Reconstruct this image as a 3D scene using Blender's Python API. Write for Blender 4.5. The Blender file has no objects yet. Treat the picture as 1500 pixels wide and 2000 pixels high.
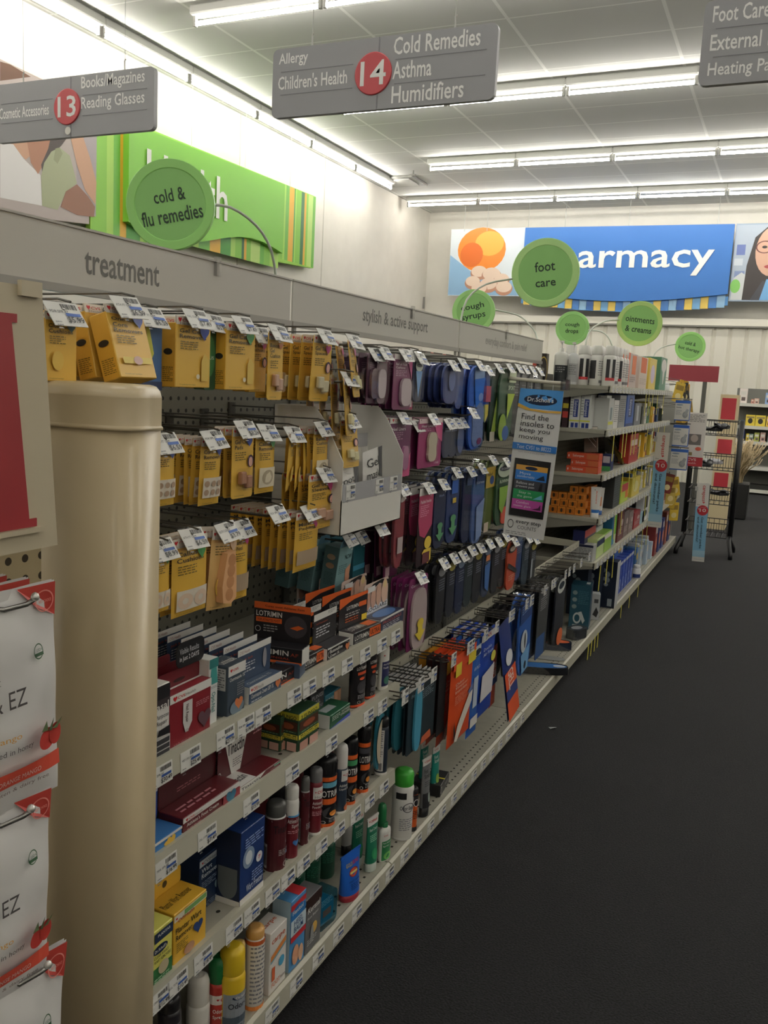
import bpy, math, random
from mathutils import Matrix, Vector
random.seed(7)
PI = math.pi
S = bpy.context.scene
COL = S.collection
# ---------------------------------------------------------------- camera
F = 1720.0; CH = 1.34
RM = Matrix(((0.90673048, 0.10756058, -0.40776287), (0.41861583, -0.11264381, 0.90115047), (0.0509963, -0.98779659, -0.14716414)))
# columns of RM: picture right, picture down, forward, in world axes
cam = bpy.data.cameras.new('camera'); camo = bpy.data.objects.new('camera', cam); COL.objects.link(camo)
r_, d_, f_ = (Vector((RM[0][i], RM[1][i], RM[2][i])) for i in range(3))
camo.matrix_world = Matrix(((r_.x, -d_.x, -f_.x, 0), (r_.y, -d_.y, -f_.y, 0), (r_.z, -d_.z, -f_.z, CH), (0, 0, 0, 1)))
cam.sensor_fit = 'HORIZONTAL'; cam.sensor_width = 36.0; cam.lens = F / 1500 * 36.0
cam.clip_start = 0.02; cam.clip_end = 60
S.camera = camo
# ---------------------------------------------------------------- look
S.view_settings.view_transform = 'Standard'; S.view_settings.look = 'None'; S.view_settings.gamma = 1.0
S.view_settings.exposure = 0.82
S.view_settings.use_curve_mapping = False
W = bpy.data.worlds.new('world'); S.world = W; W.use_nodes = True
W.node_tree.nodes['Background'].inputs[0].default_value = (1.0, 0.97, 0.92, 1)
W.node_tree.nodes['Background'].inputs[1].default_value = 0.05
TUBE = 26.0
cy = S.cycles
cy.max_bounces = 5; cy.diffuse_bounces = 3; cy.glossy_bounces = 2; cy.transmission_bounces = 2; cy.transparent_max_bounces = 12
cy.caustics_reflective = False; cy.caustics_refractive = False; cy.use_denoising = True
cy.sample_clamp_indirect = 4.0
# ---------------------------------------------------------------- measuring helpers (known planes of the place)
CC = Vector((0, 0, CH))
def ray(x, y): return RM @ Vector((x - 750.0, y - 1000.0, F))
def onX(x, y, X): d = ray(x, y); return CC + d * (X / d.x)
def onY(x, y, Y): d = ray(x, y); return CC + d * (Y / d.y)
def onZ(x, y, Z): d = ray(x, y); return CC + d * ((Z - CH) / d.z)
def far(x, y, t): return CC + ray(x, y) * (t / F)
def depth(p): return (p - CC).dot(f_)
# ---------------------------------------------------------------- materials
def lin(c):
    return c / 12.92 if c <= 0.04045 else ((c + 0.055) / 1.055) ** 2.4
def rgb(h):
    return tuple(lin(int(h[i:i + 2], 16) / 255) for i in (0, 2, 4)) + (1.0,)
MC = {}; GAIN = [1.0]      # gain lifts the goods' colours, making up for dim light on them
def mat(h, rough=0.5, metal=0.0):
    k = (h, rough, metal, GAIN[0])
    if k in MC: return MC[k]
    m = bpy.data.materials.new('m_' + h); m.use_nodes = True
    b = m.node_tree.nodes['Principled BSDF']
    b.inputs['Base Color'].default_value = tuple(c * (min(GAIN[0], max(1.0, .84 / max(max(rgb(h)[:3]), .001)))) for c in rgb(h)[:3]) + (1,); b.inputs['Roughness'].default_value = rough
    b.inputs['Metallic'].default_value = metal
    MC[k] = m; return m
def noisy(h, h2, scale, rough=0.6, bump=0.0, detail=3.0, stretch=None):
    m = bpy.data.materials.new('n_' + h); m.use_nodes = True; nt = m.node_tree; N = nt.nodes; L = nt.links
    b = N['Principled BSDF']; b.inputs['Roughness'].default_value = rough
    tc = N.new('ShaderNodeTexCoord'); n = N.new('ShaderNodeTexNoise'); n.inputs['Scale'].default_value = scale; n.inputs['Detail'].default_value = detail
    if stretch:
        mp = N.new('ShaderNodeMapping'); mp.inputs['Scale'].default_value = stretch
        L.new(tc.outputs['Object'], mp.inputs[0]); L.new(mp.outputs[0], n.inputs['Vector'])
    else: L.new(tc.outputs['Object'], n.inputs['Vector'])
    r = N.new('ShaderNodeValToRGB'); r.color_ramp.elements[0].color = rgb(h); r.color_ramp.elements[1].color = rgb(h2)
    r.color_ramp.elements[0].position = 0.35; r.color_ramp.elements[1].position = 0.68
    L.new(n.outputs['Fac'], r.inputs[0]); L.new(r.outputs[0], b.inputs['Base Color'])
    if bump:
        bp = N.new('ShaderNodeBump'); bp.inputs['Strength'].default_value = bump; bp.inputs['Distance'].default_value = 0.004
        L.new(n.outputs['Fac'], bp.inputs['Height']); L.new(bp.outputs[0], b.inputs['Normal'])
    return m
def glow(h, s):
    m = bpy.data.materials.new('glow'); m.use_nodes = True; b = m.node_tree.nodes['Principled BSDF']
    b.inputs['Base Color'].default_value = rgb(h); b.inputs['Emission Color'].default_value = rgb(h); b.inputs['Emission Strength'].default_value = s
    return m
def clear(fac=0.14, tint='FFFFFF', rough=0.04):
    fac *= .6
    k = ('clear', fac, tint)
    if k in MC: return MC[k]
    m = bpy.data.materials.new('clear'); m.use_nodes = True; nt = m.node_tree; N = nt.nodes; L = nt.links
    N.remove(N['Principled BSDF'])
    t = N.new('ShaderNodeBsdfTransparent'); t.inputs[0].default_value = rgb(tint)
    g = N.new('ShaderNodeBsdfGlossy'); g.inputs['Roughness'].default_value = rough; g.inputs[0].default_value = (0.9, 0.9, 0.9, 1)
    x = N.new('ShaderNodeMixShader'); x.inputs[0].default_value = fac
    L.new(t.outputs[0], x.inputs[1]); L.new(g.outputs[0], x.inputs[2]); L.new(x.outputs[0], N['Material Output'].inputs[0])
    MC[k] = m; return m
def grid_mat(base, line, ax1, s1, w1, ax2, s2, w2, rough=0.7, dots=False, noise=0.0):
    """base colour with a regular pattern in object coordinates: lines every s1/s2 along two axes, or round holes when dots"""
    m = bpy.data.materials.new('pattern'); m.use_nodes = True; nt = m.node_tree; N = nt.nodes; L = nt.links
    b = N['Principled BSDF']; b.inputs['Roughness'].default_value = rough
    tc = N.new('ShaderNodeTexCoord'); sp = N.new('ShaderNodeSeparateXYZ'); L.new(tc.outputs['Object'], sp.inputs[0])
    def mth(op, a, bb=None, c=None):
        n = N.new('ShaderNodeMath'); n.operation = op
        for i, q in enumerate((a, bb, c)):
            if q is None: continue
            if isinstance(q, (int, float)): n.inputs[i].default_value = q
            else: L.new(q, n.inputs[i])
        return n.outputs[0]
    def cell(ax, s):
        return mth('SUBTRACT', mth('FRACT', mth('ADD', mth('DIVIDE', sp.outputs[ax], s), 1000.0)), 0.5)
    a, c = cell(ax1, s1), cell(ax2, s2)
    if dots:
        da = mth('MULTIPLY', a, s1); dc = mth('MULTIPLY', c, s2)
        fac = mth('LESS_THAN', mth('ADD', mth('MULTIPLY', da, da), mth('MULTIPLY', dc, dc)), w1 * w1)
    else:
        fac = mth('MAXIMUM', mth('GREATER_THAN', mth('ABSOLUTE', a), 0.5 - w1 / s1 / 2), mth('GREATER_THAN', mth('ABSOLUTE', c), 0.5 - w2 / s2 / 2))
    mx = N.new('ShaderNodeMix'); mx.data_type = 'RGBA'; mx.inputs[6].default_value = rgb(base); mx.inputs[7].default_value = rgb(line)
    L.new(fac, mx.inputs[0]); L.new(mx.outputs[2], b.inputs['Base Color'])
    return m
# ---------------------------------------------------------------- letters
GL = {}
def build_glyphs():
    chars = [chr(i) for i in range(33, 127)]
    objs = []
    for bold in (0, 1):
        for ch in chars + ['H']:
            pair = []
            for body in (ch, ch + 'H'):
                c = bpy.data.curves.new('g', 'FONT'); c.body = body; c.size = 1.0; c.resolution_u = 2; c.fill_mode = 'BOTH'
                if bold: c.offset = 0.012
                o = bpy.data.objects.new('g', c); COL.objects.link(o); pair.append(o)
            objs.append((ch, bold, pair))
    bpy.context.view_layer.update(); dg = bpy.context.evaluated_depsgraph_get()
    hw = {}
    for ch, bold, (a, b) in objs:
        ms = []
        for o in (a, b):
            e = o.evaluated_get(dg); m = e.to_mesh()
            ms.append(([(v.co.x, v.co.y) for v in m.vertices], [tuple(p.vertices) for p in m.polygons])); e.to_mesh_clear()
        GL[(ch, bold)] = ms
    for bold in (0, 1):
        h = max(p[0] for p in GL[('H', bold)][0][0])
        for ch in chars:
            m1, m2 = GL[(ch, bold)]
            GL[(ch, bold)] = (m1[0], m1[1], max(p[0] for p in m2[0]) - h)
    for ch, bold, pr in objs:
        for o in pr:
            c = o.data; bpy.data.objects.remove(o); bpy.data.curves.remove(c)
build_glyphs()
def text2d(s, bold=1, track=0.0):
    vs, fs, x = [], [], 0.0
    for ch in s:
        if ch == ' ': x += 0.30; continue
        if (ch, bold) not in GL: continue
        v, f, a = GL[(ch, bold)]; n = len(vs)
        vs += [(p[0] + x, p[1]) for p in v]; fs += [tuple(i + n for i in q) for q in f]; x += a + track
    return vs, fs
# ---------------------------------------------------------------- mesh builder
FX = Matrix(((0, 0, 1, 0), (1, 0, 0, 0), (0, 1, 0, 0), (0, 0, 0, 1)))      # local (right, up, out) seen from the aisle: out = +X
FY = Matrix(((1, 0, 0, 0), (0, 0, -1, 0), (0, 1, 0, 0), (0, 0, 0, 1)))     # out = -Y
def R(a, ax): return Matrix.Rotation(a, 4, ax)
def T(*p): return Matrix.Translation(Vector(p))
class MB:
    def __init__(s): s.v = []; s.f = []; s.mi = []; s.mats = []; s.sm = []; s.lay = 0
    def idx(s, m):
        if m not in s.mats: s.mats.append(m)
        return s.mats.index(m)
    def add(s, vs, fs, m, M=None, smooth=False):
        n = len(s.v)
        if M is not None: vs = [tuple(M @ Vector(p)) for p in vs]
        s.v += [tuple(p) for p in vs]; k = s.idx(m)
        for f in fs: s.f.append(tuple(i + n for i in f)); s.mi.append(k); s.sm.append(smooth)
        return s
    def box(s, a, b, m, M=None, ch=0.0):
        x0, y0, z0 = a; x1, y1, z1 = b
        if ch <= 0:
            vs = [(x0, y0, z0), (x1, y0, z0), (x1, y1, z0), (x0, y1, z0), (x0, y0, z1), (x1, y0, z1), (x1, y1, z1), (x0, y1, z1)]
            fs = [(0, 3, 2, 1), (4, 5, 6, 7), (0, 1, 5, 4), (1, 2, 6, 5), (2, 3, 7, 6), (3, 0, 4, 7)]
            return s.add(vs, fs, m, M)
        pts = [(x0 + ch, y0), (x1 - ch, y0), (x1, y0 + ch), (x1, y1 - ch), (x1 - ch, y1), (x0 + ch, y1), (x0, y1 - ch), (x0, y0 + ch)]
        inn = [(min(max(p[0], x0 + ch), x1 - ch), min(max(p[1], y0 + ch), y1 - ch)) for p in pts]
        vs = [(p[0], p[1], z0) for p in inn] + [(p[0], p[1], z0 + ch) for p in pts] + [(p[0], p[1], z1 - ch) for p in pts] + [(p[0], p[1], z1) for p in inn]
        fs = [tuple(reversed(range(8))), tuple(range(24, 32))]
        for k in range(3):
            for i in range(8): j = (i + 1) % 8; fs.append((k * 8 + i, k * 8 + j, k * 8 + 8 + j, k * 8 + 8 + i))
        return s.add(vs, fs, m, M)
    def prism(s, pts, z0, z1, m, M=None, smooth=False):
        n = len(pts)
        vs = [(p[0], p[1], z0) for p in pts] + [(p[0], p[1], z1) for p in pts]
        fs = [tuple(reversed(range(n))), tuple(range(n, 2 * n))] + [(i, (i + 1) % n, n + (i + 1) % n, n + i) for i in range(n)]
        return s.add(vs, fs, m, M, smooth)
    def lathe(s, prof, m, M=None, seg=16, cap=True, sy=1.0):
        """profile of (r, z) turned about z"""
        vs, fs = [], []
        for r, z in prof:
            for i in range(seg): a = 2 * PI * i / seg; vs.append((r * math.cos(a), r * math.sin(a) * sy, z))
        for k in range(len(prof) - 1):
            for i in range(seg): j = (i + 1) % seg; fs.append((k * seg + i, k * seg + j, (k + 1) * seg + j, (k + 1) * seg + i))
        s.add(vs, fs, m, M, True)
        if cap:
            n = len(prof) - 1
            s.add([vs[i] for i in range(seg)], [tuple(reversed(range(seg)))], m, M)
            s.add([vs[n * seg + i] for i in range(seg)], [tuple(range(seg))], m, M)
        return s
    def tube(s, pts, r, m, M=None, seg=6):
        pts = [Vector(p) for p in pts]; vs, fs = [], []
        for k, p in enumerate(pts):
            d = (pts[min(k + 1, len(pts) - 1)] - pts[max(k - 1, 0)]).normalized()
            u = d.orthogonal().normalized() if k == 0 else (u - d * u.dot(d)).normalized()
            w = d.cross(u)
            for i in range(seg): a = 2 * PI * i / seg; vs.append(tuple(p + (u * math.cos(a) + w * math.sin(a)) * r))
        for k in range(len(pts) - 1):
            for i in range(seg): j = (i + 1) % seg; fs.append((k * seg + i, k * seg + j, (k + 1) * seg + j, (k + 1) * seg + i))
        n = (len(pts) - 1) * seg
        fs += [tuple(reversed(range(seg))), tuple(range(n, n + seg))]
        return s.add(vs, fs, m, M, seg > 6)
    def sheet(s, nu, nv, fn, m, smooth=True, M=None):
        vs = [fn(i / nu, j / nv) for j in range(nv + 1) for i in range(nu + 1)]
        fs = [(j * (nu + 1) + i, j * (nu + 1) + i + 1, (j + 1) * (nu + 1) + i + 1, (j + 1) * (nu + 1) + i) for j in range(nv) for i in range(nu)]
        return s.add(vs, fs, m, M, smooth)
    # flat artwork: fm maps (u, v, n) in metres to a point; u right, v up, n out
    def art(s, ops, w, h, fm=None, sub=1, lift=0.00025, n0=0.0002):
        if fm is None: fm = lambda u, v, n: (u - w / 2, v, n)
        lay = 0
        for op in ops:
            k = op[0]; lay += 1; n = n0 + lift * lay
            col = op[-1]; m = mat(col, 0.42) if isinstance(col, str) else col
            if k == 'r':
                u0, v0, u1, v1 = op[1:5]; q = max(1, int(math.ceil(sub * abs(u1 - u0)))); qv = max(1, int(math.ceil(sub * abs(v1 - v0)))) if sub > 1 else 1
                vs = [fm(w * (u0 + (u1 - u0) * i / q), h * (v0 + (v1 - v0) * j / qv), n) for j in range(qv + 1) for i in range(q + 1)]
                s.add(vs, [(j * (q + 1) + i, j * (q + 1) + i + 1, (j + 1) * (q + 1) + i + 1, (j + 1) * (q + 1) + i) for j in range(qv) for i in range(q)], m)
            elif k in ('t', 'tr', 'tb'):      # text stretched into a box: string, u, v, width, height ; tr = regular weight
                st, u, v, ww, hh = op[1:6]
                vs, fs = text2d(st, 0 if k == 'tr' else 1)
                if not vs: continue
                x0 = min(p[0] for p in vs); x1 = max(p[0] for p in vs); y0, y1 = (-0.02, 0.73)
                if min(p[1] for p in vs) < -0.1: y0 = -0.2
                s.add([fm(w * (u + (p[0] - x0) / (x1 - x0) * ww), h * (v + (p[1] - y0) / (y1 - y0) * hh), n) for p in vs], fs, m)
            elif k == 'v':                    # text running downwards
                st, u, v, ww, hh = op[1:6]
                vs, fs = text2d(st, 1); x0 = min(p[0] for p in vs); x1 = max(p[0] for p in vs)
                s.add([fm(w * (u + (p[1] + 0.1) / 0.9 * ww), h * (v - (p[0] - x0) / (x1 - x0) * hh), n) for p in vs], fs, m)
            elif k == 'h':                    # heart
                u, v, sz = op[1:4]; pts = []
                for i in range(20):
                    t = 2 * PI * i / 20
                    pts.append((16 * math.sin(t) ** 3 / 17, (13 * math.cos(t) - 5 * math.cos(2 * t) - 2 * math.cos(3 * t) - math.cos(4 * t)) / 17))
                s.add([fm(w * u - p[0] * sz * w, h * v + p[1] * sz * w, n) for p in pts], [tuple(range(20))], m)
            elif k == 'e':                    # ellipse
                u, v, ru, rv = op[1:5]; N_ = 24
                s.add([fm(w * (u + ru * math.cos(2 * PI * i / N_)), h * (v + rv * math.sin(2 * PI * i / N_)), n) for i in range(N_)], [tuple(range(N_))], m)
            elif k == 'o':                    # ring
                u, v, ru, rv, q = op[1:6]; N_ = 24
                vs = [fm(w * (u + ru * z * math.cos(2 * PI * i / N_)), h * (v + rv * z * math.sin(2 * PI * i / N_)), n) for z in (q, 1) for i in range(N_)]
                s.add(vs, [(i, (i + 1) % N_, N_ + (i + 1) % N_, N_ + i) for i in range(N_)], m)
            elif k == 'p':
                s.add([fm(w * a, h * b, n) for a, b in op[1]], [tuple(range(len(op[1])))], m)
            elif k == 'l':                    # lines of small print
                u, v, ww, rows, step = op[1:6]
                for j in range(rows):
                    x = u
                    while x < u + ww * (1.0 if j % 3 != 2 else 0.7):
                        e = min(x + ww * random.choice((0.14, 0.2, 0.27)), u + ww); vv = v - j * step
                        s.add([fm(w * x, h * vv, n), fm(w * e, h * vv, n), fm(w * e, h * (vv + step * 0.42), n), fm(w * x, h * (vv + step * 0.42), n)], [(0, 1, 2, 3)], m)
                        x = e + ww * 0.05
            elif k == 'b':                    # barcode
                u, v, ww, hh = op[1:5]
                x = u
                while x < u + ww:
                    e = x + ww * random.choice((0.03, 0.05, 0.08))
                    s.add([fm(w * x, h * v, n), fm(w * e, h * v, n), fm(w * e, h * (v + hh), n), fm(w * x, h * (v + hh), n)], [(0, 1, 2, 3)], m)
                    x = e + ww * random.choice((0.03, 0.05))
        return s
    def mesh(s, name):
        me = bpy.data.meshes.new(name); me.from_pydata(s.v, [], s.f)
        for m in s.mats: me.materials.append(m)
        me.polygons.foreach_set('material_index', s.mi); me.polygons.foreach_set('use_smooth', s.sm); me.update()
        return me
KIDS = {}
ORD = ['zeroth', 'first', 'second', 'third', 'fourth', 'fifth', 'sixth', 'seventh', 'eighth', 'ninth', 'tenth', 'eleventh', 'twelfth', 'thirteenth', 'fourteenth', 'fifteenth', 'sixteenth', 'seventeenth', 'eighteenth', 'nineteenth', 'twentieth']
ORD += ['twenty-' + q for q in ORD[1:10]] + ['thirtieth'] + ['thirty-' + q for q in ORD[1:10]]
def link(name, me, M, parent=None):
    o = bpy.data.objects.new(name, me); COL.objects.link(o)
    if parent: o.parent = parent
    o.matrix_local = M if M is not None else Matrix.Identity(4)
    return o
def thing(name, mb, label, cat, M=None, group=None):
    o = link(name, mb.mesh(name) if isinstance(mb, MB) else mb, M)
    o['label'] = label; o['category'] = cat
    if group: o['group'] = group
    return o
def part(name, mb, parent, label=None):
    o = link(name, mb.mesh(name) if isinstance(mb, MB) else mb, None, parent)
    if label: o['label'] = label
    KIDS.setdefault(parent.name, []).append(o)
    return o
def struct(name, mb, M=None):
    o = link(name, mb.mesh(name), M); o['kind'] = 'structure'; return o
def dup(o, M, label, group=None):
    c = o.copy(); COL.objects.link(c); c.matrix_local = M; c['label'] = label
    if group: c['group'] = group
    for ch in KIDS.get(o.name, []):
        k = ch.copy(); COL.objects.link(k); k.parent = c
    return c
# ================================================================ ROOM
CZ = 4.30; WX = -6.15; BY = 14.9
carpet = noisy('0B0B0C', '242428', 190, 0.95, 1.0, 5.0)
wallm = noisy('E6E2D8', 'ECE8DE', 3, 0.8)
mb = MB().box((WX - .2, -5, -.1), (7, BY + .2, 0), carpet); struct('floor', mb)
tile = grid_mat('D2D2CE', 'EEEEEA', 0, 1.22, 0.03, 1, 0.61, 0.02, 0.8)
mb = MB().box((WX - .2, -5, CZ), (7, BY + .2, CZ + .1), tile); struct('ceiling', mb, T(0, 0, 0))
struct('wall_left', MB().box((WX - .15, -5, 0), (WX, BY, CZ), wallm))
struct('wall_back', MB().box((WX, BY, 0), (7, BY + .15, CZ), wallm))
struct('wall_right', MB().box((7, -5, 0), (7.15, BY, CZ), wallm))
struct('wall_front', MB().box((WX, -5.15, 0), (7, -5, CZ), wallm))
# seams in the left wall
for k, Y in enumerate((9.0, 11.05)):
    struct('trim_%d' % (k + 1), MB().box((WX, Y, 2.0), (WX + .006, Y + .012, CZ), mat('CFCBC0', .8)))
# corrugated back wall under a dark rail
mb = MB(); x = -5.2; wm = mat('DDD9CC', .55)
while x < 6.9:
    mb.prism([(x, 0), (x + .03, -.025), (x + .2, -.025), (x + .225, 0)], 0.0, 2.42, wm, T(0, BY - .35, 0)); x += .235
mb.box((-5.2, BY - .35, 0), (6.9, BY - .02, 2.42), wm)
struct('wall_panelling', mb)
struct('trim_3', MB().box((-5.25, BY - .42, 2.42), (6.9, BY - .001, 2.53), mat('E4E0D4', .6)).box((-5.25, BY - .44, 2.40), (6.9, BY - .33, 2.425), mat('77756E', .6)))
# ---------------------------------------------------------------- fluorescent strips
tubem = glow('FFFBF2', TUBE); housing = mat('D8D8D2', .5); sock = mat('B9B9B4', .5)
def make_light(along):
    M = Matrix.Identity(4) if along == 'x' else R(PI / 2, 'Z')
    h = MB().prism([(-.04, .0), (.04, .0), (.075, .075), (-.075, .075)], -.61, .61, housing, R(PI / 2, 'Z') @ R(PI / 2, 'X'))
    return h, M
def light_at(x, y, along, label):
    Z = CZ - .075
    h = MB().box((-.61, -.06, .0), (.61, .06, .075), housing, None, .012)
    if ('L' not in KIDS):
        o = thing('ceiling_light', h, label, 'ceiling light', None, 'fluorescent strip lights')
        part('tube', MB().lathe([(.017, -.575), (.017, .575)], tubem, T(0, 0, -.055) @ R(PI / 2, 'Y'), 12), o, 'lit fluorescent tube')
        for s_ in (-1, 1):
            part('socket', MB().box((s_ * .588 - .012, -.016, -.078), (s_ * .588 + .012, .016, .003), sock), o)
        KIDS['L'] = o; c = o
        c.matrix_local = T(x, y, Z) @ (R(PI / 2, 'Z') if along == 'y' else Matrix.Identity(4))
    else:
        c = dup(KIDS['L'], T(x, y, Z) @ (R(PI / 2, 'Z') if along == 'y' else Matrix.Identity(4)), label)
    return c
rows = [(13.6, -6.03), (11.4, -4.77), (8.85, -4.75), (6.35, -4.83), (3.9, -4.8), (1.4, -4.8), (-1.1, -4.8), (-3.6, -4.8)]
rname = ['first', 'second', 'third', 'fourth']
for k, (Y, x0) in enumerate(rows):
    for i in range(10 if k < 4 else 9):
        if k >= 4 and i % 2: continue
        x = x0 + .61 + 1.22 * i
        if x > 6.3: break
        vis = k < 4
        light_at(x, Y, 'x', ('lit fluorescent strip, %s from the green board wall, %s ceiling row from the far wall' % (ORD[i + 1], rname[k])) if vis else 'lit fluorescent strip over the near aisles, %s of strip row %s' % (ORD[i + 1], ORD[k + 1]))
for i in range(9):
    light_at(-5.75, 1.96 + 1.22 * i - .0 + .05, 'y', 'lit fluorescent strip of the run along the green-board wall, %s from the far end' % ORD[9 - i])
# air vent and sprinkler head
p = onZ(785, 352, CZ)
v = thing('air_vent', MB().box((-.3, -.3, -.03), (.3, .3, 0), mat('9A9A95', .5), None, .01), 'square grey air vent in the ceiling above the far corner', 'air vent', T(p.x, p.y, CZ))
part('louvre_plate', MB().box((-.2, -.2, -.045), (.2, .2, -.03), mat('C9C9C4', .5)), v)
p = onZ(807, 333, CZ)
v = thing('sprinkler_head', MB().lathe([(.012, -.05), (.012, 0)], mat('8A8A86', .4)), 'small grey sprinkler head under the ceiling beside the air vent', 'sprinkler', T(p.x, p.y, CZ))
part('deflector', MB().lathe([(.045, -.06), (.05, -.055), (.015, -.048)], mat('8A8A86', .4)), v)
# conduit rail beside the strip run
thing('ceiling_rail', MB().box((-5.95, 1.5, CZ - .05), (-5.91, 12.4, CZ - .02), mat('CFCFC9', .5)), 'thin white metal rail beside the strip lights of the green-board wall', 'rail')
# ================================================================ HANGING AISLE SIGNS
SY = 4.12; gsign = mat('9C9DA0', .45); gdark = mat('838488', .45); wt = mat('F1F1EE', .5); redm = mat('C44A50', .4)
def rrect(x0, y0, x1, y1, r, k=4):
    pts = []
    for cx, cyy, a0 in ((x1 - r, y1 - r, 0), (x0 + r, y1 - r, 90), (x0 + r, y0 + r, 180), (x1 - r, y0 + r, 270)):
        for i in range(k + 1): a = math.radians(a0 + 90 * i / k); pts.append((cx + r * math.cos(a), cyy + r * math.sin(a)))
    return pts
def aisle_sign(x0, z0, num, left, right, label):
    w, h = 1.21, .335
    mbb = MB().prism(rrect(0, 0, w, h, .03), -.03, 0, gsign)
    mbb.box((w / 2 - .003, 0, 0), (w / 2 + .003, h, .002), gdark)
    for j in (1, 2):
        mbb.box((.05, h * j / 3 - .002, 0), (w / 2 - .14, h * j / 3 + .001, .0015), gdark)
        mbb.box((w / 2 + .09, h * j / 3 - .002, 0), (w - .05, h * j / 3 + .001, .0015), gdark)
    o = thing('aisle_sign', mbb, label, 'aisle sign', T(x0, SY, z0) @ FY)
    fm = lambda u, v, n: (u, v, n)
    wd = lambda s_, c=.021: len(s_) * c
    mb2 = MB(); ops = []
    for j, s_ in enumerate(left):
        if s_: ops.append(('t', s_, .035 / w, (h * (2 - j) / 3 + .024) / h, min(.40, wd(s_, .0245)) / w, .2, 'F1F1EE'))
    for j, s_ in enumerate(right):
        if s_: ops.append(('t', s_, (w / 2 + .055) / w + .02, (h * (2 - j) / 3 + .02) / h, min(.46, wd(s_, .034)) / w, .25, 'F1F1EE'))
    mb2.art(ops, w, h, fm); part('lettering', mb2, o, 'white lettering')
    mb3 = MB().lathe([(.1, 0), (.1, .006), (.096, .008)], redm, T(w / 2 - .025, h / 2, 0), 32)
    mb3.art([('t', num, .423, .33, .115, .36, 'F1F1EE')], w, h, fm, n0=.0085); part('number_disc', mb3, o, 'red disc with white number')
    for x in (.22, w - .22):
        m_ = MB().tube([(x, h, -.015), (x, CZ - z0 - .02, -.015)], .0016, mat('B5B5B0', .4))
        m_.tube([(x, h - .01, -.015), (x, h + .05, -.012), (x + .008, h + .06, -.015)], .004, mat('B5B5B0', .4)); part('hanging_wire', m_, o)
    return o
aisle_sign(-2.623, 2.66, '14', ['Allergy', "Children's Health", ''], ['Cold Remedies', 'Asthma', 'Humidifiers'], 'grey hanging aisle sign 14 listing Allergy and Cold Remedies')
s13 = aisle_sign(-4.60, 2.655, '13', ['', 'Cosmetic Accessories', ''], ['Books/Magazines', 'Reading Glasses', ''], 'grey hanging aisle sign 13 listing Books and Reading Glasses')
part('round_sticker', MB().lathe([(.022, 0), (.022, .004)], mat('E6E4DA', .5), T(.585, .035, 0), 16), s13, 'white round sticker')
aisle_sign(-.511, 2.64, '15', ['Foot Care', 'External Pain', 'Heating Pads'], ['', '', ''], 'grey hanging aisle sign listing Foot Care, cut by the edge of the view')
# ================================================================ WALL BOARDS
HX = -6.02
def boardX(l): return [(Y, Z) for Y, Z in l]
# green Health board (on the left wall): local right = +Y, up = Z, out = +X
MHX = T(HX, 0, 0) @ FX
idf = lambda u, v, n: (u, v, n)
g1, g2, g3, or_, dg_ = '86C440', '6DB33F', '4E9A3A', 'E5B23A', '2F6E3C'
stripes = MB()
base_pts = [(6.45, 3.66), (10.6, 3.70), (10.6, 2.78)] + [(10.6 - .415 * i, 2.78 - .06 * math.sin(i * .35) - .0 * i) for i in range(1, 10)] + [(6.45, 2.42)]
stripes.prism(list(reversed(base_pts)), -.06, 0, mat('97CC4A', .5))
cols = [g1, 'A9D65B', g2, or_, g3, 'A9D65B', g1, dg_, or_, g1, 'BFE07A', g2]
y = 9.75; i = 0
random.seed(3)
while y < 10.58:
    ww = random.choice((.03, .05, .08, .12)); e = min(y + ww, 10.6)
    stripes.art([('r', y, 2.785, e, 3.69, cols[i % 12])], 1, 1, idf); y = e; i += 1
y = 6.46
while y < 9.7:
    ww = random.choice((.05, .09, .13, .2)); e = min(y + ww, 9.72)
    lo = 2.5 if y < 7.2 else 2.66
    hi = 3.64 if y < 6.85 else 2.9
    stripes.art([('r', y, lo, e, hi, cols[i % 12])], 1, 1, idf); y = e; i += 1
hb = thing('wall_board', stripes, 'green striped board reading Health on the left-hand wall', 'wall sign', MHX)
pan = [(6.88, 3.62), (6.88, 2.72)] + [(6.88 + (9.7 - 6.88) * t, 2.72 + .12 * t + .1 * math.sin(PI * 2 * t) * -1) for t in [k / 12 for k in range(1, 13)]] + [(9.7, 3.66)]
part('green_panel', MB().prism(pan, .0, .07, mat('7FC241', .45)), hb, 'bright green raised panel')
part('lettering', MB().art([('t', 'Health', 7.12, 3.0, 1.36, .47, 'EDEFE8')], 1, 1, idf, n0=.085), hb, 'white raised letters')
for k, Y in enumerate((6.9, 7.9, 8.9, 9.9)): part('hanging_wire', MB().tube([(Y, 3.66, .02), (Y, CZ - .01, .02)], .003, mat('C8C8C2', .4)), hb)
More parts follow.
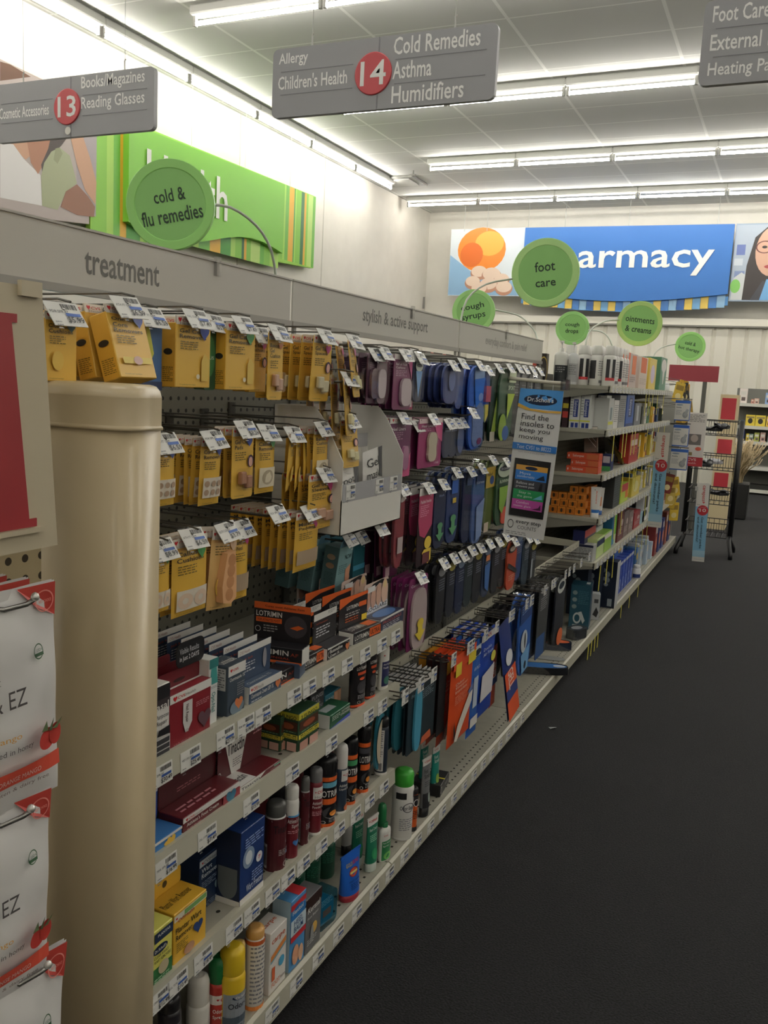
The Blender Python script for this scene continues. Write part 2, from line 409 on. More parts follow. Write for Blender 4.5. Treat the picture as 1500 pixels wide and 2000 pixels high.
# photograph board at far left: two people, shoulders and arms
pb = MB().prism(list(reversed([(4.6, 3.75), (6.56, 3.68), (6.56, 2.62), (5.3, 2.5), (4.6, 2.5)])), -.05, .0, mat('B4A59A', .5))
skin, skin2 = 'C79A7C', '8E6048'
def HP(*l): return [(lambda q: (q.y + .125, q.z))(onX(a, b, HX)) for a, b in l]
pb.art([('p', [(4.6, 2.5), (5.3, 2.5), (6.55, 2.62), (6.55, 3.67), (4.6, 3.74)], 'B5A9A4'),
        ('p', HP((148, 262), (189, 262), (187, 424), (150, 390)), 'A89EA2'),
        ('p', HP((0, 120), (20, 126), (60, 150), (0, 158)), '6A4A38'),
        ('p', HP((0, 262), (50, 262), (64, 300), (50, 312), (28, 290), (0, 285)), skin),
        ('p', HP((0, 278), (26, 282), (46, 310), (62, 326), (79, 342), (82, 402), (0, 386)), 'E6E3E1'),
        ('p', HP((50, 262), (108, 262), (98, 290), (84, 322), (74, 340), (60, 318)), 'A87458'),
        ('p', HP((100, 262), (136, 262), (120, 284), (98, 306), (82, 336), (80, 322), (94, 290)), '3B2E2A'),
        ('p', HP((86, 318), (100, 296), (116, 288), (136, 304), (150, 358), (130, 374), (112, 410), (82, 402), (80, 344)), 'A4AA86'),
        ('p', HP((108, 290), (116, 288), (122, 300), (112, 320), (104, 312)), '8E9472'),
        ('p', HP((136, 262), (160, 262), (176, 310), (188, 356), (186, 400), (166, 372), (150, 322)), skin),
        ('p', HP((128, 374), (150, 360), (172, 384), (185, 404), (183, 424), (150, 420), (118, 404)), skin2)], 1, 1, idf)
thing('photo_board', pb, 'wall photograph board of two people in light tops beside the green board', 'wall sign', T(HX, -.125, 0) @ FX)
# Pharmacy board on the back wall: local right = +X, up = Z, out = -Y
PYB = 14.4; MPH = T(0, PYB, 0) @ FY
blue = '2F6DB8'
ph = MB().prism([(-4.24, 2.72), (-3.3, 2.62), (-2.6, 2.6), (-1.9, 2.66), (-1.05, 2.72), (-1.05, 2.85), (-4.24, 2.85)], -.05, 0, mat('4E86C0', .5))
x = -4.2; i = 0
while x < -1.1:
    ph.art([('r', x, 2.70 - .09 * math.sin((x + 4.24) / 3.2 * PI), x + .12, 2.9, ('E3C35A', '3F77BB', '8FB7D8', '2B5EA6', 'E3C35A', '6EA3CF')[i % 6])], 1, 1, idf); x += .115; i += 1
pho = thing('pharmacy_board', ph, 'blue board reading pharmacy on the far wall', 'wall sign', MPH)
bp = [(-4.24, 3.91), (-4.24, 2.92)] + [(-4.24 + 3.18 * k / 10, 2.88 - .12 * math.sin(PI * k / 10)) for k in range(0, 11)] + [(-1.06, 3.89)]
part('blue_panel', MB().prism(bp, .0, .05, mat(blue, .5)), pho, 'blue wave-edged panel')
part('lettering', MB().art([('t', 'pharmacy', -4.02, 3.17, 2.72, .5, 'EFEFEA')], 1, 1, idf, n0=.06), pho, 'white letters')
for xx in (-5.3, -4.9, -4.2, -3.6, -2.6, -1.3): part('hanging_wire', MB().tube([(xx, 3.88, .02), (xx, CZ - .01, .02)], .004, mat('BEBEB8', .4)), pho)
pl = MB().box((-5.535, 2.83, -.05), (-4.25, 3.92, .0), mat('DCE4EA', .5))
ops = [('p', [(-5.53, 2.84), (-4.26, 2.84), (-4.26, 3.05), (-5.1, 3.2), (-5.53, 3.5)], '8DB4D6'), ('e', -4.98, 3.58, .42, .36, 'E8872B'), ('e', -4.85, 3.68, .25, .2, 'F3B04A'), ('e', -5.15, 3.5, .2, .2, 'D96A1E')]
for (a, b, c) in ((-5.0, 3.2, .15), (-4.78, 3.16, .17), (-4.6, 3.08, .14), (-5.1, 3.04, .14), (-4.82, 3.0, .16), (-4.55, 2.95, .15), (-4.98, 2.93, .15)):
    ops += [('e', a, b, c, c * .75, 'B5836A'), ('e', a, b + .03, c * .9, c * .6, 'E6CDB9')]
pl.art(ops, 1, 1, idf)
thing('pill_photo_board', pl, 'photograph board of orange bottle and tan tablets beside the blue board', 'wall sign', MPH)
wp = MB().box((-1.04, 2.78, -.05), (.6, 3.9, 0), mat('8FA0B5', .5))
wp.art([('r', -1.03, 2.8, .6, 3.88, 'A8B4C2'), ('r', -1.0, 3.45, -.88, 3.6, '5E6FA8'), ('r', -1.0, 3.1, -.86, 3.22, '7888B0'), ('r', -1.02, 3.3, -.9, 3.4, 'C8D0D8'),
        ('p', [(-1.02, 2.8), (-1.0, 3.12), (-.9, 3.2), (-.78, 3.12), (-.7, 2.8)], 'C8CCCC'), ('e', -.97, 3.0, .07, .1, '7DBE5A'),
        ('p', [(-.86, 2.8), (-.84, 3.3), (-.76, 3.7), (-.55, 3.9), (.1, 3.9), (.1, 2.8)], '2E2624'),
        ('e', -.5, 3.5, .24, .36, 'CDA28B'), ('o', -.62, 3.56, .12, .09, .85, '5C2A2A'), ('o', -.34, 3.56, .12, .09, .85, '5C2A2A'), ('e', -.62, 3.56, .035, .02, '2E2624'), ('e', -.52, 3.42, .03, .05, 'B98A74'),
        ('e', -.5, 3.28, .1, .03, 'A84848'), ('p', [(-.75, 2.8), (-.6, 3.08), (-.4, 3.02), (-.1, 3.1), (.1, 2.8)], '3A3A42'), ('p', [(-.62, 2.8), (-.55, 3.1), (-.4, 3.1), (-.35, 2.8)], '6FA8D8')], 1, 1, idf)
thing('portrait_board', wp, 'photograph board of a dark-haired woman in glasses at the view edge', 'wall sign', MPH)
# ================================================================ THE GONDOLA (long shelf run, aisle face towards +X)
GX = -1.16; PX = -1.15; LX = -.81; Y0 = .72; SEC = 1.22
def SYK(k): return Y0 + SEC * k          # section joints: .72 1.94 3.16 4.38 5.60 6.82 8.04
cream = noisy('D3C2A0', 'CDBB98', 2.2, .28, 0.0)
shelfm = noisy('A9A698', 'B0AD9F', 30, .45)
lipm = mat('C2BFAE', .4); steel = mat('6E6C66', .35, .6); darkg = mat('56554F', .6)
peg = grid_mat('777569', '25241F', 1, .0254, .0042, 2, .0254, .0042, .5, dots=True)
pegc = grid_mat('C9B994', '3A3022', 1, .0254, .005, 2, .0254, .005, .5, dots=True)
for k in range(6):
    a, b = SYK(k), SYK(k + 1)
    top = 1.43 if k != 5 else 1.40
    if k in (3, 4): top = 1.36
    where = ('nearest the cream end column', 'behind the purple heel packs', 'behind the blue insoles', 'behind the white pump bottles', 'behind the orange braces', 'at the far end behind yellow packs')[k]
    o = thing('gondola_section', MB().box((-1.168, a + .002, .1), (PX, b - .002, top), peg), 'grey pegboard shelving section ' + where, 'shelving', None, 'pegboard sections of the long shelf run')
    part('upright', MB().box((-1.19, a - .015, 0), (PX + .006, a + .015, top + .01), darkg), o)
    part('top_rail', MB().box((-1.172, a, top), (PX + .004, b, top + .012), mat('8F8D84', .45)), o)
    m_ = MB(); m_.box((-1.15, a + .002, .10), (LX - .004, b - .002, .12), shelfm)
    m_.box((-1.15, a + .002, .0), (LX - .05, b - .002, .10), mat('26251F', .8))
    hole = mat('23221E', .8)
    n_ = int(SEC / .027)
    for i in range(n_):
        yy = a + .02 + i * .027
        for q, xx in enumerate((-.862, -.838)):
            m_.add([(xx - .003, yy - .004, .1203), (xx + .003, yy - .004, .1203), (xx + .003, yy + .004, .1203), (xx - .003, yy + .004, .1203)], [(0, 1, 2, 3)], hole)
    part('base_deck', m_, o, 'perforated grey base deck')
    part('deck_edge', MB().prism([(0, .0), (.012, .0), (.012, .048), (.004, .052), (0, .05)], a + .002, b - .002, lipm, Matrix(((1, 0, 0, LX - .008), (0, 0, 1, 0), (0, 1, 0, .07), (0, 0, 0, 1)))), o)
o_back = thing('rear_shelving', MB().box((-1.55, SYK(0), 1.30), (-1.195, SYK(3), 1.315), shelfm).box((-1.195, SYK(0), 0), (-1.175, SYK(6), 1.42), darkg).box((-1.55, SYK(0), 0), (-1.195, SYK(6), .12), shelfm), 'grey shelving on the rear face of the long shelf run', 'shelving')
# price tickets in metres: card .05 x .03
def ticket_ops(price):
    name = random.choice(('BLSTR CUSH 7X9', 'MED CRN BAN', 'CALL COMF XL', 'ATH FT CRM', 'GEL TOE 12', 'PDR SPR 4Z'))
    return [('r', 0, 0, 1, 1, 'EFEEE9'), ('b', .45, .70, .45, .22, '3A3A3C'), ('tr', name, .05, .53, .55, .12, '4A4A4C'), ('l', .06, .12, .18, 3, .13, '8A8A8C'),
            ('r', .48, .40, .92, .53, '3F60A8'), ('t', '$' + price, .45, .08, .5, .30, '2B2B2E')]
TICK = {}
def ticket_mesh(price, w=.052, h=.032):
    if price not in TICK:
        m = MB().box((-w / 2, 0, -.0006), (w / 2, h, 0), mat('EFEEE9', .5)); m.art(ticket_ops(price), w, h); TICK[price] = m.mesh('price_ticket')
    return TICK[price]
# price channel matrix on a lip
def lipM(y, z, tilt=-.12): return T(LX + .0035, y, z) @ FX @ R(tilt, 'X')
def shelf(z, ya, yb, lh, label, prices, deep=.335, secname='shelf'):
    
    m_ = MB().box((PX + .002, ya + .003, z - .018), (LX - .012, yb - .003, z), shelfm)
    hole = mat('2A2923', .8); y = ya + .03; i = 0
    while y < yb - .02:
        for xx in (LX - .035, LX - .06) if i % 2 else (LX - .035,):
            m_.add([(xx + .004 * math.cos(q), y + .005 * math.sin(q), z + .0003) for q in [PI / 4 * w for w in range(8)]], [tuple(range(8))], hole)
        y += .05; i += 1
    o = thing('shelf', m_, label, 'shelf', None, 'shelves of the long shelf run')
    # folded price channel with a lip
    pch = part('price_channel', MB().prism([(-.014, 0), (0, -lh * .0), (.003, -lh + .004), (-.001, -lh), (-.006, -lh), (-.004, -.004), (-.014, -.004)][::-1], ya + .003, yb - .003, lipm, Matrix(((1, 0, 0, LX), (0, 0, 1, 0), (0, 1, 0, z + .003), (0, 0, 0, 1)))), o)
    for s_ in (0, 1):
        yy = ya + .006 if s_ == 0 else yb - .009
        part('bracket', MB().prism([(PX, z - .018), (LX - .015, z - .018), (LX - .01, z - .03), (PX, z - .085)], 0, .003, mat('8C8A80', .5), T(0, yy, 0) @ Matrix(((1, 0, 0, 0), (0, 0, 1, 0), (0, 1, 0, 0), (0, 0, 0, 1)))), o)
    for y, pr in prices:
        t = link('price_ticket', ticket_mesh(pr), lipM(y, z - lh + .004, -.05) @ Matrix.Diagonal((1, min(1, (lh - .006) / .032), 1, 1)), pch)
    return o
def spots(pxs, z): return [(onX(x, y, LX).y, pr) for x, y, pr in pxs]
shelf(.757, .90, SYK(1), .045, 'upper shelf beside the cream column, holding athlete foot cartons', spots([(312, 1540, '30.49'), (370, 1480, '25.49'), (438, 1445, '27.79'), (478, 1415, '14.49'), (512, 1390, '8.29'), (573, 1350, '18.49'), (603, 1330, '13.49'), (640, 1310, '13.79'), (677, 1285, '11.29'), (712, 1265, '11.49'), (745, 1240, '7.79'), (772, 1225, '17.79')], .757))
shelf(.600, .90, SYK(1), .045, 'middle shelf beside the cream column, holding foot cream and powder bottles', spots([(322, 1710, '16.99'), (402, 1655, '7.49'), (488, 1590, '15.99'), (568, 1525, '12.49'), (645, 1460, '4.99'), (718, 1400, '8.99'), (745, 1380, '6.79')], .6))
shelf(.375, .90, SYK(1), .042, 'lower shelf beside the cream column, holding wart kits and spray cans', spots([(308, 1945, '12.99'), (345, 1910, '10.49'), (395, 1870, '18.49'), (455, 1820, '15.99'), (490, 1785, '11.49'), (530, 1755, '13.49'), (560, 1728, '11.79'), (590, 1705, '8.99'), (625, 1672, '11.79'), (660, 1642, '12.79'), (692, 1605, '9.49'), (720, 1570, '9.79'), (748, 1545, '8.49')], .375))
for y, pr in [(1.18 + .094 * i, random.choice(('6.49', '9.99', '12.49', '8.79', '14.49'))) for i in range(22)]:
    sec = [q for q in bpy.data.objects if q.name.startswith('gondola_section')][0 if y < SYK(1) else 1]
    t = link('price_ticket', ticket_mesh(pr), T(LX + .0045, y, .078) @ FX, [q for q in KIDS[sec.name] if q.name.startswith('deck_edge')][0])
# far shelves, sections 4 and 5
for k in (3, 4):
    a, b = SYK(k), SYK(k + 1); nm = 'nearer' if k == 3 else 'farther'
    for z, w_ in ((1.37, 'top'), (1.155, 'second'), (.935, 'third'), (.715, 'fourth'), (.49, 'fifth')):
        shelf(z, a, b, .035, '%s shelf of the %s full shelving bay beyond the insoles' % (w_, nm), [(a + .06 + .1 * i, random.choice(('6.49', '9.99', '12.49', '8.79', '14.49'))) for i in range(12)])
# ---------------------------------------------------------------- header strip
hdm = mat('C9C6BE', .45)
for k, (txt, l, r, t, bpx, lab) in enumerate([('treatment', 165, 311, 505, 540, 'grey header panel reading treatment above the yellow packs'),
        ('stylish & active support', 708, 836, 612, 640, 'grey header panel reading stylish and active support above the purple packs'),
        ('everyday comfort & pain relief', 948, 1030, 660, 676, 'grey header panel reading everyday comfort and pain relief, palest and farthest')]):
    a, b = SYK(k) + (.0 if k else -.12), SYK(k + 1)
    o = thing('header_panel', MB().box((GX - .004, a + .006, 1.475), (GX, b - .006, 1.574), hdm, None), lab, 'header sign', None, 'header panels along the top of the shelf run')
    part('clear_holder', MB().box((GX - .008, a + .004, 1.462), (GX + .005, b - .004, 1.476), mat('A3A09A', .3)).box((GX - .006, a + .004, 1.574), (GX + .003, b - .004, 1.578), mat('B4B1AA', .3)), o)
    for yy in (a + .02, b - .02):
        part('post', MB().box((GX - .006, yy - .006, 1.41), (GX + .001, yy + .006, 1.47), mat('9C9A94', .4)), o)
    pa, pb_ = onX(l, (t + bpx) / 2, GX), onX(r, (t + bpx) / 2, GX)
    m_ = MB().art([('t', txt, pa.y, 1.500, pb_.y - pa.y, .050 if k == 0 else (.05 if k == 1 else .045), '65635F' if k < 2 else '97948E')], 1, 1, idf)
    q = part('lettering', m_, o, 'darker grey lettering'); q.matrix_local = T(GX, 0, 0) @ FX
    yc = {0: 1.62, 1: 2.70, 2: 3.75}[k]
    part('sign_clip', MB().box((GX, yc - .008, 1.545), (GX + .008, yc + .008, 1.585), clear(.3, 'E8E8E8')), o)
# ---------------------------------------------------------------- cream end column and end panel
prof = []
cxr, cyr = -.735, .885
pts = [(-1.6, .84), (-1.2, .84), (-.95, .832), (-.87, .829), (-.84, .832), (-.80, .838), (-.779, .8435), (-.775, .8445)]
for i in range(13):
    a = -PI / 2 + .25 + (PI / 2 - .25) * i / 12; pts.append((-.765 + .030 * math.cos(a), .878 + .030 * math.sin(a)))
pts += [(-.7355, .915), (-1.6, .915)]
ec = thing('end_column', MB().prism(pts, 0, 1.275, cream, None, True), 'tall glossy cream end column with rounded corner closing the shelf run', 'shelving end')
def grow(p, e): return [(x + (e if x > -.8 else 0), y - (e if y < .88 else -.0)) for x, y in p]
pc = grow(pts, .004)
m_ = MB(); n = len(pc)
levels = [(1.262, 0), (1.2625, .0035), (1.266, .0035), (1.268, .0012), (1.2685, .001), (1.303, .001), (1.304, .001), (1.312, -.002), (1.3175, -.008), (1.3195, -.018)]
vs = []; fs = []
for z, e in levels:
    for x, y in pts: vs.append((x + (e if x > -.8 else 0), y - (e if y < .89 else 0), z))
for k in range(len(levels) - 1):
    for i in range(n): j = (i + 1) % n; fs.append((k * n + i, k * n + j, (k + 1) * n + j, (k + 1) * n + i))
fs.append(tuple(range((len(levels) - 1) * n, len(levels) * n)))
m_.add(vs, fs, cream, None, True)
part('top_cap', m_, ec, 'glossy cream moulded cap')
# end-cap side: cream pegboard with hooks, and a hanging sign panel with red card
ep = thing('end_pegboard', MB().box((-.85, .0, 0), (-.825, .80, 1.40), pegc), 'cream pegboard side of the end display behind the white pouches', 'pegboard')
wp_ = MB()
def wedge(u, v):  # panel leaning a little out at its foot
    return None
zt, zb = 1.419, 1.137
cs = [(.30, zb), (.742, zb), (.722, zt - .012), (.712, zt), (.30, zt)]
wp_.prism(cs, -.012, 0, mat('CFC3A8', .35))
wing = thing('hanging_sign', wp_, 'cream sign panel with red card on the end display', 'sign holder', T(-.74, 0, 0) @ FX)
part('red_card', MB().prism([(.30, 1.163), (.7105, 1.163), (.7105, 1.172), (.700, 1.172), (.679, 1.380), (.686, 1.380), (.686, 1.389), (.30, 1.389)], 0, .0015, mat('A23338', .4)), wing, 'dark red card')
part('card_slot', MB().box((.30, 1.157, 0), (.716, 1.162, .006), mat('CFC3A8', .35)), wing)
part('corner_tab', MB().box((.688, 1.408, 0), (.716, 1.424, .006), mat('CFC3A8', .35)), wing)
for q in (.4, .6): part('bracket', MB().box((q, 1.25, -.076), (q + .02, 1.27, -.012), steel), wing)
# ---------------------------------------------------------------- round green wobblers
def disc(px, py, dia, dpt, words, wand, yaw, roll, col, label, col2='98D47C'):
    c = far(px, py, dpt); r = dia * dpt / F / 2
    M = T(*c) @ R(yaw, 'Z') @ FY @ R(roll, 'Z')
    m_ = MB().lathe([(r, -.012), (r, .004), (r * .985, .006), (r * .81, .006), (r * .79, .0036)], mat(col, .4), None, 48)
    m_.sm = [False] * len(m_.sm); m_.art([('e', 0, 0, r * .8, r * .8, col2)], 1, 1, idf, n0=.0036)
    o = thing('topic_disc', m_, label, 'round sign', M, 'round green topic signs')
    ops = []
    for (st, u, v, ww, hh) in words: ops.append(('t', st, u * 2 * r, v * 2 * r, ww * 2 * r, hh * 2 * r, '25402A'))
    part('lettering', MB().art(ops, 1, 1, idf, n0=.0045), o, 'dark green lettering')
    Mi = M.inverted()
    pts_ = [Mi @ Vector(p) for p in wand]
    # smooth the wand
    q = []
    for i in range(len(pts_) - 1):
        for t in (0, .33, .66):
            p0 = pts_[max(i - 1, 0)]; p1 = pts_[i]; p2 = pts_[i + 1]; p3 = pts_[min(i + 2, len(pts_) - 1)]
            q.append(.5 * ((2 * p1) + (p2 - p0) * t + (2 * p0 - 5 * p1 + 4 * p2 - p3) * t * t + (3 * p1 - p0 - 3 * p2 + p3) * t ** 3))
    q.append(pts_[-1])
    part('wand', MB().tube(q, .004 if dpt < 4 else .005, mat('BFC6B8', .4), None, 8), o, 'pale flexible wand')
    return o
def wpts(l): return [far(x, y, d) for x, y, d in l[:-1]] + [onX(l[-1][0], l[-1][1] - (40 if l[-1][2] < 3 else 0), -1.166)]
disc(333, 400, 172, 2.35, [('cold &', -.17, .03, .36, .15), ('flu remedies', -.35, -.2, .7, .17)], wpts([(400, 400, 2.37), (450, 405, 2.45), (500, 440, 2.55), (530, 490, 2.62), (541, 560, 2.66), (541, 600, 2.66)]), .45, .22, 'A6E684', 'large green disc reading cold and flu remedies, over the treatment header')
disc(1065, 533, 132, 3.9, [('foot', -.15, .02, .3, .15), ('care', -.15, -.2, .3, .13)], wpts([(1000, 545, 3.88), (950, 555, 3.75), (912, 585, 3.6), (898, 640, 3.5), (897, 668, 3.5)]), .1, .12, 'C2F29C', 'large pale green disc reading foot care, in front of the blue board')
disc(925, 608, 84, 5.6, [('cough', -.28, .02, .54, .17), ('syrups', -.3, -.2, .56, .18)], wpts([(965, 605, 5.6), (1010, 615, 5.5), (1035, 635, 5.4), (1050, 665, 5.3), (1052, 760, 5.2)]), .2, .22, 'B0EA90', 'green disc reading cough syrups, cut by the header panel below it')
disc(1118, 641, 65, 6.6, [('cough', -.22, .03, .42, .14), ('drops', -.2, -.17, .38, .16)], wpts([(1149, 645, 6.5), (1175, 648, 6.4), (1192, 665, 6.3), (1200, 700, 6.3), (1201, 745, 6.3)]), .1, .0, 'A4E088', 'small green disc reading cough drops')
disc(1249, 632, 86, 5.6, [('ointments', -.32, .02, .64, .14), ('& creams', -.29, -.2, .58, .14)], wpts([(1208, 625, 5.6), (1180, 628, 5.4), (1150, 650, 5.2), (1140, 700, 5.1), (1139, 745, 5.1)]), .1, -.1, 'C0E88A', 'green disc reading ointments and creams, over the wash bottles')
disc(1348, 677, 57, 8.0, [('cold &', -.2, .04, .36, .13), ('hot therapy', -.36, -.17, .7, .14)], wpts([(1320, 672, 8.0), (1290, 680, 7.8), (1275, 700, 7.7), (1270, 752, 7.6)]), .1, -.2, 'A8E884', 'smallest green disc reading cold and hot therapy')
# ================================================================ GOODS: builders
GAIN[0] = 1.3
LZ = R(-PI / 2, 'X')
CVS = lambda u, v, s_: [('h', u, v + .012, s_ * .16, 'B8262C'), ('t', 'CVS', u + s_ * .2, v - .012, s_ * .62, .032, 'B8262C'), ('tr', 'Health', u + s_ * .1, v - .05, s_ * .75, .028, '8A8580')]
def flat_side(mb, ops, w, h, d, sgn=-1):   # art on the narrow side face
    mb.art(ops, d, h, (lambda u, v, n: (-w / 2 - n, v, -d + u)) if sgn < 0 else (lambda u, v, n: (w / 2 + n, v, -u)))
def flat_top(mb, ops, w, h, d): mb.art(ops, w, d, lambda u, v, n: (u - w / 2, h + n, -v))
def carton(w, h, d, c, art=(), side=None, sideart=None, topart=None, y0=0.0):
    mb = MB(); mb.box((-w / 2, y0, -d), (w / 2, y0 + h, 0), mat(c, .38), None, min(.0012, d * .1))
    fm = lambda u, v, n: (u - w / 2, y0 + v, n)
    if side:
        sm = mat(side, .4)
        mb.box((-w / 2 - .0002, y0 + .001, -d + .001), (w / 2 + .0002, y0 + h - .001, -.001), sm)
    mb.art(art, w, h, fm)
    if sideart: mb.art(sideart, d, h, lambda u, v, n: (-w / 2 - n - .0002, y0 + v, -d + u))
    if topart: mb.art(topart, w, d, lambda u, v, n: (u - w / 2, y0 + h + n, -v))
    return mb
def lidcard(w, h, d, lh, c, art, arch=0.0, topc=None):
    """display lid standing up behind an open carton"""
    mb = MB(); pts = rrect(-w / 2, h - .002, w / 2, h + lh, .006) if not arch else [(-w / 2, h), (w / 2, h), (w / 2, h + lh * .8)] + [(w / 2 * math.cos(a), h + lh * .8 + lh * .2 * math.sin(a)) for a in [PI * k / 8 for k in range(1, 8)]] + [(-w / 2, h + lh * .8)]
    mb.prism(pts, -d - .0012, -d - .0002, mat(c, .4))
    mb.art(art, w, lh, lambda u, v, n: (u - w / 2, h + v, -d + n - .0002)); return mb
def lab_ord(i, n, what='front'): return '' if i == 0 else ', %s back' % ORD[i + 1]
class Slot: pass
def on_shelf(l, t, r, b, z, X=None):
    s = Slot(); cx = (l + r) / 2
    P = onZ(cx, b, z); x = min(P.x, -.817) if X is None else X
    a, c = onX(l, (t + b) / 2, x).y, onX(r, (t + b) / 2, x).y
    s.x, s.y, s.z, s.w = x, (a + c) / 2, z, abs(c - a); s.h = onX(cx, t, x).z - z
    return s
def put(s, mb, name, label, cat, yaw=0.0, group=None, kids=(), n=1, dx=.03, zoff=0.0, jit=.0):
    M = T(s.x, s.y, s.z + zoff + .0003) @ R(yaw, 'Z') @ FX
    o = thing(name, mb, label, cat, M, group)
    for kn, km, kl in kids: part(kn, km, o, kl)
    for i in range(1, n):
        rnd = random.uniform(-jit, jit)
        dup(o, T(s.x - dx * i, s.y + rnd * .05, s.z + zoff + .0003) @ R(yaw + rnd, 'Z') @ FX, label + lab_ord(i, n), group)
    return o
def shelf_box(l, t, r, b, z, d, c, art, name, label, cat='medicine box', X=None, yaw=0.0, side=None, sideart=None, topart=None, lid=None, n=1, dx=None, group=None, zoff=0.0, kids=()):
    s = on_shelf(l, t, r, b, z, X) if zoff == 0 else on_shelf(l, t, r, b, z + zoff, X)
    if zoff: s.z = z + zoff
    mb = carton(s.w, s.h, d, c, art, side, sideart, topart)
    k = list(kids)
    if lid:
        lh, lc, la = lid[:3]; k.append(('display_lid', lidcard(s.w, s.h, d, lh, lc, la, lid[3] if len(lid) > 3 else 0), None))
    return put(s, mb, name, label, cat, yaw, group, k, n, dx or d + .004), s
def cyl_fm(Rr): return lambda W_: (lambda u, v, n: ((Rr + n) * math.sin((u - W_ / 2) / Rr), v, (Rr + n) * math.cos((u - W_ / 2) / Rr)))
def on_cyl(l, t, r, b, z, inset=None):
    s = Slot(); cx = (l + r) / 2; P = onZ(cx, b, z); dp = depth(P); s.r = (r - l) / 2 * dp / F
    dr = ray(cx, b); dr.z = 0; dr.normalize(); c = P + dr * s.r
    if c.x > -.822 - s.r * .5: c.x = -.822 - s.r * .5
    s.x, s.y, s.z = c.x, c.y, z; s.h = onY(cx, t, c.y).z - z; return s
def can(s, body, cap, art, name, label, cat, caph=.22, yaw=-.45, shape='can', rim=None, capname='cap', group=None, n=1, dx=None, capm=None, seg=24):
    r, h = s.r, s.h; ch_ = h * caph; bh = h - ch_
    mb = MB(); bm_ = mat(body, .3)
    if shape == 'can': pr = [(r * .9, 0), (r, .004), (r, bh - .008), (r * .93, bh - .001), (r * .85, bh)]
    elif shape == 'bottle': pr = [(r * .92, 0), (r, .005), (r, bh * .82), (r * .9, bh * .92), (r * .5, bh - .003), (r * .45, bh)]
    else: pr = [(r * .95, 0), (r, .004), (r, bh)]
    mb.lathe(pr, bm_, LZ, seg)
    if rim: mb.lathe([(r * 1.005, .001), (r * 1.01, .005), (r * 1.005, .008)], mat(rim, .35), LZ, seg, False)
    W_ = PI * r * 1.5
    mb.art(art, W_, bh, cyl_fm(r)(W_), sub=14)
    cm = MB(); m_ = capm or mat(cap, .35)
    if shape == 'can': cm.lathe([(r * .9, bh), (r * .94, bh + .002), (r * .93, bh + ch_ * .75), (r * .8, bh + ch_ * .93), (r * .5, bh + ch_)], m_, LZ, seg)
    elif shape == 'bottle': cm.lathe([(r * .5, bh), (r * .5, bh + ch_ - .003), (r * .4, bh + ch_)], m_, LZ, 16)
    elif shape == 'powder':
        cm.lathe([(r * .98, bh), (r, bh + .003), (r, bh + ch_ * .8), (r * .9, bh + ch_), (.3 * r, bh + ch_ * .96)], m_, LZ, seg)
        for k in range(12): cm.box((-.0015, bh + .005, r), (.0015, bh + ch_ * .75, r + .001), m_, R(2 * PI * k / 12, 'Y'))
    M = T(s.x, s.y, s.z + .0003) @ R(yaw, 'Z') @ FX
    o = thing(name, mb, label, cat, M, group); part(capname, cm, o)
    for i in range(1, n):
        dup(o, T(s.x - (dx or 2.1 * r) * i, s.y, s.z + .0003) @ R(yaw, 'Z') @ FX, label + lab_ord(i, n), group)
    return o
def squeeze(s, w, h, body, capc, art, name, label, cat='cream tube', caph=.16, yaw=-.15, group=None, crimp=None, n=1, dx=.04, roll=0.0):
    """tube of cream standing on its cap: flat crimp on top"""
    ch_ = h * caph; mb = MB(); m_ = mat(body, .3); rx0, rz0, rz1 = w * .40, w * .26, .0012
    def th(t): return rz0 + (rz1 - rz0) * t
    def rx(t): return rx0 + (w / 2 - rx0) * t
    def pt(u, t):
        a = 2 * PI * u; return (rx(t) * math.cos(a), ch_ + (h - ch_) * t, th(t) * math.sin(a))
    mb.sheet(24, 8, pt, m_)
    mb.box((-w / 2, h - .006, -.0015), (w / 2, h, .0015), mat(crimp or body, .3))
    def fm(u, v, n):
        t = max(0, min(1, (v) / (h - ch_))); x = (u - w / 2) * (2 * rx(t) / w) * .96
        return (x, ch_ + v, th(t) * math.sqrt(max(0.0, 1 - (x / rx(t)) ** 2)) + n)
    mb.art(art, w, h - ch_, fm, sub=10)
    cm = MB().lathe([(rx0 * .92, 0), (rx0 * .95, .002), (rx0 * .97, ch_ + .001), (rx0 * .6, ch_ + .002)], mat(capc, .35), LZ, 20, True, rz0 / rx0 * 1.02)
    M = T(s.x, s.y, s.z + .0003) @ R(yaw, 'Z') @ FX @ R(roll, 'Z')
    o = thing(name, mb, label, cat, M, group); part('cap', cm, o)
    for i in range(1, n): dup(o, T(s.x - dx * i, s.y, s.z + .0003) @ R(yaw, 'Z') @ FX, label + lab_ord(i, n), group)
    return o
def wh(s): return s.r * 2, s.h
# ================================================================ section beside the cream column: shelf goods
ZA, ZB, ZC, ZD = .757, .600, .375, .120
SM = lambda u, v, w, r, c='8C8C90', st=.045: ('l', u, v, w, r, st, c)
blk, wht, org = '1B1A1E', 'E4E2DD', 'D9622B'
shelf_box(302, 1338, 331, 1478, ZA, .035, 'D8D6D2', [('r', 0, .78, 1, .99, blk), ('r', 0, .66, 1, .8, '3A3335'), ('t', 'asal', .1, .66, .8, .1, wht), ('tr', 'Purpose', .05, .52, .85, .08, '2C2C30'), ('tr', 'Repair', .1, .43, .7, .08, '2C2C30'), ('r', 0, .0, 1, .27, 'B9B7B5'), ('r', .1, .17, .95, .24, '3A3A3E'), ('r', .1, .09, .95, .155, '3A3A3E'), ('r', .1, .01, .95, .075, '3A3A3E'), ('p', [(.1, .3), (.95, .28), (.95, .4), (.2, .38)], blk)], 'medicine_box', 'white and black all-purpose repair box against the cream column, upper shelf', n=2, side='4A4346')
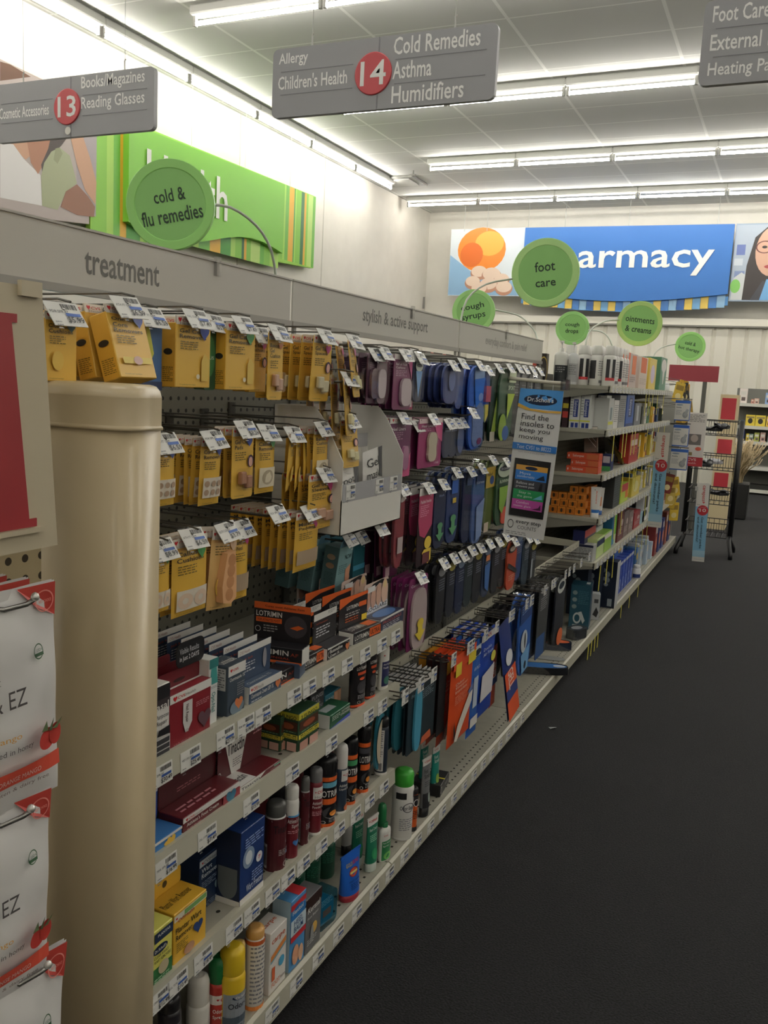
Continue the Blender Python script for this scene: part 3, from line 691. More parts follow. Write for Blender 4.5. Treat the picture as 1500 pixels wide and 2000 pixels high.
cvsred = [('r', 0, .84, 1, 1, wht), ('h', .12, .915, .05, 'B8262C'), ('t', 'CVS', .18, .89, .17, .055, 'B8262C'), ('tr', 'Health', .36, .89, .24, .055, '8A8580'), ('p', [(.3, .78), (.52, .78), (.52, .36), (.42, .2), (.36, .2), (.3, .4)], 'C9C6C4'), ('v', 'Nail Repair', .36, .72, .08, .34, '4A3034'), ('r', .36, .2, .43, .26, 'A8A6A4'), ('h', .82, .3, .17, '5A4048'), SM(.6, .66, .32, 3, 'B98088', .035), ('t', '0.34 FL OZ (10 mL)', .08, .05, .4, .035, 'B98088')]
shelf_box(331, 1343, 411, 1453, ZA, .024, '7A1F28', cvsred, 'medicine_box', 'dark red nail repair box with white band on the upper shelf', side='61171F', n=3, dx=.03, lid=(.026, '611820', [('e', .5, .3, .14, .12, '2A0B0E')]), topart=[('r', 0, .75, 1, .95, wht)])
o, s = shelf_box(408, 1287, 425, 1415, ZA, .03, 'D6D8D6', [('r', 0, .86, 1, 1, '2A6C6C'), ('p', [(.2, .86), (.8, .86), (.95, .62), (.05, .62)], '3F8C88'), ('v', 'Opti-Nail', .25, .5, .5, .3, '2E7672'), SM(.15, .58, .7, 2, '8C8C90', .02)], 'nail_treatment_pack', 'tall narrow white and teal nail pack with black raised header', 'treatment pack', side='C9CBC9',
     kids=[('header_card', MB().prism(rrect(-.085, .117, -.013, .158, .012), -.012, -.0105, mat('17171A', .4)).art([('t', 'Visible Results', -.078, .139, .05, .010, 'A8A8AC'), ('t', 'in Just 2 DAYS', -.078, .126, .05, .010, 'D8D8DA')], 1, 1, idf, n0=-.0103), 'black header reading Visible Results in Just 2 Days')])
shelf_box(445, 1297, 478, 1408, ZA, .046, '3D4854', [('r', 0, .8, 1, 1, wht), ('h', .16, .91, .07, 'B8262C'), ('t', 'CVS', .26, .88, .3, .05, 'B8262C'), ('t', 'Clotrimazole 1%', .06, .7, .88, .07, wht), SM(.5, .6, .42, 6), ('h', .6, .22, .25, 'C9784C'), ('e', .5, .15, .4, .14, '6E7F8C'), ('h', .6, .22, .25, 'C9784C')], 'medicine_box', 'tall slate solution box with white band and tan heart on the upper shelf', side='39444F', sideart=[('r', .1, .52, .9, .95, 'B5B5B3'), SM(.15, .9, .7, 9, '55565A')], topart=[('t', 'Clotrimazole', .1, .3, .8, .4, wht)])
lotcream = [('r', 0, .62, 1, 1, wht), ('h', .07, .8, .03, 'B8262C'), ('t', 'CVS', .11, .7, .12, .2, 'B8262C'), ('tr', 'Health', .24, .7, .17, .2, '8A8580'), ('t', 'Clotrimazole Cream USP 1%', .04, .34, .68, .24, wht), SM(.05, .16, .3, 1, 'C8C8CC', .12), ('h', .86, .45, .09, 'C9784C')]
shelf_box(487, 1327, 549, 1372, ZA, .026, '3F5068', lotcream, 'medicine_box', 'slate clotrimazole cream carton with raised white-topped lid', side='D5D4D0', n=7, dx=.031, lid=(.062, '34435A', [('r', 0, .8, 1, 1, wht), ('tr', 'CVS Health', .05, .84, .3, .1, '9A6A68'), ('t', 'Jock Itch', .08, .6, .35, .1, 'A8503C'), SM(.1, .5, .4, 4, 'C8C8CC', .08), ('e', .8, .45, .06, .3, '8C8A90')]), topart=[('tr', 'Clotrimazole 1%', .1, .3, .7, .3, wht)], group='cream cartons with raised lids on the upper shelf')
lotr = [('r', 0, 0, 1, .16, org), ('t', 'LOTRIMIN', .05, .5, .72, .34, wht), ('t', 'AF', .8, .5, .14, .22, '8A3A2A'), ('t', 'ANTIFUNGAL', .1, .27, .7, .14, 'A33E2C')]
o, s = shelf_box(490, 1322, 577, 1350, ZA, .04, blk, lotr, 'medicine_box', 'black antifungal carton with orange foot on the shelf, lower of two stacked', side='D5D3CE')
z1 = s.h
mbl = carton(s.w, .032, .04, blk, lotr, 'D5D3CE')
s.x = -.868; s.y = onX(533, 1235, -.87).y; s.w = onY(585, 1235, s.y).x - onY(481, 1235, s.y).x; mbl = carton(s.w, .032, .04, blk, lotr, 'D5D3CE')
put(s, mbl, 'medicine_box', 'black antifungal carton with tall orange-topped lid, stacked on another', 'medicine box', -1.42, None, [('display_lid', lidcard(s.w, .032, .04, .075, '201D20', [('p', [(0, .82), (1, .8), (1, 1), (0, 1)], org), ('t', 'LOTRIMIN', .04, .62, .46, .15, wht), ('r', .04, .46, .5, .59, org), ('t', 'FOR ATHLETES FOOT', .07, .49, .4, .07, '5A2010'), ('e', .75, .42, .2, .3, '3F3A3E'), ('o', .08, .27, .05, .08, .8, 'B9B7B5'), SM(.18, .36, .25, 3, '9A9896', .07), ('p', [(.65, .38), (.78, .33), (.9, .42), (.8, .47)], org), ('t', 'Cures most Athletes Foot', .2, .88, .7, .06, '6A2412')]), 'black lid with orange top')], 1, .045, z1)
shelf_box(580, 1292, 601, 1328, ZA, .05, '34435A', [], 'medicine_box', 'plain slate blue box turned sideways beside the black cartons', yaw=.25)
ultra = [('t', 'LOTRIMIN', .04, .35, .5, .4, wht), ('r', .56, .2, .97, .9, org), ('t', 'ULTRA', .59, .35, .34, .4, '2B1208'), SM(.05, .2, .4, 1, 'A8A6A4', .1)]
ulid = lambda: (.07, blk, [('p', [(0, .66), (.5, .88), (1, 1), (0, 1)], org), ('p', [(0, .7), (.5, .86), (1, .9), (1, 1), (0, .95)], org), ('t', 'LOTRIMIN', .25, .56, .42, .13, wht), ('r', .68, .54, .95, .7, org), SM(.2, .42, .5, 2, 'A8A6A4', .08), SM(.2, .25, .45, 2, 'B5552E', .08), ('r', .78, .05, .97, .25, 'E2CB3A')])
shelf_box(592, 1276, 637, 1301, ZA, .035, blk, ultra, 'medicine_box', 'black ultra antifungal carton with orange lid beside the slate box', side='CFCDC8', n=3, lid=ulid(), topart=[('t', 'LOTRIMIN', .1, .3, .5, .5, wht), ('r', .62, .2, .95, .8, org)])
shelf_box(640, 1257, 682, 1281, ZA, .035, blk, [('o', .5, .5, .5, .5, .97, wht), ('r', 0, .9, 1, 1, wht), ('t', 'Butenafine', .1, .55, .55, .28, wht), ('t', 'Cream 1%', .1, .25, .4, .22, wht), ('h', .88, .45, .1, 'C9784C')], 'medicine_box', 'black butenafine cream carton with tan heart and white-topped lid', side='D5D3CE', n=3, lid=(.066, '1F1D20', [('r', 0, .78, 1, 1, wht), ('t', 'Full Prescription', .1, .62, .5, .08, 'A8503C'), SM(.1, .5, .6, 4, 'C8C8CC', .09), SM(.6, .95, .3, 3, '8A8A8A', .04)]))
shelf_box(695, 1227, 740, 1250, ZA, .04, blk, ultra, 'medicine_box', 'larger black ultra antifungal carton with orange-topped lid near the shelf end', side='D5D3CE', yaw=-.08, lid=ulid(), n=3, topart=[('t', 'LOTRIMIN', .1, .3, .5, .5, wht), ('r', .62, .2, .95, .8, org)])
shelf_box(743, 1200, 787, 1230, ZA, .045, '27304A', [('r', 0, .85, 1, 1, 'C9C6C4'), ('t', 'PROCLEARZ', .1, .55, .8, .22, 'B5605A'), SM(.1, .4, .7, 3, 'B9B9C0', .14)], 'medicine_box', 'dark blue toenail treatment box with toes on its header, upper shelf end', side='C4C2C6', n=4, dx=.06, topart=[('e', .5, .5, .4, .4, '4F74A8')],
      lid=(.075, 'C6B0A6', [('r', 0, 0, 1, .22, 'CFCFD2'), ('t', 'PROCLEARZ', .04, .06, .92, .13, blk), ('p', [(0, .7), (.35, .95), (.7, 1), (1, .9), (1, .75), (.6, .9), (.3, .75)], '17171A'), ('e', .14, .45, .1, .3, 'B58A74'), ('e', .36, .48, .1, .32, 'C49A84'), ('e', .58, .52, .11, .36, 'C8A08A'), ('e', .82, .58, .13, .4, 'D0AE98'), ('e', .82, .8, .07, .12, 'D9C088'), ('r', .1, .72, .4, .9, 'D5D5D3')]), group='toenail treatment boxes with toe headers')
# ---- middle shelf
shelf_box(300, 1632, 355, 1662, ZB, .05, '3C74B0', [('r', 0, .75, 1, 1, wht), ('e', .55, .35, .2, .25, 'D9B24A'), ('h', .6, .35, .16, 'D9B24A')], 'medicine_box', 'blue bandage carton with open lid against the cream column, middle shelf', side='2F4FA0', lid=(.055, '26418F', [('r', 0, .85, 1, 1, 'B9BCC8'), ('e', .4, .4, .12, .3, '6F86B5')]))
shelf_box(358, 1563, 466, 1601, ZB, .05, '5E1E24', [('r', 0, .66, 1, .98, wht), ('h', .06, .8, .02, 'B8262C'), ('t', 'CVS', .09, .73, .09, .15, 'B8262C'), ('tr', 'Health', .185, .73, .13, .15, '8A8580'), ('t', "Athlete's Foot Cream", .05, .36, .55, .24, wht), ('r', .68, .0, 1, .66, '8C3B40'), ('h', .83, .38, .1, '3D6F88'), SM(.05, .2, .25, 1, 'C8A0A0', .08)], 'medicine_box', "dark red athlete's foot cream carton with white band on the middle shelf", side='451418', lid=(.06, '421419', [SM(.3, .3, .4, 2, '8F5A5E', .08)]), topart=[SM(.1, .5, .6, 2, 'B98088', .2)])
o, s = shelf_box(466, 1513, 547, 1541, ZB, .045, '571A20', [('p', [(0, 0), (.42, 0), (.62, 1), (0, 1)], wht), ('t', 'Tinactin', .06, .3, .42, .48, blk), SM(.74, .5, .2, 2, 'B98088', .15), ('r', .82, .7, .98, .9, '7EB8A0')], 'medicine_box', 'dark red and white Tinactin-lettered carton with tall lid, middle shelf'.replace('Tinactin-lettered', 'wedge-panelled'), side=wht, n=2, dx=.05, topart=[('r', 0, 0, .4, 1, wht), ('t', 'Tinactin', .04, .3, .32, .45, blk)],
      lid=(.085, '4A151B', [('p', [(.1, 1), (.68, 1), (.5, 0), (.3, 0)], wht), ('t', 'Tinactin', .2, .45, .38, .3, blk), ('e', .4, .85, .06, .1, '6A4A30'), SM(.32, .3, .2, 4, '7A7A7A', .05), SM(.78, .7, .2, 2, 'B98088', .08), ('o', .03, .12, .03, .08, .8, wht)]))
gmx = [('r', 0, .84, 1, 1, 'B8B03A'), ('t', '3 FUNGO', .1, .84, .8, .1, blk), ('r', .05, .55, .95, .78, '4A2A1E'), ('e', .5, .66, .3, .08, '8C4A30'), ('r', 0, .34, 1, .46, 'D9C84A'), ('t', 'MAXIMUM', .08, .405, .84, .045, '3A4A24'), ('t', 'STRENGTH', .08, .35, .84, .045, '3A4A24'), ('r', .05, .04, .45, .26, 'B58A7A'), ('r', .52, .04, .95, .26, 'C49A8C'), SM(.1, .52, .8, 1, '8AAA88', .03)]
shelf_box(583, 1385, 621, 1462, ZB, .05, '2F4A34', gmx, 'medicine_box', 'dark green maximum strength box with yellow flap, front of the middle shelf', side='2A4230', sideart=gmx)
shelf_box(548, 1394, 578, 1458, ZB, .05, '2F4A34', gmx[2:], 'medicine_box', 'dark green maximum strength box just beside the yellow-flapped one', side='2A4230', sideart=gmx[2:], X=-.85)
shelf_box(520, 1402, 547, 1452, ZB, .05, '2F4A34', gmx[2:], 'medicine_box', 'dark green maximum strength box, deepest of the green trio', side='2A4230', X=-.89)
shelf_box(606, 1348, 632, 1420, ZB, .04, '25252A', [('t', 'FUNGI', .1, .75, .8, .12, '9A9A9E'), ('t', 'NAIL', .1, .6, .6, .12, '9A9A9E'), SM(.1, .5, .8, 6)], 'medicine_box', 'dark grey nail fungus box behind the green boxes', X=-.86)
shelf_box(634, 1352, 664, 1412, ZB, .03, '2F6A7C', [('t', 'FUNGI', .05, .65, .5, .14, wht), ('t', 'CURE', .05, .48, .5, .14, wht), ('r', .55, .2, 1, .95, 'C88E6C'), ('r', .6, .3, .78, .9, 'E0B090'), ('r', .82, .3, .98, .9, 'E0B090')], 'medicine_box', 'teal fungus box with toe picture behind the green and white carton', X=-.87)
shelf_box(645, 1386, 683, 1419, ZB, .05, '24543A', [('p', [(0, 0), (1, 0), (1, .35), (0, .1)], '3A4AA0'), ('t', 'NOTHING', .55, .72, .4, .16, wht), ('t', 'STRONGER', .5, .52, .45, .16, wht), SM(.08, .8, .4, 3, 'C8D8C8', .12)], 'medicine_box', 'green carton with white end panel beside the black powder bottles', side='D5D3CE', topart=[('r', .1, .3, .6, .7, 'A8B0B0')], sideart=[('b', .15, .2, .3, .6, '33333A')])
lotp = [('r', 0, .02, 1, .07, 'C8502E'), ('t', 'LOTRIMIN', .3, .78, .42, .07, 'D5D3CE'), ('r', .34, .68, .68, .74, 'C8502E'), ('e', .5, .6, .1, .03, 'C8502E'), ('e', .5, .42, .17, .13, '3C3A3E'), SM(.36, .25, .3, 3, '9A9A9E', .03), ('o', .4, .12, .05, .03, .8, 'B9B7B5')]
def flatbottle(l, t, r, b, z, body, cap, art, name, label, sq=.55, caph=.1, yaw=-.2, topr=.75):
    s = on_cyl(l, t, r, b, z); mb = MB(); r_, h = s.r, s.h; bh = h * (1 - caph)
    mb.lathe([(r_ * .92, 0), (r_, .004), (r_, bh * .86), (r_ * .93, bh * .94), (r_ * .5, bh)], mat(body, .35), LZ, 24, True, sq)
    W_ = PI * r_ * 1.1
    fm = lambda u, v, n: ((r_ + n) * math.sin((u - W_ / 2) / r_), v, (r_ * sq + n) * math.cos((u - W_ / 2) / r_) if sq > .9 else (r_ * sq * math.cos((u - W_ / 2) / r_) + n))
    mb.art([a for a in art], W_, bh * .9, fm, sub=14)
    cm = MB().lathe([(r_ * .42, bh - .002), (r_ * .42, h - .002), (r_ * .34, h)], mat(cap, .35), LZ, 16, True, min(1, sq * 1.3))
    o = thing(name, mb, label, 'bottle', T(s.x, s.y, s.z + .0003) @ R(yaw, 'Z') @ FX); part('cap', cm, o); return o
flatbottle(681, 1268, 726, 1388, ZB, '1E1C1F', '1E1C1F', lotp, 'powder_bottle', 'wide black foot powder bottle with orange stripes on the middle shelf', .5, .06)
flatbottle(724, 1258, 754, 1372, ZB, '1E1C1F', 'C8502E', lotp, 'powder_bottle', 'narrower black foot powder bottle with orange cap, beside the white tube', .5, .08)
flatbottle(751, 1258, 780, 1354, ZB, 'D9D6CE', 'D9D6CE', [('r', .24, .1, .76, .72, '2A2C55'), ('h', .34, .88, .04, 'B8262C'), ('t', 'Anti-Fungal', .3, .62, .4, .06, wht), ('t', 'Powder', .3, .54, .3, .06, wht), ('e', .5, .25, .16, .1, '3F6F60')], 'powder_bottle', 'white anti-fungal powder bottle with navy label at the shelf end', .55, .05)
# ---- lower shelf
shelf_box(296, 1810, 336, 1925, ZC, .04, 'D5D06A', [('r', 0, 0, 1, .3, '2E6A3C'), ('e', .4, .62, .36, .08, '15243F'), ('t', "Dr.Scholl's", .14, .59, .55, .06, wht), ('t', 'CLEAR AWAY', .1, .48, .7, .06, '5A5A30'), ('t', 'WART REMOVERS', .1, .4, .8, .06, '5A5A30'), ('e', .55, .25, .25, .12, 'B5A98A'), ('r', .1, .78, .98, .96, '22304A'), ('t', 'PLANTAR', .25, .87, .6, .05, wht), SM(.1, .1, .7, 2, 'A8C8A8', .04)], 'medicine_box', 'yellow and green wart remover box against the cream column, lower shelf', side='B5B058')
pw = [('r', 0, .84, 1, .96, 'E9E4D0'), ('r', .3, .86, .98, .95, '6F9A5A'), ('h', .07, .895, .03, 'B8262C'), ('t', 'CVSHealth', .1, .8, .5, .07, '9A4A48'), ('t', 'Plantar Wart', .04, .6, .78, .12, '24221E'), ('t', 'Remover', .04, .47, .5, .11, '24221E'), ('h', .72, .42, .16, '2F4574'), ('e', .45, .14, .16, .1, 'B58A6C'), SM(.05, .4, .35, 5, '7A6A30', .04)]
shelf_box(340, 1763, 402, 1860, ZC, .055, 'DDAE3C', pw, 'medicine_box', 'yellow plantar wart remover box with hang tab, lower shelf', side='C89A30', lid=(.03, 'DDAE3C', [('e', .5, .5, .07, .2, '3A2E14')]), topart=[('tr', 'Plantar Wart Remover', .05, .35, .8, .3, '3A2E14')])
shelf_box(389, 1660, 444, 1785, ZC, .05, '1A2B48', [('r', 0, .84, 1, .96, 'A9B0B5'), ('h', .1, .9, .03, 'B8262C'), ('tr', 'CVSHealth', .14, .86, .5, .07, '4A5560'), ('t', 'Wart', .06, .72, .35, .09, 'C8D0D8'), ('t', 'Remover Kit', .06, .62, .78, .09, 'C8D0D8'), ('h', .7, .3, .2, '7F9AA0'), SM(.06, .54, .5, 4, '8090A8', .035), SM(.06, .12, .6, 3, '8090A8', .035)], 'medicine_box', 'navy wart remover kit box with pale heart behind the yellow box', X=-.87)
shelf_box(470, 1612, 515, 1762, ZC, .06, '1B3266', [('r', 0, 0, 1, .1, wht), ('t', 'Wart Freezer', .25, .14, .7, .1, 'C8D0E0'), ('e', .32, .6, .24, .14, '7C8EA8'), ('e', .32, .6, .14, .09, 'D5DCE4'), ('e', .76, .5, .13, .07, 'D5D5DA'), ('t', '7', .71, .475, .1, .05, 'B8383C'), SM(.15, .86, .75, 4, '8FA4D0', .035), SM(.45, .36, .45, 4, '8FA4D0', .035)], 'medicine_box', 'navy wart freezer box with white base standing beside the spray cans', side='14223F', sideart=[('r', 0, 0, 1, .08, wht), ('e', .55, .28, .36, .2, '5F666A'), ('r', .2, .24, .9, .5, '5F666A')])
def C_(l, t, r, b, *a, **k): return can(on_cyl(l, t, r, b, ZC), *a, **k)
tin = [('r', 0, .0, 1, .98, '4A1A20'), ('p', [(.3, .96), (.8, .96), (.66, .5), (.5, .35)], 'D5D3CE'), ('t', 'Tinactin', .34, .72, .44, .15, blk), ('r', .1, .05, .22, .5, 'C9C6C4'), ('b', .11, .1, .1, .35, '33333A'), ('o', .62, .12, .06, .05, .8, wht), ('r', .62, .3, .8, .36, '4A6FB0'), SM(.45, .4, .3, 4, 'A8A6A4', .03)]
C_(514, 1562, 556, 1704, 'B5B5B3', '4A4A48', tin, 'spray_can', 'dark red and silver spray can with grey cap beside the wart freezer', 'spray can', .2)
C_(555, 1532, 584, 1681, 'E4E2DD', 'E4E2DD', [('r', 0, .02, 1, .72, '6A1F28'), ('t', "Athlete's Foot", .28, .62, .5, .07, wht), ('t', 'Spray', .4, .53, .3, .07, wht), ('h', .55, .28, .12, '3F74B0'), ('r', .3, .72, .8, .75, '4A8FC0'), SM(.3, .48, .4, 2, 'C89AA0', .03)], 'spray_can', 'white-capped maroon foot spray can with blue heart', 'spray can', .18, rim='E4E2DD')
C_(583, 1515, 601, 1652, '9A9A98', '5A5A58', tin, 'spray_can', 'narrow silver and maroon spray can between two maroon ones', 'spray can', .2)
C_(599, 1497, 626, 1634, '6A1F28', '6A6A6C', [('r', .3, .7, .78, .92, wht), ('h', .38, .83, .025, 'B8262C'), ('t', 'CVS', .43, .8, .2, .06, 'B8262C'), ('tr', 'Health', .36, .72, .34, .05, '8A8580'), ('t', "Athlete's Foot", .3, .6, .52, .06, wht), ('t', 'Powder Spray', .3, .52, .48, .06, wht), SM(.3, .46, .35, 3, 'C89AA0', .03)], 'spray_can', 'maroon athlete foot powder spray can with grey cap', 'spray can', .2, rim='E4E2DD')
lp = lambda bc: [('r', 0, .0, 1, .08, org), ('r', 0, .9, 1, .98, org), ('r', .2, .78, .85, .88, bc), ('t', 'LOTRIMIN', .24, .6, .56, .13, wht), ('r', .28, .46, .76, .57, org), ('e', .52, .3, .2, .12, '3A3A3E'), ('e', .55, .28, .09, .05, 'D98A3A'), ('o', .34, .12, .05, .03, .8, wht), SM(.45, .18, .3, 3, 'A8A6A4', .03)]
C_(625, 1478, 667, 1622, blk, '17171A', lp('5FA0B8'), 'powder_bottle', 'fat black powder bottle with orange bands and blue stripe', 'bottle', .24, shape='powder')
C_(664, 1455, 693, 1597, '2F3A4A', 'E0DEDA', [('r', .4, .74, .8, .98, wht), ('h', .47, .88, .025, 'B8262C'), ('t', 'CVS', .52, .84, .2, .06, 'B8262C'), ('t', "Athlete's Foot", .35, .62, .5, .06, wht), ('t', 'Liquid Spray', .35, .54, .42, .06, wht), ('e', .6, .15, .1, .07, 'C8704A')], 'spray_can', 'slate liquid spray can with tall white cap', 'spray can', .34, rim='E4E2DD')
C_(686, 1443, 713, 1580, blk, '17171A', lp('3F8A5A'), 'powder_bottle', 'black powder bottle with orange bands and green stripe', 'bottle', .22, shape='powder')
C_(706, 1418, 731, 1554, blk, '17171A', lp('4A4A50'), 'powder_bottle', 'black orange-banded powder bottle behind the green-striped one', 'bottle', .22, shape='powder')
C_(730, 1398, 755, 1516, '28303C', '17171A', [('r', .15, .1, .42, .95, 'C9C6C4'), SM(.17, .9, .22, 12, '5A5A5E', .045), ('b', .18, .12, .2, .15, '33333A')], 'spray_can', 'dark slate spray can showing its white back label', 'spray can', .16, rim='E4E2DD')
for i in range(5):   # a second rank of cans, seen between the front ones
    cs_ = Slot(); cs_.r = .023; cs_.h = .14; cs_.x = -.95 + .01 * (i % 2); cs_.y = 1.52 + i * .075; cs_.z = ZC
    can(cs_, ('5A1B22', '2A2A2E')[i % 2], ('3A3A3C', '17171A')[i % 2], [], 'spray_can', '%s spray can in the shadowed second rank, %s from the wart freezer' % (('maroon', 'black')[i % 2], ORD[i + 1]), 'spray can', .2)
# ---- base deck near the column
def D_(l, t, r, b, *a, **k): return can(on_cyl(l, t, r, b, ZD), *a, **k)
D_(306, 1940, 352, 2090, '26242A', '1B1A1E', [('t', 'BIOFREEZE', .25, .7, .5, .1, '8A8A90')], 'spray_can', 'black aerosol can at the picture foot beside the cream column', 'spray can', .2)
D_(362, 1902, 408, 2050, 'D9D6D0', 'D9D6D0', [('r', .2, .1, .8, .6, 'C8C6C0'), SM(.25, .5, .5, 5)], 'lotion_bottle', 'white bottle with rounded cap between the black can and the red spray', 'bottle', .4)
D_(403, 1864, 443, 2025, 'A8352E', '1F6A3A', [('r', 0, .62, 1, .8, 'E4DCD4'), ('h', .4, .72, .03, 'B8262C'), ('t', 'CVS', .45, .68, .2, .07, 'B8262C'), ('t', 'Odor Control', .3, .46, .5, .08, wht), ('t', 'Spray Powder', .3, .34, .5, .08, wht)], 'spray_can', 'red odor control spray can with dark green cap, base deck', 'spray can', .32)
D_(442, 1850, 495, 2035, 'D9B62E', 'E0BE2E', [('r', .25, .0, .85, .72, '8A9098'), ('e', .6, .66, .2, .05, '15243F'), ('t', "Dr.Scholl's", .46, .64, .28, .04, wht), ('t', 'Odor-X', .34, .48, .4, .1, '22262E'), ('r', .25, .22, .85, .34, '4A5560'), SM(.35, .18, .4, 3, '3A4048', .03)], 'spray_can', 'bright yellow odor spray can with ridged yellow cap, base deck', 'spray can', .3)
D_(474, 1806, 513, 1975, 'D5D0C8', 'C89A5A', [('r', 0, .93, 1, .99, 'B5582E'), SM(.3, .88, .4, 14, '7A7A80', .06), ('r', 0, 0, 1, .06, 'C8783A')], 'spray_can', 'white spray can with tan cap behind the yellow can', 'spray can', .12)
D_(452, 1836, 476, 1990, 'B5A070', 'C8A86A', [], 'spray_can', 'tan-capped can mostly hidden between the yellow and red cans', 'spray can', .2)
shelf_box(527, 1812, 558, 1945, ZD, .045, 'DCD8D2', [('t', 'carpe', .08, .78, .8, .12, 'B8583A'), ('p', [(.05, .62), (.95, .75), (.95, .66), (.05, .53)], 'D98A4A'), ('p', [(.05, .53), (.95, .66), (.95, .63), (.05, .5)], '5FA0B8'), ('e', .7, .4, .17, .08, '4A9AC0'), ('r', .12, .2, .3, .42, 'C8603A'), ('t', 'FOOT', .12, .1, .5, .08, 'D98A6A'), ('t', 'lotion', .64, .12, .28, .05, '5A4A48')], 'lotion_box', 'white lotion box with orange and blue stripes on the base deck', 'lotion box', side='C4BFB8', topart=[('t', 'carpe', .1, .35, .75, .3, 'B8583A')])
shelf_box(567, 1752, 595, 1895, ZD, .045, '4A86B8', [('r', .0, .86, 1, .94, 'B83238'), ('e', .5, .78, .5, .1, '2A6AA8'), ('t', 'Flexitol', .1, .79, .7, .06, wht), ('r', 0, .5, 1, .72, 'C8D8E0'), ('t', 'HEEL', .2, .62, .6, .08, '2A4A78'), ('t', 'BALM', .2, .53, .6, .08, '2A4A78'), ('r', 0, .42, 1, .5, 'B83238'), ('e', .35, .2, .22, .14, 'D09A7A'), ('e', .7, .16, .16, .12, 'D8AC8C')], 'medicine_box', 'pale blue heel balm box with red stripes, base deck', side='9FB4C0', topart=[('r', .5, 0, 1, 1, 'B83238')])
shelf_box(597, 1748, 626, 1862, ZD, .045, '5E5E60', [('r', 0, .8, 1, 1, '2A1A18'), ('t', 'Kerasal', .12, .72, .76, .11, wht), ('t', 'Foot Repair', .1, .6, .7, .06, 'C8C8C8'), ('e', .55, .38, .18, .1, 'C8A050'), SM(.1, .22, .6, 3, 'B5B5B5', .04), ('e', .4, .3, .1, .16, '8A8A8C')], 'medicine_box', 'grey and black foot repair box beside the blue heel balm', side='4E4E50', sideart=[('b', .5, .06, .4, .12, 'C8C8C8')])
def clam(l, t, r, b, z, c, label, d=.04, yaw=-.1):
    s = on_shelf(l, t, r, b, z); mb = MB().prism(rrect(-s.w / 2 * .8, .008, s.w / 2 * .8, s.h - .02, .012), -d + .005, -.005, mat(c, .3)); mb.art([('r', .3, .3, .75, .5, 'C8705A'), SM(.2, .8, .6, 4, 'D8E4E8', .05)], s.w, s.h, lambda u, v, n: (u - s.w / 2, v, -.005 + n))
    o = thing('clamshell_pack', mb, label, 'plastic pack', T(s.x, s.y, s.z) @ R(yaw, 'Z') @ FX)
    part('clear_shell', MB().prism(rrect(-s.w / 2, 0, s.w / 2, s.h, .014), -d, 0, clear(.2, 'A8D8E8')), o, 'clear plastic shell'); return o
clam(627, 1745, 655, 1808, ZD, '2F7F96', 'small teal file pack in clear shell beside the grey foot repair box')
s = on_cyl(662, 1662, 703, 1764, ZD); w_, h_ = .072, s.h
squeeze(s, .08, s.h, '2058B0', '8A2430', [('e', .5, .52, .22, .1, 'B84A2E'), ('t', 'GOLD', .16, .68, .32, .1, 'C8A83A'), ('t', 'BOND', .5, .69, .34, .1, 'B83238'), ('o', .5, .52, .24, .11, .85, '8A2430'), ('r', .3, .5, .7, .55, 'C8C070'), ('t', 'FOOT CREAM', .22, .3, .56, .05, '15306A'), SM(.25, .25, .5, 4, '15306A', .04)], 'cream_tube', 'blue foot cream tube with red cap standing alone on the base deck', roll=-.0, caph=.15)
s = on_cyl(707, 1592, 738, 1706, ZD)
squeeze(s, .05, s.h, '1F6A50', 'A8B0A8', [('r', 0, .82, 1, 1, wht), ('h', .16, .92, .05, 'B8262C'), ('t', 'CVSHealth', .26, .88, .6, .06, 'B8383C'), ('t', 'Foot Cream', .12, .7, .7, .07, wht), SM(.14, .6, .6, 4, '9AC8B0', .04), ('e', .5, .2, .3, .12, '2F8A5A')], 'cream_tube', 'dark green cream tube with white crimped top, base deck', crimp='E4E2DD', n=2)
s = on_cyl(739, 1570, 770, 1688, ZD)
flatbottle(738, 1606, 770, 1688, ZD, 'E0DED8', '1F6A3E', [('r', .2, .05, .8, .7, '2F7A4A'), ('t', 'CVS', .28, .86, .2, .05, 'B8262C'), ('t', 'Pain Relieving', .25, .6, .5, .07, wht), ('t', 'Spray', .25, .5, .3, .07, wht), ('e', .5, .2, .2, .12, '6FB05A')], 'spray_bottle', 'white bottle with green label and green nozzle, base deck', .55, .12)
D_(733, 1568, 752, 1660, 'D0CEC8', '1F6A3E', [], 'spray_bottle', 'green-capped slim bottle just behind the green-labelled bottle', 'bottle', .5)
D_(761, 1499, 803, 1643, 'DEDCD8', '3FA03A', [('r', .2, .78, .42, .9, blk), ('r', .6, .78, .8, .9, blk), ('o', .48, .62, .13, .09, .85, '4A4A50'), ('t', "Odor Eaters", .3, .58, .34, .08, '4A4A50'), SM(.3, .4, .3, 6, '8A8A90', .04)], 'spray_can', 'tall white spray can with shiny green cap on the base deck', 'spray can', .22, rim='C8C6C2')
s = on_cyl(797, 1536, 815, 1625, ZD)
can(s, 'C85A2A', '1B1A1E', [('r', 0, .7, 1, 1, blk), ('o', .5, .78, .14, .1, .8, wht), ('r', 0, 0, 1, .12, blk), SM(.3, .55, .4, 5, '3A1A10', .05)], 'foot_stick', 'orange and black foot stick between the white can and grey tube', 'bottle', .15)
s = on_cyl(816, 1478, 840, 1598, ZD)
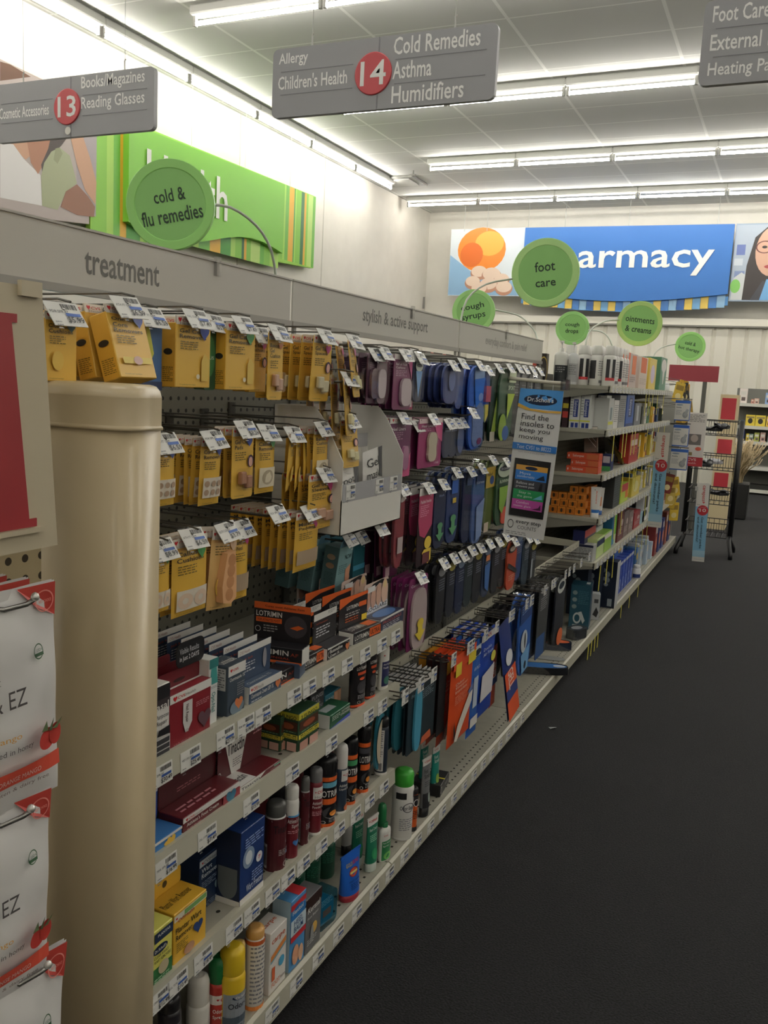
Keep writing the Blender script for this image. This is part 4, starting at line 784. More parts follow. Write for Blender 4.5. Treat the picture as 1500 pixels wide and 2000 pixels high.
squeeze(s, .047, s.h, '6A6C6E', '17171A', [('r', 0, .86, 1, 1, wht), ('h', .2, .93, .05, 'B8262C'), ('t', 'CVSHealth', .3, .9, .6, .05, 'B8383C'), ('t', 'Foot', .12, .7, .45, .09, blk), ('t', 'Scrub', .12, .6, .6, .09, blk), ('r', 0, 0, 1, .3, '26262A'), SM(.15, .52, .6, 3, '3A3A3E', .04), ('e', .6, .2, .14, .1, '9AA8A0')], 'cream_tube', 'grey and black foot scrub tube with white crimped top', crimp='E4E2DD')
s = on_cyl(838, 1455, 855, 1552, ZD)
squeeze(s, .046, s.h, '1F7A6E', '1F7A6E', [('r', 0, .84, 1, 1, wht), ('t', 'CVS', .2, .89, .5, .05, 'B8383C'), ('t', 'Foot', .15, .7, .5, .09, wht), ('t', 'Scrub', .15, .6, .6, .09, wht), ('e', .5, .2, .25, .12, '8AA84A')], 'cream_tube', 'teal foot scrub tube next to the black yellow-striped box', crimp='E4E2DD')
s = on_cyl(800, 1448, 824, 1540, ZD); s.x = -.9
squeeze(s, .05, .15, '1F7A6E', '1F7A6E', [('r', 0, .84, 1, 1, wht), ('t', 'CVS', .2, .89, .5, .05, 'B8383C'), ('t', 'Foot', .15, .7, .5, .09, wht), ('t', 'Scrub', .15, .6, .6, .09, wht)], 'cream_tube', 'teal foot scrub tube with white top behind the orange stick', crimp='E4E2DD')
s2 = Slot(); s2.x, s2.y, s2.z = -.93, 1.93, ZD
squeeze(s2, .05, .16, 'B9B7B5', '17171A', [('r', 0, .84, 1, 1, wht), ('t', 'Foot', .15, .5, .5, .09, blk), ('t', 'Scrub', .15, .4, .6, .09, blk)], 'cream_tube', 'pale grey foot scrub tube under the pumice pads', crimp='E4E2DD')
# black box lying with a yellow stripe
s = on_shelf(868, 1495, 910, 1528, ZD)
mb = carton(.11, .036, .09, '18181A', [('o', .12, .5, .08, .3, .85, wht), ('t', 'FREEZER', .5, .4, .35, .25, '8A8A8C')], None, [('o', .5, .5, .12, .3, .85, wht)], [('r', .45, 0, .52, 1, 'C8B83A'), ('t', 'BACTINE', .08, .2, .35, .3, wht), ('r', .2, .45, .4, .55, wht), SM(.6, .7, .3, 3, '9A9A9C', .1)])
thing('medicine_box', mb, 'flat black box with yellow stripe lying on the base deck', 'medicine box', T(-.835, 2.395, ZD + .0003) @ R(.12, 'Z') @ FX)
# dark green bottles in the shade behind the blue tube
for i in range(3):
    cs_ = Slot(); cs_.r = .024; cs_.h = .13; cs_.x = -.93; cs_.y = 1.66 + i * .075; cs_.z = ZD
    can(cs_, '1C4A38', '163A2C', [SM(.3, .7, .4, 6, '3A7A60', .05)], 'lotion_bottle', 'dark green bottle in the shade behind the blue tube, %s of three' % ORD[i + 1], 'bottle', .25, shape='bottle')
# ================================================================ HANGING GOODS
hookm = mat('5A5852', .3, .7)
HK = {}
def hook_mesh(L):
    k = round(L, 3)
    if k not in HK:
        mb = MB().tube([(0, 0, 0), (L - .02, 0, 0), (L - .008, 0, .003), (L, 0, .014)], .0026, hookm)
        mb.tube([(0, 0, .022), (L - .01, 0, .026), (L + .012, 0, .022)], .0016, hookm, None, 5)
        mb.box((0, -.012, -.012), (.004, .012, .03), hookm)
        holder = MB().box((-.0012, -.026, -.001), (.0, .026, .036), clear(.25, 'E8E8E8'), T(L + .012, 0, -.006) @ R(-.62, 'Y'))
        HK[k] = (mb.mesh('peg_hook'), holder.mesh('tag_holder'))
    return HK[k]
PR = ['6.59', '5.99', '8.29', '7.49', '6.99', '11.49', '3.79', '8.99', '5.49', '6.49', '4.79', '9.99', '15.79', '12.29']
prn = [0]
def hook(y, z, L, label, price=None, X0=PX, tag=True, name='peg_hook', roll=0.0):
    a, b = hook_mesh(L)
    o = link(name, a, T(X0, y, z)); o['label'] = label; o['category'] = 'hook'; o['group'] = 'metal hooks of the long shelf run'
    if tag:
        if price is None: price = PR[prn[0] % len(PR)]; prn[0] += 1
        th = link('tag_holder', b, None, o)
        t = link('price_tag', ticket_mesh(price), T(L + .0145, 0, -.008) @ R(-.62, 'Y') @ R(random.uniform(-.06, .06) + roll, 'X') @ FX @ Matrix.Diagonal((1.1, 1.12, 1, 1)), th)
    return o
def hanging(l, t, r, b, X, mk, name, cat, desc, n=1, dx=.02, pitch=0.0, yaw=0.0, price=None, tag=True, jit=.05, group=None, X0=PX, hk=True, roll=0.0):
    cx, cyy = (l + r) / 2, (t + b) / 2
    a, c = onX(l, cyy, X).y, onX(r, cyy, X).y; w = abs(c - a); y = (a + c) / 2
    zt, zb = onX(cx, t, X).z, onX(cx, b, X).z; h = zt - zb
    mb, kids = mk(w, h)
    zh = zt - .012
    me = mb.mesh(name); kk = [(kn, km.mesh(kn), kl) for kn, km, kl in kids]
    o = None
    for i in range(n):
        M = T(X - dx * i, y, zh) @ R(yaw + (random.uniform(-jit, jit) if i else 0), 'Z') @ FX @ R(pitch * (1 - .12 * i) + (random.uniform(-jit, jit) * .8 if i else 0), 'X') @ R(roll + (random.uniform(-jit, jit) * .4 if i else 0), 'Z')
        q = link(name, me, M); q['label'] = desc + ('' if i == 0 else ', %s back' % ORD[i + 1]); q['category'] = cat
        if group or n > 1: q['group'] = group or (desc + ' stack')
        for kn, km, kl in kk:
            p = link(kn, km, None, q)
            if kl: p['label'] = kl
        o = o or q
    if hk: hook(y, zh + .003, X + .004 - X0, 'hook of the ' + desc, price, X0, tag)
    return y, zt, w, h
# ---- yellow foot-care packs
YEL = 'EFC052'
def yart(lines, heart, pic, hx=.78):
    ops = [('r', 0, .88, 1, 1, 'D8CFC2'), ('h', .1, .95, .05, 'B8262C'), ('t', 'CVS', .16, .925, .24, .04, 'B8262C'), ('tr', 'Health', .1, .885, .32, .032, '8A8580'), ('tr', 'Medicated', .08, .845, .34, .025, 'B8702E')]
    v = .77
    for s_ in lines: ops.append(('t', s_, .08, v, min(.8, .095 * len(s_)), .06, '2E2A20')); v -= .075
    ops += [('l', .1, v + .02, .5, 4, .032, '6A5A26'), ('h', hx, .80, .15, heart)]
    ops += pic
    ops += [('tr', '9 medicated bandages', .08, .03, .45, .022, '6A5A26')]
    return ops
PIC = {'band': [('r', .15, .19, .9, .28, 'ECD060'), ('e', .15, .235, .03, .045, 'ECD060'), ('e', .52, .235, .12, .06, 'C8A49A')],
       'toe': [('p', [(.7, .1), (.9, .1), (.92, .4), (.8, .5), (.7, .4)], 'EBC860'), ('e', .6, .16, .05, .035, 'EEE6C8')],
       'pads': [('r', .08, .12, .95, .42, 'D8CFC0')] + [('e', .22 + .27 * i, .2 + .13 * j, .1, .045, 'A88F78') for i in range(3) for j in range(2)],
       'dot': [('r', .1, .1, .9, .42, 'D2C8B0'), ('e', .5, .26, .28, .12, 'A89A80')], 'rings': [('r', .08, .08, .95, .34, 'D8CFC0'), ('o', .3, .2, .2, .1, .4, 'E0C8B0'), ('o', .74, .2, .2, .1, .4, 'E0C8B0')],
       'foot': [('e', .82, .52, .14, .09, '3A2440'), ('e', .82, .51, .09, .07, 'D8A898')], 'wide': [('r', .06, .12, .95, .36, 'A8947C')], 'none': [('e', .35, .3, .18, .14, 'E8C25A')]}
def ybox(lines, heart, pic, d=.026, hx=.78):
    def mk(w, h):
        y0 = -h + .012; mb = carton(w, h * .9, d, YEL, [], 'E2AE42', [SM(.15, .3, .7, 8, '7A6224', .03), ('e', .5, .55, .3, .05, '2A2620')], None, y0)
        mb.box((-w / 2, y0 + h * .9, -.0015), (w / 2, .012, -.0005), mat('D8CFC2', .3))
        mb.art(yart(lines, heart, PIC[pic], hx), w, h, lambda u, v, n: (u - w / 2, y0 + v, n))
        mb.art([('e', .5, .955, .05, .022, '3A3A34')], w, h, lambda u, v, n: (u - w / 2, y0 + v, n + .002))
        return mb, []
    return mk
def ybag(lines, heart, pic, col=YEL, bulge=.006, hx=.78, window=None):
    def mk(w, h):
        y0 = -h + .012; mb = MB(); m_ = mat(col, .25)
        bl = lambda u, v: bulge * max(0, math.sin(PI * min(1, max(0, u / w)))) ** .6 * max(0, math.sin(PI * min(1, max(0, v / (h * .9))))) ** .5
        for sg in (1, -1): mb.sheet(8, 10, (lambda i, j, sg=sg: (w * (i - .5) * sg, y0 + h * j, sg * bl(w * i, h * j) * (1 if sg > 0 else .4))), m_)
        fm = lambda u, v, n: (u - w / 2, y0 + v, bl(u, v) + n + .0006)
        mb.art(yart(lines, heart, PIC[pic], hx), w, h, fm, sub=6); return mb, []
    return mk
def ycard(lines, heart, col=YEL, prod='C8A088', hx=.76, foot=True):
    def mk(w, h):
        y0 = -h + .012; mb = MB().prism(rrect(-w / 2, y0, w / 2, .012, .006), -.0015, 0, mat(col, .35))
        mb.art(yart(lines, heart, PIC['foot'] if foot else [], hx), w, h, lambda u, v, n: (u - w / 2, y0 + v, n))
        dome = MB().lathe([(.012, .001), (.0115, .009), (.006, .013), (.001, .0135)], clear(.16), Matrix.Diagonal((w * 28, h * 11, 1, 1)) @ Matrix.Identity(4), 16, False)
        dome = MB().prism(rrect(-w * .3, y0 + h * .12, w * .35, y0 + h * .42, .008), .0005, .013, clear(.18))
        pr = MB().box((-w * .25, y0 + h * .2, .001), (w * .02, y0 + h * .38, .01), mat(prod, .5), None, .002).box((w * .04, y0 + h * .14, .001), (w * .3, y0 + h * .32, .01), mat(prod, .5), None, .002)
        return mb, [('gel_pad', pr, None), ('clear_blister', dome, 'clear plastic blister')]
    return mk
Y_ = lambda *a, **k: hanging(*a, **k)
cb, cg, cp = '34489A', '3F8A4A', 'B83A78'
# top row
Y_(88, 610, 150, 745, -.85, ybox(['Clear Care', 'Cushions'], '2E4A48', 'none', .02), 'corn_pack', 'foot care pack', 'tan clear-care box half hidden by the cream sign panel', 3, .03, price='5.99')
Y_(205, 597, 280, 742, -.845, ybox(['One Step', 'Corn', 'Removers'], cb, 'band', .03), 'corn_remover_box', 'foot care pack', 'yellow One Step Corn Removers box, tilted, blue heart', 4, .036, pitch=-.3, yaw=.03, price='6.59')
def bluered(w, h):
    y0 = -h + .012; mb = MB().prism(rrect(-w / 2, y0, w / 2, .012, .006), -.002, 0, mat('3F6494', .35))
    mb.art([('p', [(0, .4), (.5, .3), (.7, .5), (.55, .8), (.45, 1), (0, 1)], 'C8C64A'), ('p', [(0, .45), (.4, .35), (.55, .5), (.4, .8), (.3, 1), (0, 1)], 'A83A2E'), ('t', 'STRENGTH', 0, .85, .35, .04, 'E0D0C8'), ('r', 0, 0, 1, .12, '1F3258'), ('t', 'BANDAGES', .1, .04, .6, .03, '8FA4D0')], w, h, lambda u, v, n: (u - w / 2, y0 + v, n)); return mb, []
Y_(262, 617, 316, 762, -.875, bluered, 'corn_pack', 'foot care pack', 'blue, red and lime card behind the tilted yellow box', 2, .02, price='6.59')
Y_(343, 620, 411, 757, -.86, ybox(['Gel Corn', 'Removers'], cb, 'toe', .028), 'corn_remover_box', 'foot care pack', 'yellow Gel Corn Removers box with blue heart', 3, .032, price='7.49')
Y_(398, 628, 422, 762, -.885, lambda w, h: (MB().prism(rrect(-w / 2, -h + .012, w / 2, .012, .008), -.003, 0, mat('2A5238', .35)).art([('e', .5, .5, .4, .3, '3F7A4A'), ('t', 'PLUS', .1, .45, .7, .05, 'D0D8D0')], w, h, lambda u, v, n: (u - w / 2, v - h + .012, n)), []), 'corn_pack', 'foot care pack', 'dark green card between two yellow gel boxes', 2, .02, price='5.99')
Y_(441, 632, 498, 762, -.865, ybox(['Gel Callus', 'Removers'], cg, 'toe', .026), 'callus_remover_box', 'foot care pack', 'yellow Gel Callus Removers box with green heart', 3, .03, price='7.49')
Y_(488, 652, 520, 766, -.885, ybox(['Gel Bunion', 'Cushions'], cp, 'foot', .01), 'bunion_pack', 'foot care pack', 'yellow Gel Bunion Cushions pack behind the callus box', 2, .025, price='6.99')
Y_(523, 648, 552, 781, -.86, ycard(['Bunion', 'Gel', 'Cushion'], 'D8885A', foot=False), 'bunion_pack', 'foot care pack', 'narrow yellow Bunion Gel Cushion card with clear sides', 1, .02, price='6.49')
Y_(611, 655, 647, 784, -.86, ycard(['Gel Toe', 'Spacers'], cp, prod='D8D0B0'), 'toe_spacer_pack', 'foot care pack', 'yellow Gel Toe Spacers card with pink heart', 6, .025, price='6.49', pitch=.05)
Y_(668, 665, 702, 776, -.86, ycard(['Toe', 'Caps'], cp, 'C8A040', 'D8D0A0'), 'toe_cap_pack', 'foot care pack', 'clear and yellow toe cap pouch swinging outwards at the top row end', 3, .03, pitch=-.15, yaw=.3, price='8.79')
# second row
Y_(296, 862, 340, 988, -.845, ybag(['Removers'], cb, 'pads'), 'corn_pack', 'foot care pack', 'yellow bag half hidden by the cream column, second row', 2, .02, price='6.59')
Y_(391, 855, 431, 986, -.85, ybag(['Corn', 'Removers'], cb, 'pads'), 'corn_remover_bag', 'foot care pack', 'yellow Corn Removers bag with six round pads', 6, .016, price='5.99', pitch=.04)
Y_(453, 835, 494, 972, -.85, ycard(['Gel Corn', 'Pads'], cb, prod='A87A60'), 'corn_pad_card', 'foot care pack', 'yellow Gel Corn Pads card with pink gel cubes', 3, .018, price='8.29')
Y_(498, 842, 535, 962, -.86, ybag(['Callus', 'Removers'], cg, 'dot'), 'callus_remover_bag', 'foot care pack', 'yellow Callus Removers bag with round pad window', 3, .014, price='6.99')
for i, (x0, q) in enumerate(((566, .5), (578, .1), (590, -.3), (604, -.55))):
    Y_(x0 - 14, 846, x0 + 16, 958, -.86 - .012 * i, ybag(['Moleskin'], cg, 'none'), 'corn_pack', 'foot care pack', 'plain yellow pouch seen edge-on in the second row, %s of the fan' % ORD[i + 1], 1, .01, yaw=.42 + .05 * i, pitch=.1 * q, hk=(i == 0), price='8.99', group='edge-on yellow pouches')
Y_(611, 835, 639, 942, -.86, ybag(['Bunion', 'Cushions'], 'B06A3A', 'dot'), 'bunion_pack', 'foot care pack', 'yellow Bunion Cushions bag with orange stack behind', 5, .016, price='4.79')
Y_(664, 820, 695, 912, -.85, ycard(['Gel', 'Sleeve'], cb, 'C8A040', 'D8D0A0'), 'toe_sleeve_pack', 'foot care pack', 'clear and yellow sleeve pouch right above the white tray', 2, .03, pitch=-.12, price='8.99')
Y_(655, 738, 694, 850, -.85, ycard(['Toe', 'Protector'], cp, 'B89238', 'D8D0A0'), 'toe_cap_pack', 'foot care pack', 'shiny clear toe protector pouches hanging beside the purple heel packs', 4, .03, pitch=-.1, yaw=.35, price='7.89')
Y_(602, 925, 655, 1031, -.85, ycard(['Gel Toe', 'Sleeves'], cp), 'toe_sleeve_pack', 'foot care pack', 'yellow Gel Toe Sleeves card with pink heart beside the white tray', 4, .02, price='15.79')
# third row
Y_(290, 1070, 330, 1196, -.84, ybag(['Callus'], cg, 'rings'), 'callus_pad_bag', 'foot care pack', 'ring pad bag half hidden by the cream column, third row', 2, .02, price='8.99')
Y_(335, 1048, 402, 1198, -.84, ybag(['Callus', 'Cushions'], cg, 'rings'), 'callus_pad_bag', 'foot care pack', 'large yellow Callus Cushions bag with foam rings', 3, .02, price='6.59')
def toesep(w, h):
    mb, k = ybag([], 'C8A888', 'none', 'D8B070')(w, h); y0 = -h + .012
    fo = MB()
    pts = [(-w * .18, y0 + h * .72), (w * .12, y0 + h * .75), (w * .2, y0 + h * .55), (w * .26, y0 + h * .35), (w * .3, y0 + h * .15), (w * .1, y0 + h * .08), (-w * .2, y0 + h * .1), (-w * .28, y0 + h * .3), (-w * .24, y0 + h * .5)]
    fo.prism(pts, .004, .018, mat('CF9F72', .7))
    for q in (.2, .36, .5, .63): fo.lathe([(w * .15, .0182), (w * .1, .0185), (.0005, .0186)], mat('B07C50', .7), T(w * .01, y0 + h * q, 0), 12)
    return mb, [('foam_strip', fo, 'tan foam strip with hollows')]
Y_(412, 1035, 462, 1186, -.845, toesep, 'toe_comb_bag', 'foot care pack', 'clear yellow bag with tan foam toe comb', 3, .022, price='3.79', roll=-.1)
Y_(452, 1030, 483, 1168, -.87, ybag(['Lambs', 'Wool'], cp, 'wide'), 'lambs_wool_bag', 'foot care pack', 'pale-bottomed yellow bag just past the foam toe comb', 2, .02, price='11.49')
Y_(576, 998, 621, 1112, -.855, ybag(['Moleskin', 'Padding'], cp, 'wide'), 'moleskin_bag', 'foot care pack', 'yellow Moleskin Padding bag, front of a long row', 9, .019, price='8.99', pitch=.03)
hook(onX(540, 1020, -.84).y, onX(540, 1010, -.84).z, PX * -1 - .84, 'metal hook with a price tag before the moleskin bags', '5.99')
# teal nail kits below the white tray
def tealbox(w, h):
    y0 = -h + .012; mb = carton(w, h * .86, .04, '7FA4A8', [('t', 'NOW', .45, .72, .5, .1, '2A3E44'), SM(.1, .6, .6, 5, '4A6A70', .04), ('p', [(.5, 0), (1, .35), (1, 0)], 'B8826A'), ('p', [(.6, .5), (.95, .6), (.95, .3), (.7, .1)], 'C89478')], '56757A', [('e', .5, .78, .28, .06, 'B5A088'), ('e', .5, .6, .28, .06, 'B08E74'), SM(.2, .45, .6, 9, '3A565C', .03)], None, y0)
    mb.prism([(-w / 2, y0 + h * .86), (w / 2, y0 + h * .86), (w * .3, .012), (-w * .3, .012)], -.002, 0, mat('6FA0B8', .3)); return mb, []
Y_(664, 1052, 690, 1160, -.93, tealbox, 'nail_kit_box', 'foot care pack', 'pale teal nail kit box hanging under the white tray', 3, .062, price='16.79', pitch=.12)
Y_(690, 1048, 712, 1150, -.97, lambda w, h: (carton(w, h * .95, .03, '2F6A78', [('r', 0, .4, 1, .5, '4FA0C0')], '24545E', None, None, -h + .012), []), 'nail_kit_box', 'foot care pack', 'darker teal nail kit box next to the pale ones', 2, .04, price='12.29')
def bxart(w, h): return (MB().prism(rrect(-w / 2, -h + .012, w / 2, .012, .01), -.012, 0, mat('1D1C20', .3)), [])
# ---------------------------------------------------------------- white display tray with foot masks
tw = mat('D4D2CC', .45); X_ = -.825
ya, yb = onX(666, 1000, X_).y, onX(783, 980, X_).y; zb_ = (onX(664, 1042, X_).z + onX(782, 1018, X_).z) / 2; zt_ = (onX(670, 915, X_).z + onX(783, 905, X_).z) / 2 - .0
ztop = onX(715, 812, X_ - .17).z
tr = MB(); D__ = .17
tr.box((X_ - .002, ya, zb_), (X_, yb, zb_ + .075), tw)                                          # front wall
tr.box((X_ - D__, ya, zb_), (X_, yb, zb_ + .002), tw)
for yy in (ya, yb - .002):
    tr.prism([(X_ - D__, zb_), (X_, zb_), (X_, zb_ + .155), (X_ - .045, zb_ + .235), (X_ - .07, zb_ + .265), (X_ - D__, zb_ + .265)], 0, .002, tw, T(0, yy + .002, 0) @ Matrix(((1, 0, 0, 0), (0, 0, -1, 0), (0, 1, 0, 0), (0, 0, 0, 1))))
tr.box((X_ - D__, ya, zb_), (X_ - D__ + .002, yb, zb_ + .265), tw)
tr.box((X_ - .095, ya, zb_), (X_ - .093, yb, zb_ + .17), tw)
to = thing('display_tray', tr, 'white cardboard tray of foot masks clipped to the pegboard', 'display tray')
part('clear_front', MB().box((X_ - .001, ya + .004, zb_ + .07), (X_ + .0005, yb - .004, zb_ + .108), mat('A5A5A8', .2)), to, 'grey ticket strip')
for k, q in enumerate((.09, .55, .8)):
    t_ = link('price_tag', ticket_mesh(PR[k + 3]), T(X_ + .0012, ya + (yb - ya) * q + .01, zb_ + .074) @ FX @ Matrix.Diagonal((.8, 1, 1, 1)), to)
part('back_strip', MB().box((X_ - .092, ya + .01, zb_ + .168), (X_ - .0915, yb - .01, zb_ + .2), mat('A5A5A8', .2)), to)
part('hanger_bracket', MB().box((PX, ya + .03, zb_ + .05), (X_ - D__, ya + .05, zb_ + .08), hookm).box((PX, yb - .05, zb_ + .05), (X_ - D__, yb - .03, zb_ + .08), hookm), to)
def maskpack(y, x, w, h, words, dark, label, zz, z0):
    mb = MB(); blf = lambda i, j: .008 * math.sin(PI * i) * math.sin(PI * j) ** .6
    for sg in (1, -1): mb.sheet(6, 6, (lambda i, j, sg=sg: (w * (i - .5) * sg, h * j, sg * blf(i, j))), mat('E4E2DE', .5))
    fm = lambda u, v, n: (u - w / 2, v, blf(u / w, v / h) + n + .0008)
    ops = [('tr', s_, .15, .76 - .17 * k, .6, .13, dark) for k, s_ in enumerate(words)]
    ops += [('p', [(.75, .6), (1, .55), (1, 1), (.8, 1)], '4A4A4E')] if zz else []
    mb.art(ops, w, h, fm, sub=5)
    thing('foot_mask_pack', mb, label, 'foot mask', T(x, y, z0) @ FX @ R(.12, 'Z'), 'foot masks in the white tray')
maskpack(ya + .09, X_ - .03, .11, .13, ['Foot', 'mask'], '2E2E30', 'white Foot mask pouch in the tray, nearer of the two front ones', 1, zb_ + .004)
maskpack(yb - .06, X_ - .045, .1, .165, ['Gel', 'mask'], '2E2E30', 'white mask pouch with black corner, rear end of the tray', 1, zb_ + .004)
maskpack(ya + .04, X_ - .055, .07, .12, ['of'], '2E2E30', 'white mask pouch peeking at the near end of the tray', 0, zb_ + .004)
maskpack(ya + .07, X_ - .13, .12, .25, ['Tired'], 'C8946A', 'white and orange pouch in the rear row of the tray', 0, zb_ + .004)
m_ = MB().box((0, 0, 0), (.035, .001, .12), mat('D98A4A', .4))
maskpack(yb - .09, X_ - .14, .045, .24, [], 'C8946A', 'slim pale pouch in the rear row of the tray', 0, zb_ + .004)
thing('foot_file', MB().box((-.014, .1, 0), (.014, .235, .003), mat('D98038', .4)).box((-.014, 0, 0), (.014, .1, .003), mat('D5CFC8', .4)), 'flat orange foot file in the rear row of the tray', 'foot file', T(X_ - .12, ya + .16, zb_ + .004) @ FX)
# ---------------------------------------------------------------- insole packs
def sole(w, h, q=.5, wid=1.0):
    """outline of a clamshell shaped like a shoe sole; q 0 = plain capsule"""
    pts = []; N_ = 28
    for i in range(N_):
        a = 2 * PI * i / N_; x, y = math.cos(a), math.sin(a)
        y_ = math.copysign(abs(y) ** .75, y); x_ = math.copysign(abs(x) ** .6, x)
        k = 1 - q * .22 * math.exp(-((y_ + .1) / .35) ** 2) + q * .0
        pts.append((x_ * w / 2 * k * wid, y_ * h / 2))
    return pts
def insole(body, art, shape=.5, d=.014, shell=True, inner=None, tint='FFFFFF', cut=0.0):
    def mk(w, h):
        y0 = -h + .012; cyy = y0 + h / 2
        pts = [(x, y + cyy) for x, y in sole(w * .94, h * .97, shape)]
        mb = MB().prism(pts, -d * .55, -.001, mat(body, .4))
        if inner:
            for (u, v, ru, rv, c) in inner:
                ip = [(x + w * (u - .5), y + y0 + h * v) for x, y in sole(w * ru * 2, h * rv * 2, shape)]
                mb.prism(ip, -.001, .002, mat(c, .5))
        mb.art(art, w, h, lambda u, v, n: (u - w / 2, y0 + v, n + .0022))
        kids = []
        if shell:
            sp = [(x, y + cyy) for x, y in sole(w, h, shape)]
            kids.append(('clear_shell', MB().prism(sp, -d, .006, clear(.1, tint)), 'clear plastic shell'))
        return mb, kids
    return mk
def cardp(body, art, band='D8D4CE', prod=None, d=.004):
    def mk(w, h):
        y0 = -h + .012; mb = MB().prism(rrect(-w / 2, y0, w / 2, .012, min(.01, w * .1)), -.002, 0, mat(body, .35))
        mb.art(([('r', 0, .9, 1, .995, band)] if band else []) + art, w, h, lambda u, v, n: (u - w / 2, y0 + v, n))
        kids = []
        if prod:
            u, v, ru, rv, c, sh = prod
            pts = [(x + w * (u - .5), y + y0 + h * v) for x, y in sole(w * ru * 2, h * rv * 2, sh)]
            kids = [('gel_insole', MB().prism(pts, .001, .007, mat(c, .3)), None), ('clear_blister', MB().prism([(x * 1.0, y) for x, y in [(p[0] + (p[0] - w * (u - .5)) * .12, p[1] + (p[1] - y0 - h * v) * .06) for p in pts]], .0005, .010, clear(.14)), 'clear plastic blister')]
        return mb, kids
    return mk
drs = lambda u, v, s_: [('e', u, v, .3 * s_, .035 * s_, '14233F'), ('t', "Dr.Scholl's", u - .22 * s_, v - .016 * s_, .44 * s_, .03 * s_, 'D8D8E0')]
I = lambda *a, **k: hanging(*a, **k)
PUR, PUD, NV, NVD, BK = '6E2458', '43182F', '24366E', '172242', '1A1B20'
# top row beyond the yellow packs
I(712, 690, 742, 788, -.865, cardp('4A2A3E', [SM(.2, .8, .6, 4, '9A8090', .04)], '8A7480', (.5, .4, .35, .3, '5E4450', 0)), 'heel_cushion_pack', 'insole pack', 'smoky plum clear pack, first in the top row after the yellow ones', 4, .022, yaw=.15)
I(735, 688, 757, 790, -.86, insole('6A5060', [('r', .2, .8, .8, .92, '7A4060')], 0, inner=[(.5, .4, .35, .28, 'B5A8AE')]), 'heel_cushion_pack', 'insole pack', 'clear pack with ribbed gel strip beside the ball of foot card', 2, .02)
I(768, 692, 803, 800, -.86, cardp('6A2A52', [('t', 'Ball of Foot', .1, .8, .6, .045, 'E0D0D8'), ('t', 'Cushions', .1, .74, .5, .045, 'E0D0D8'), SM(.1, .7, .6, 4, 'B590A8', .03), ('p', [(.7, .95), (1, .95), (1, .55)], 'A84A78')], 'D0C8C4', (.62, .32, .3, .25, 'B8A8B0', .2)), 'ball_cushion_pack', 'insole pack', 'purple Ball of Foot Cushions card with dotted gel pad', 6, .017)
I(797, 692, 808, 800, -.875, cardp('A83A60', [('r', .2, .05, .8, .2, 'C8B8C0')]), 'heel_cushion_pack', 'insole pack', 'pink card edge behind the Ball of Foot card', 1)
I(806, 698, 826, 786, -.86, insole(NVD, [('e', .5, .82, .35, .13, 'C8D0C8'), ('p', [(.2, .7), (.8, .7), (.5, .1)], '5A8FC8')] + drs(.5, .82, .9), .3), 'insole_pack', 'insole pack', 'small dark pack with pale blue wedge under the first navy hook', 1)
I(868, 712, 891, 790, -.87, insole('2A3A70', [('e', .55, .62, .22, .28, '4A5E9A')], .1), 'insole_pack', 'insole pack', 'navy clear pack with oval window, top row', 7, .02, yaw=-.1)
I(889, 708, 906, 800, -.87, insole('33437A', [('e', .5, .9, .3, .05, '8A98B8')], .3), 'insole_pack', 'insole pack', 'slim navy pack left of the long blue sole', 5, .02)
I(912, 712, 944, 880, -.86, insole('5A7FB8', [('r', .3, .84, .9, .98, 'C8D0C8'), ('p', [(.3, .84), (.95, .84), (.8, .6), (.4, .5)], '4A90D0'), ('e', .7, .62, .14, .05, 'D8E0E8'), ('e', .68, .1, .14, .04, 'B83A4A')], .6, inner=[(.6, .3, .36, .26, 'A8A8AC')], tint='C8D8F8'), 'insole_pack', 'insole pack', 'long pale blue full-length insole pack with red dot at its foot', 3, .022, roll=.08)
I(939, 722, 957, 826, -.87, insole('2A4A9A', [('r', .2, .4, 1, .7, 'A83A4A'), ('p', [(.3, .35), (.8, .35), (.8, .15), (.5, 0), (.2, .12)], 'D8C84A')], .3), 'insole_pack', 'insole pack', 'blue and red pack with yellow arrow tip', 3, .018)
I(957, 717, 975, 864, -.87, insole('1F3A24', [('r', .1, .02, .6, .15, 'C8C0B0'), ('p', [(.2, .15), (.7, .15), (1, .6), (.6, .6)], '8FA83A')], .3), 'insole_pack', 'insole pack', 'dark and lime green pack half behind the sign rod', 3, .02)
I(972, 717, 1004, 862, -.86, insole('234A2E', [('r', .55, .8, .98, .96, 'B8C4A0'), ('t', 'SPORT', .52, .7, .42, .06, 'C8D8C0'), ('p', [(.5, .65), (.95, .65), (.55, .3)], 'A8C03A'), ('e', .3, .2, .22, .18, '8FB03A'), ('e', .5, .12, .2, .1, '2A5AA0')], .5), 'insole_pack', 'insole pack', 'green SPORT insole pack with blue heel behind the sign rod', 3, .02)
for i, (x0, w_, c, dsc) in enumerate(((1006, 14, '26282C', 'charcoal'), (1019, 15, '2C2E34', 'dark grey'), (1033, 14, '212329', 'near-black'), (1047, 12, '2E3038', 'slate'))):
    I(x0 - w_ / 2, 718 + i * 2, x0 + w_ / 2, 850 + i * 3, -.87, insole(c, [('e', .5, .88, .3, .06, '8A8C90'), SM(.25, .75, .5, 5, '6A6C70', .04)], .6), 'insole_pack', 'insole pack', '%s insole pack near the sign rod end, top row' % dsc, 4, .022)
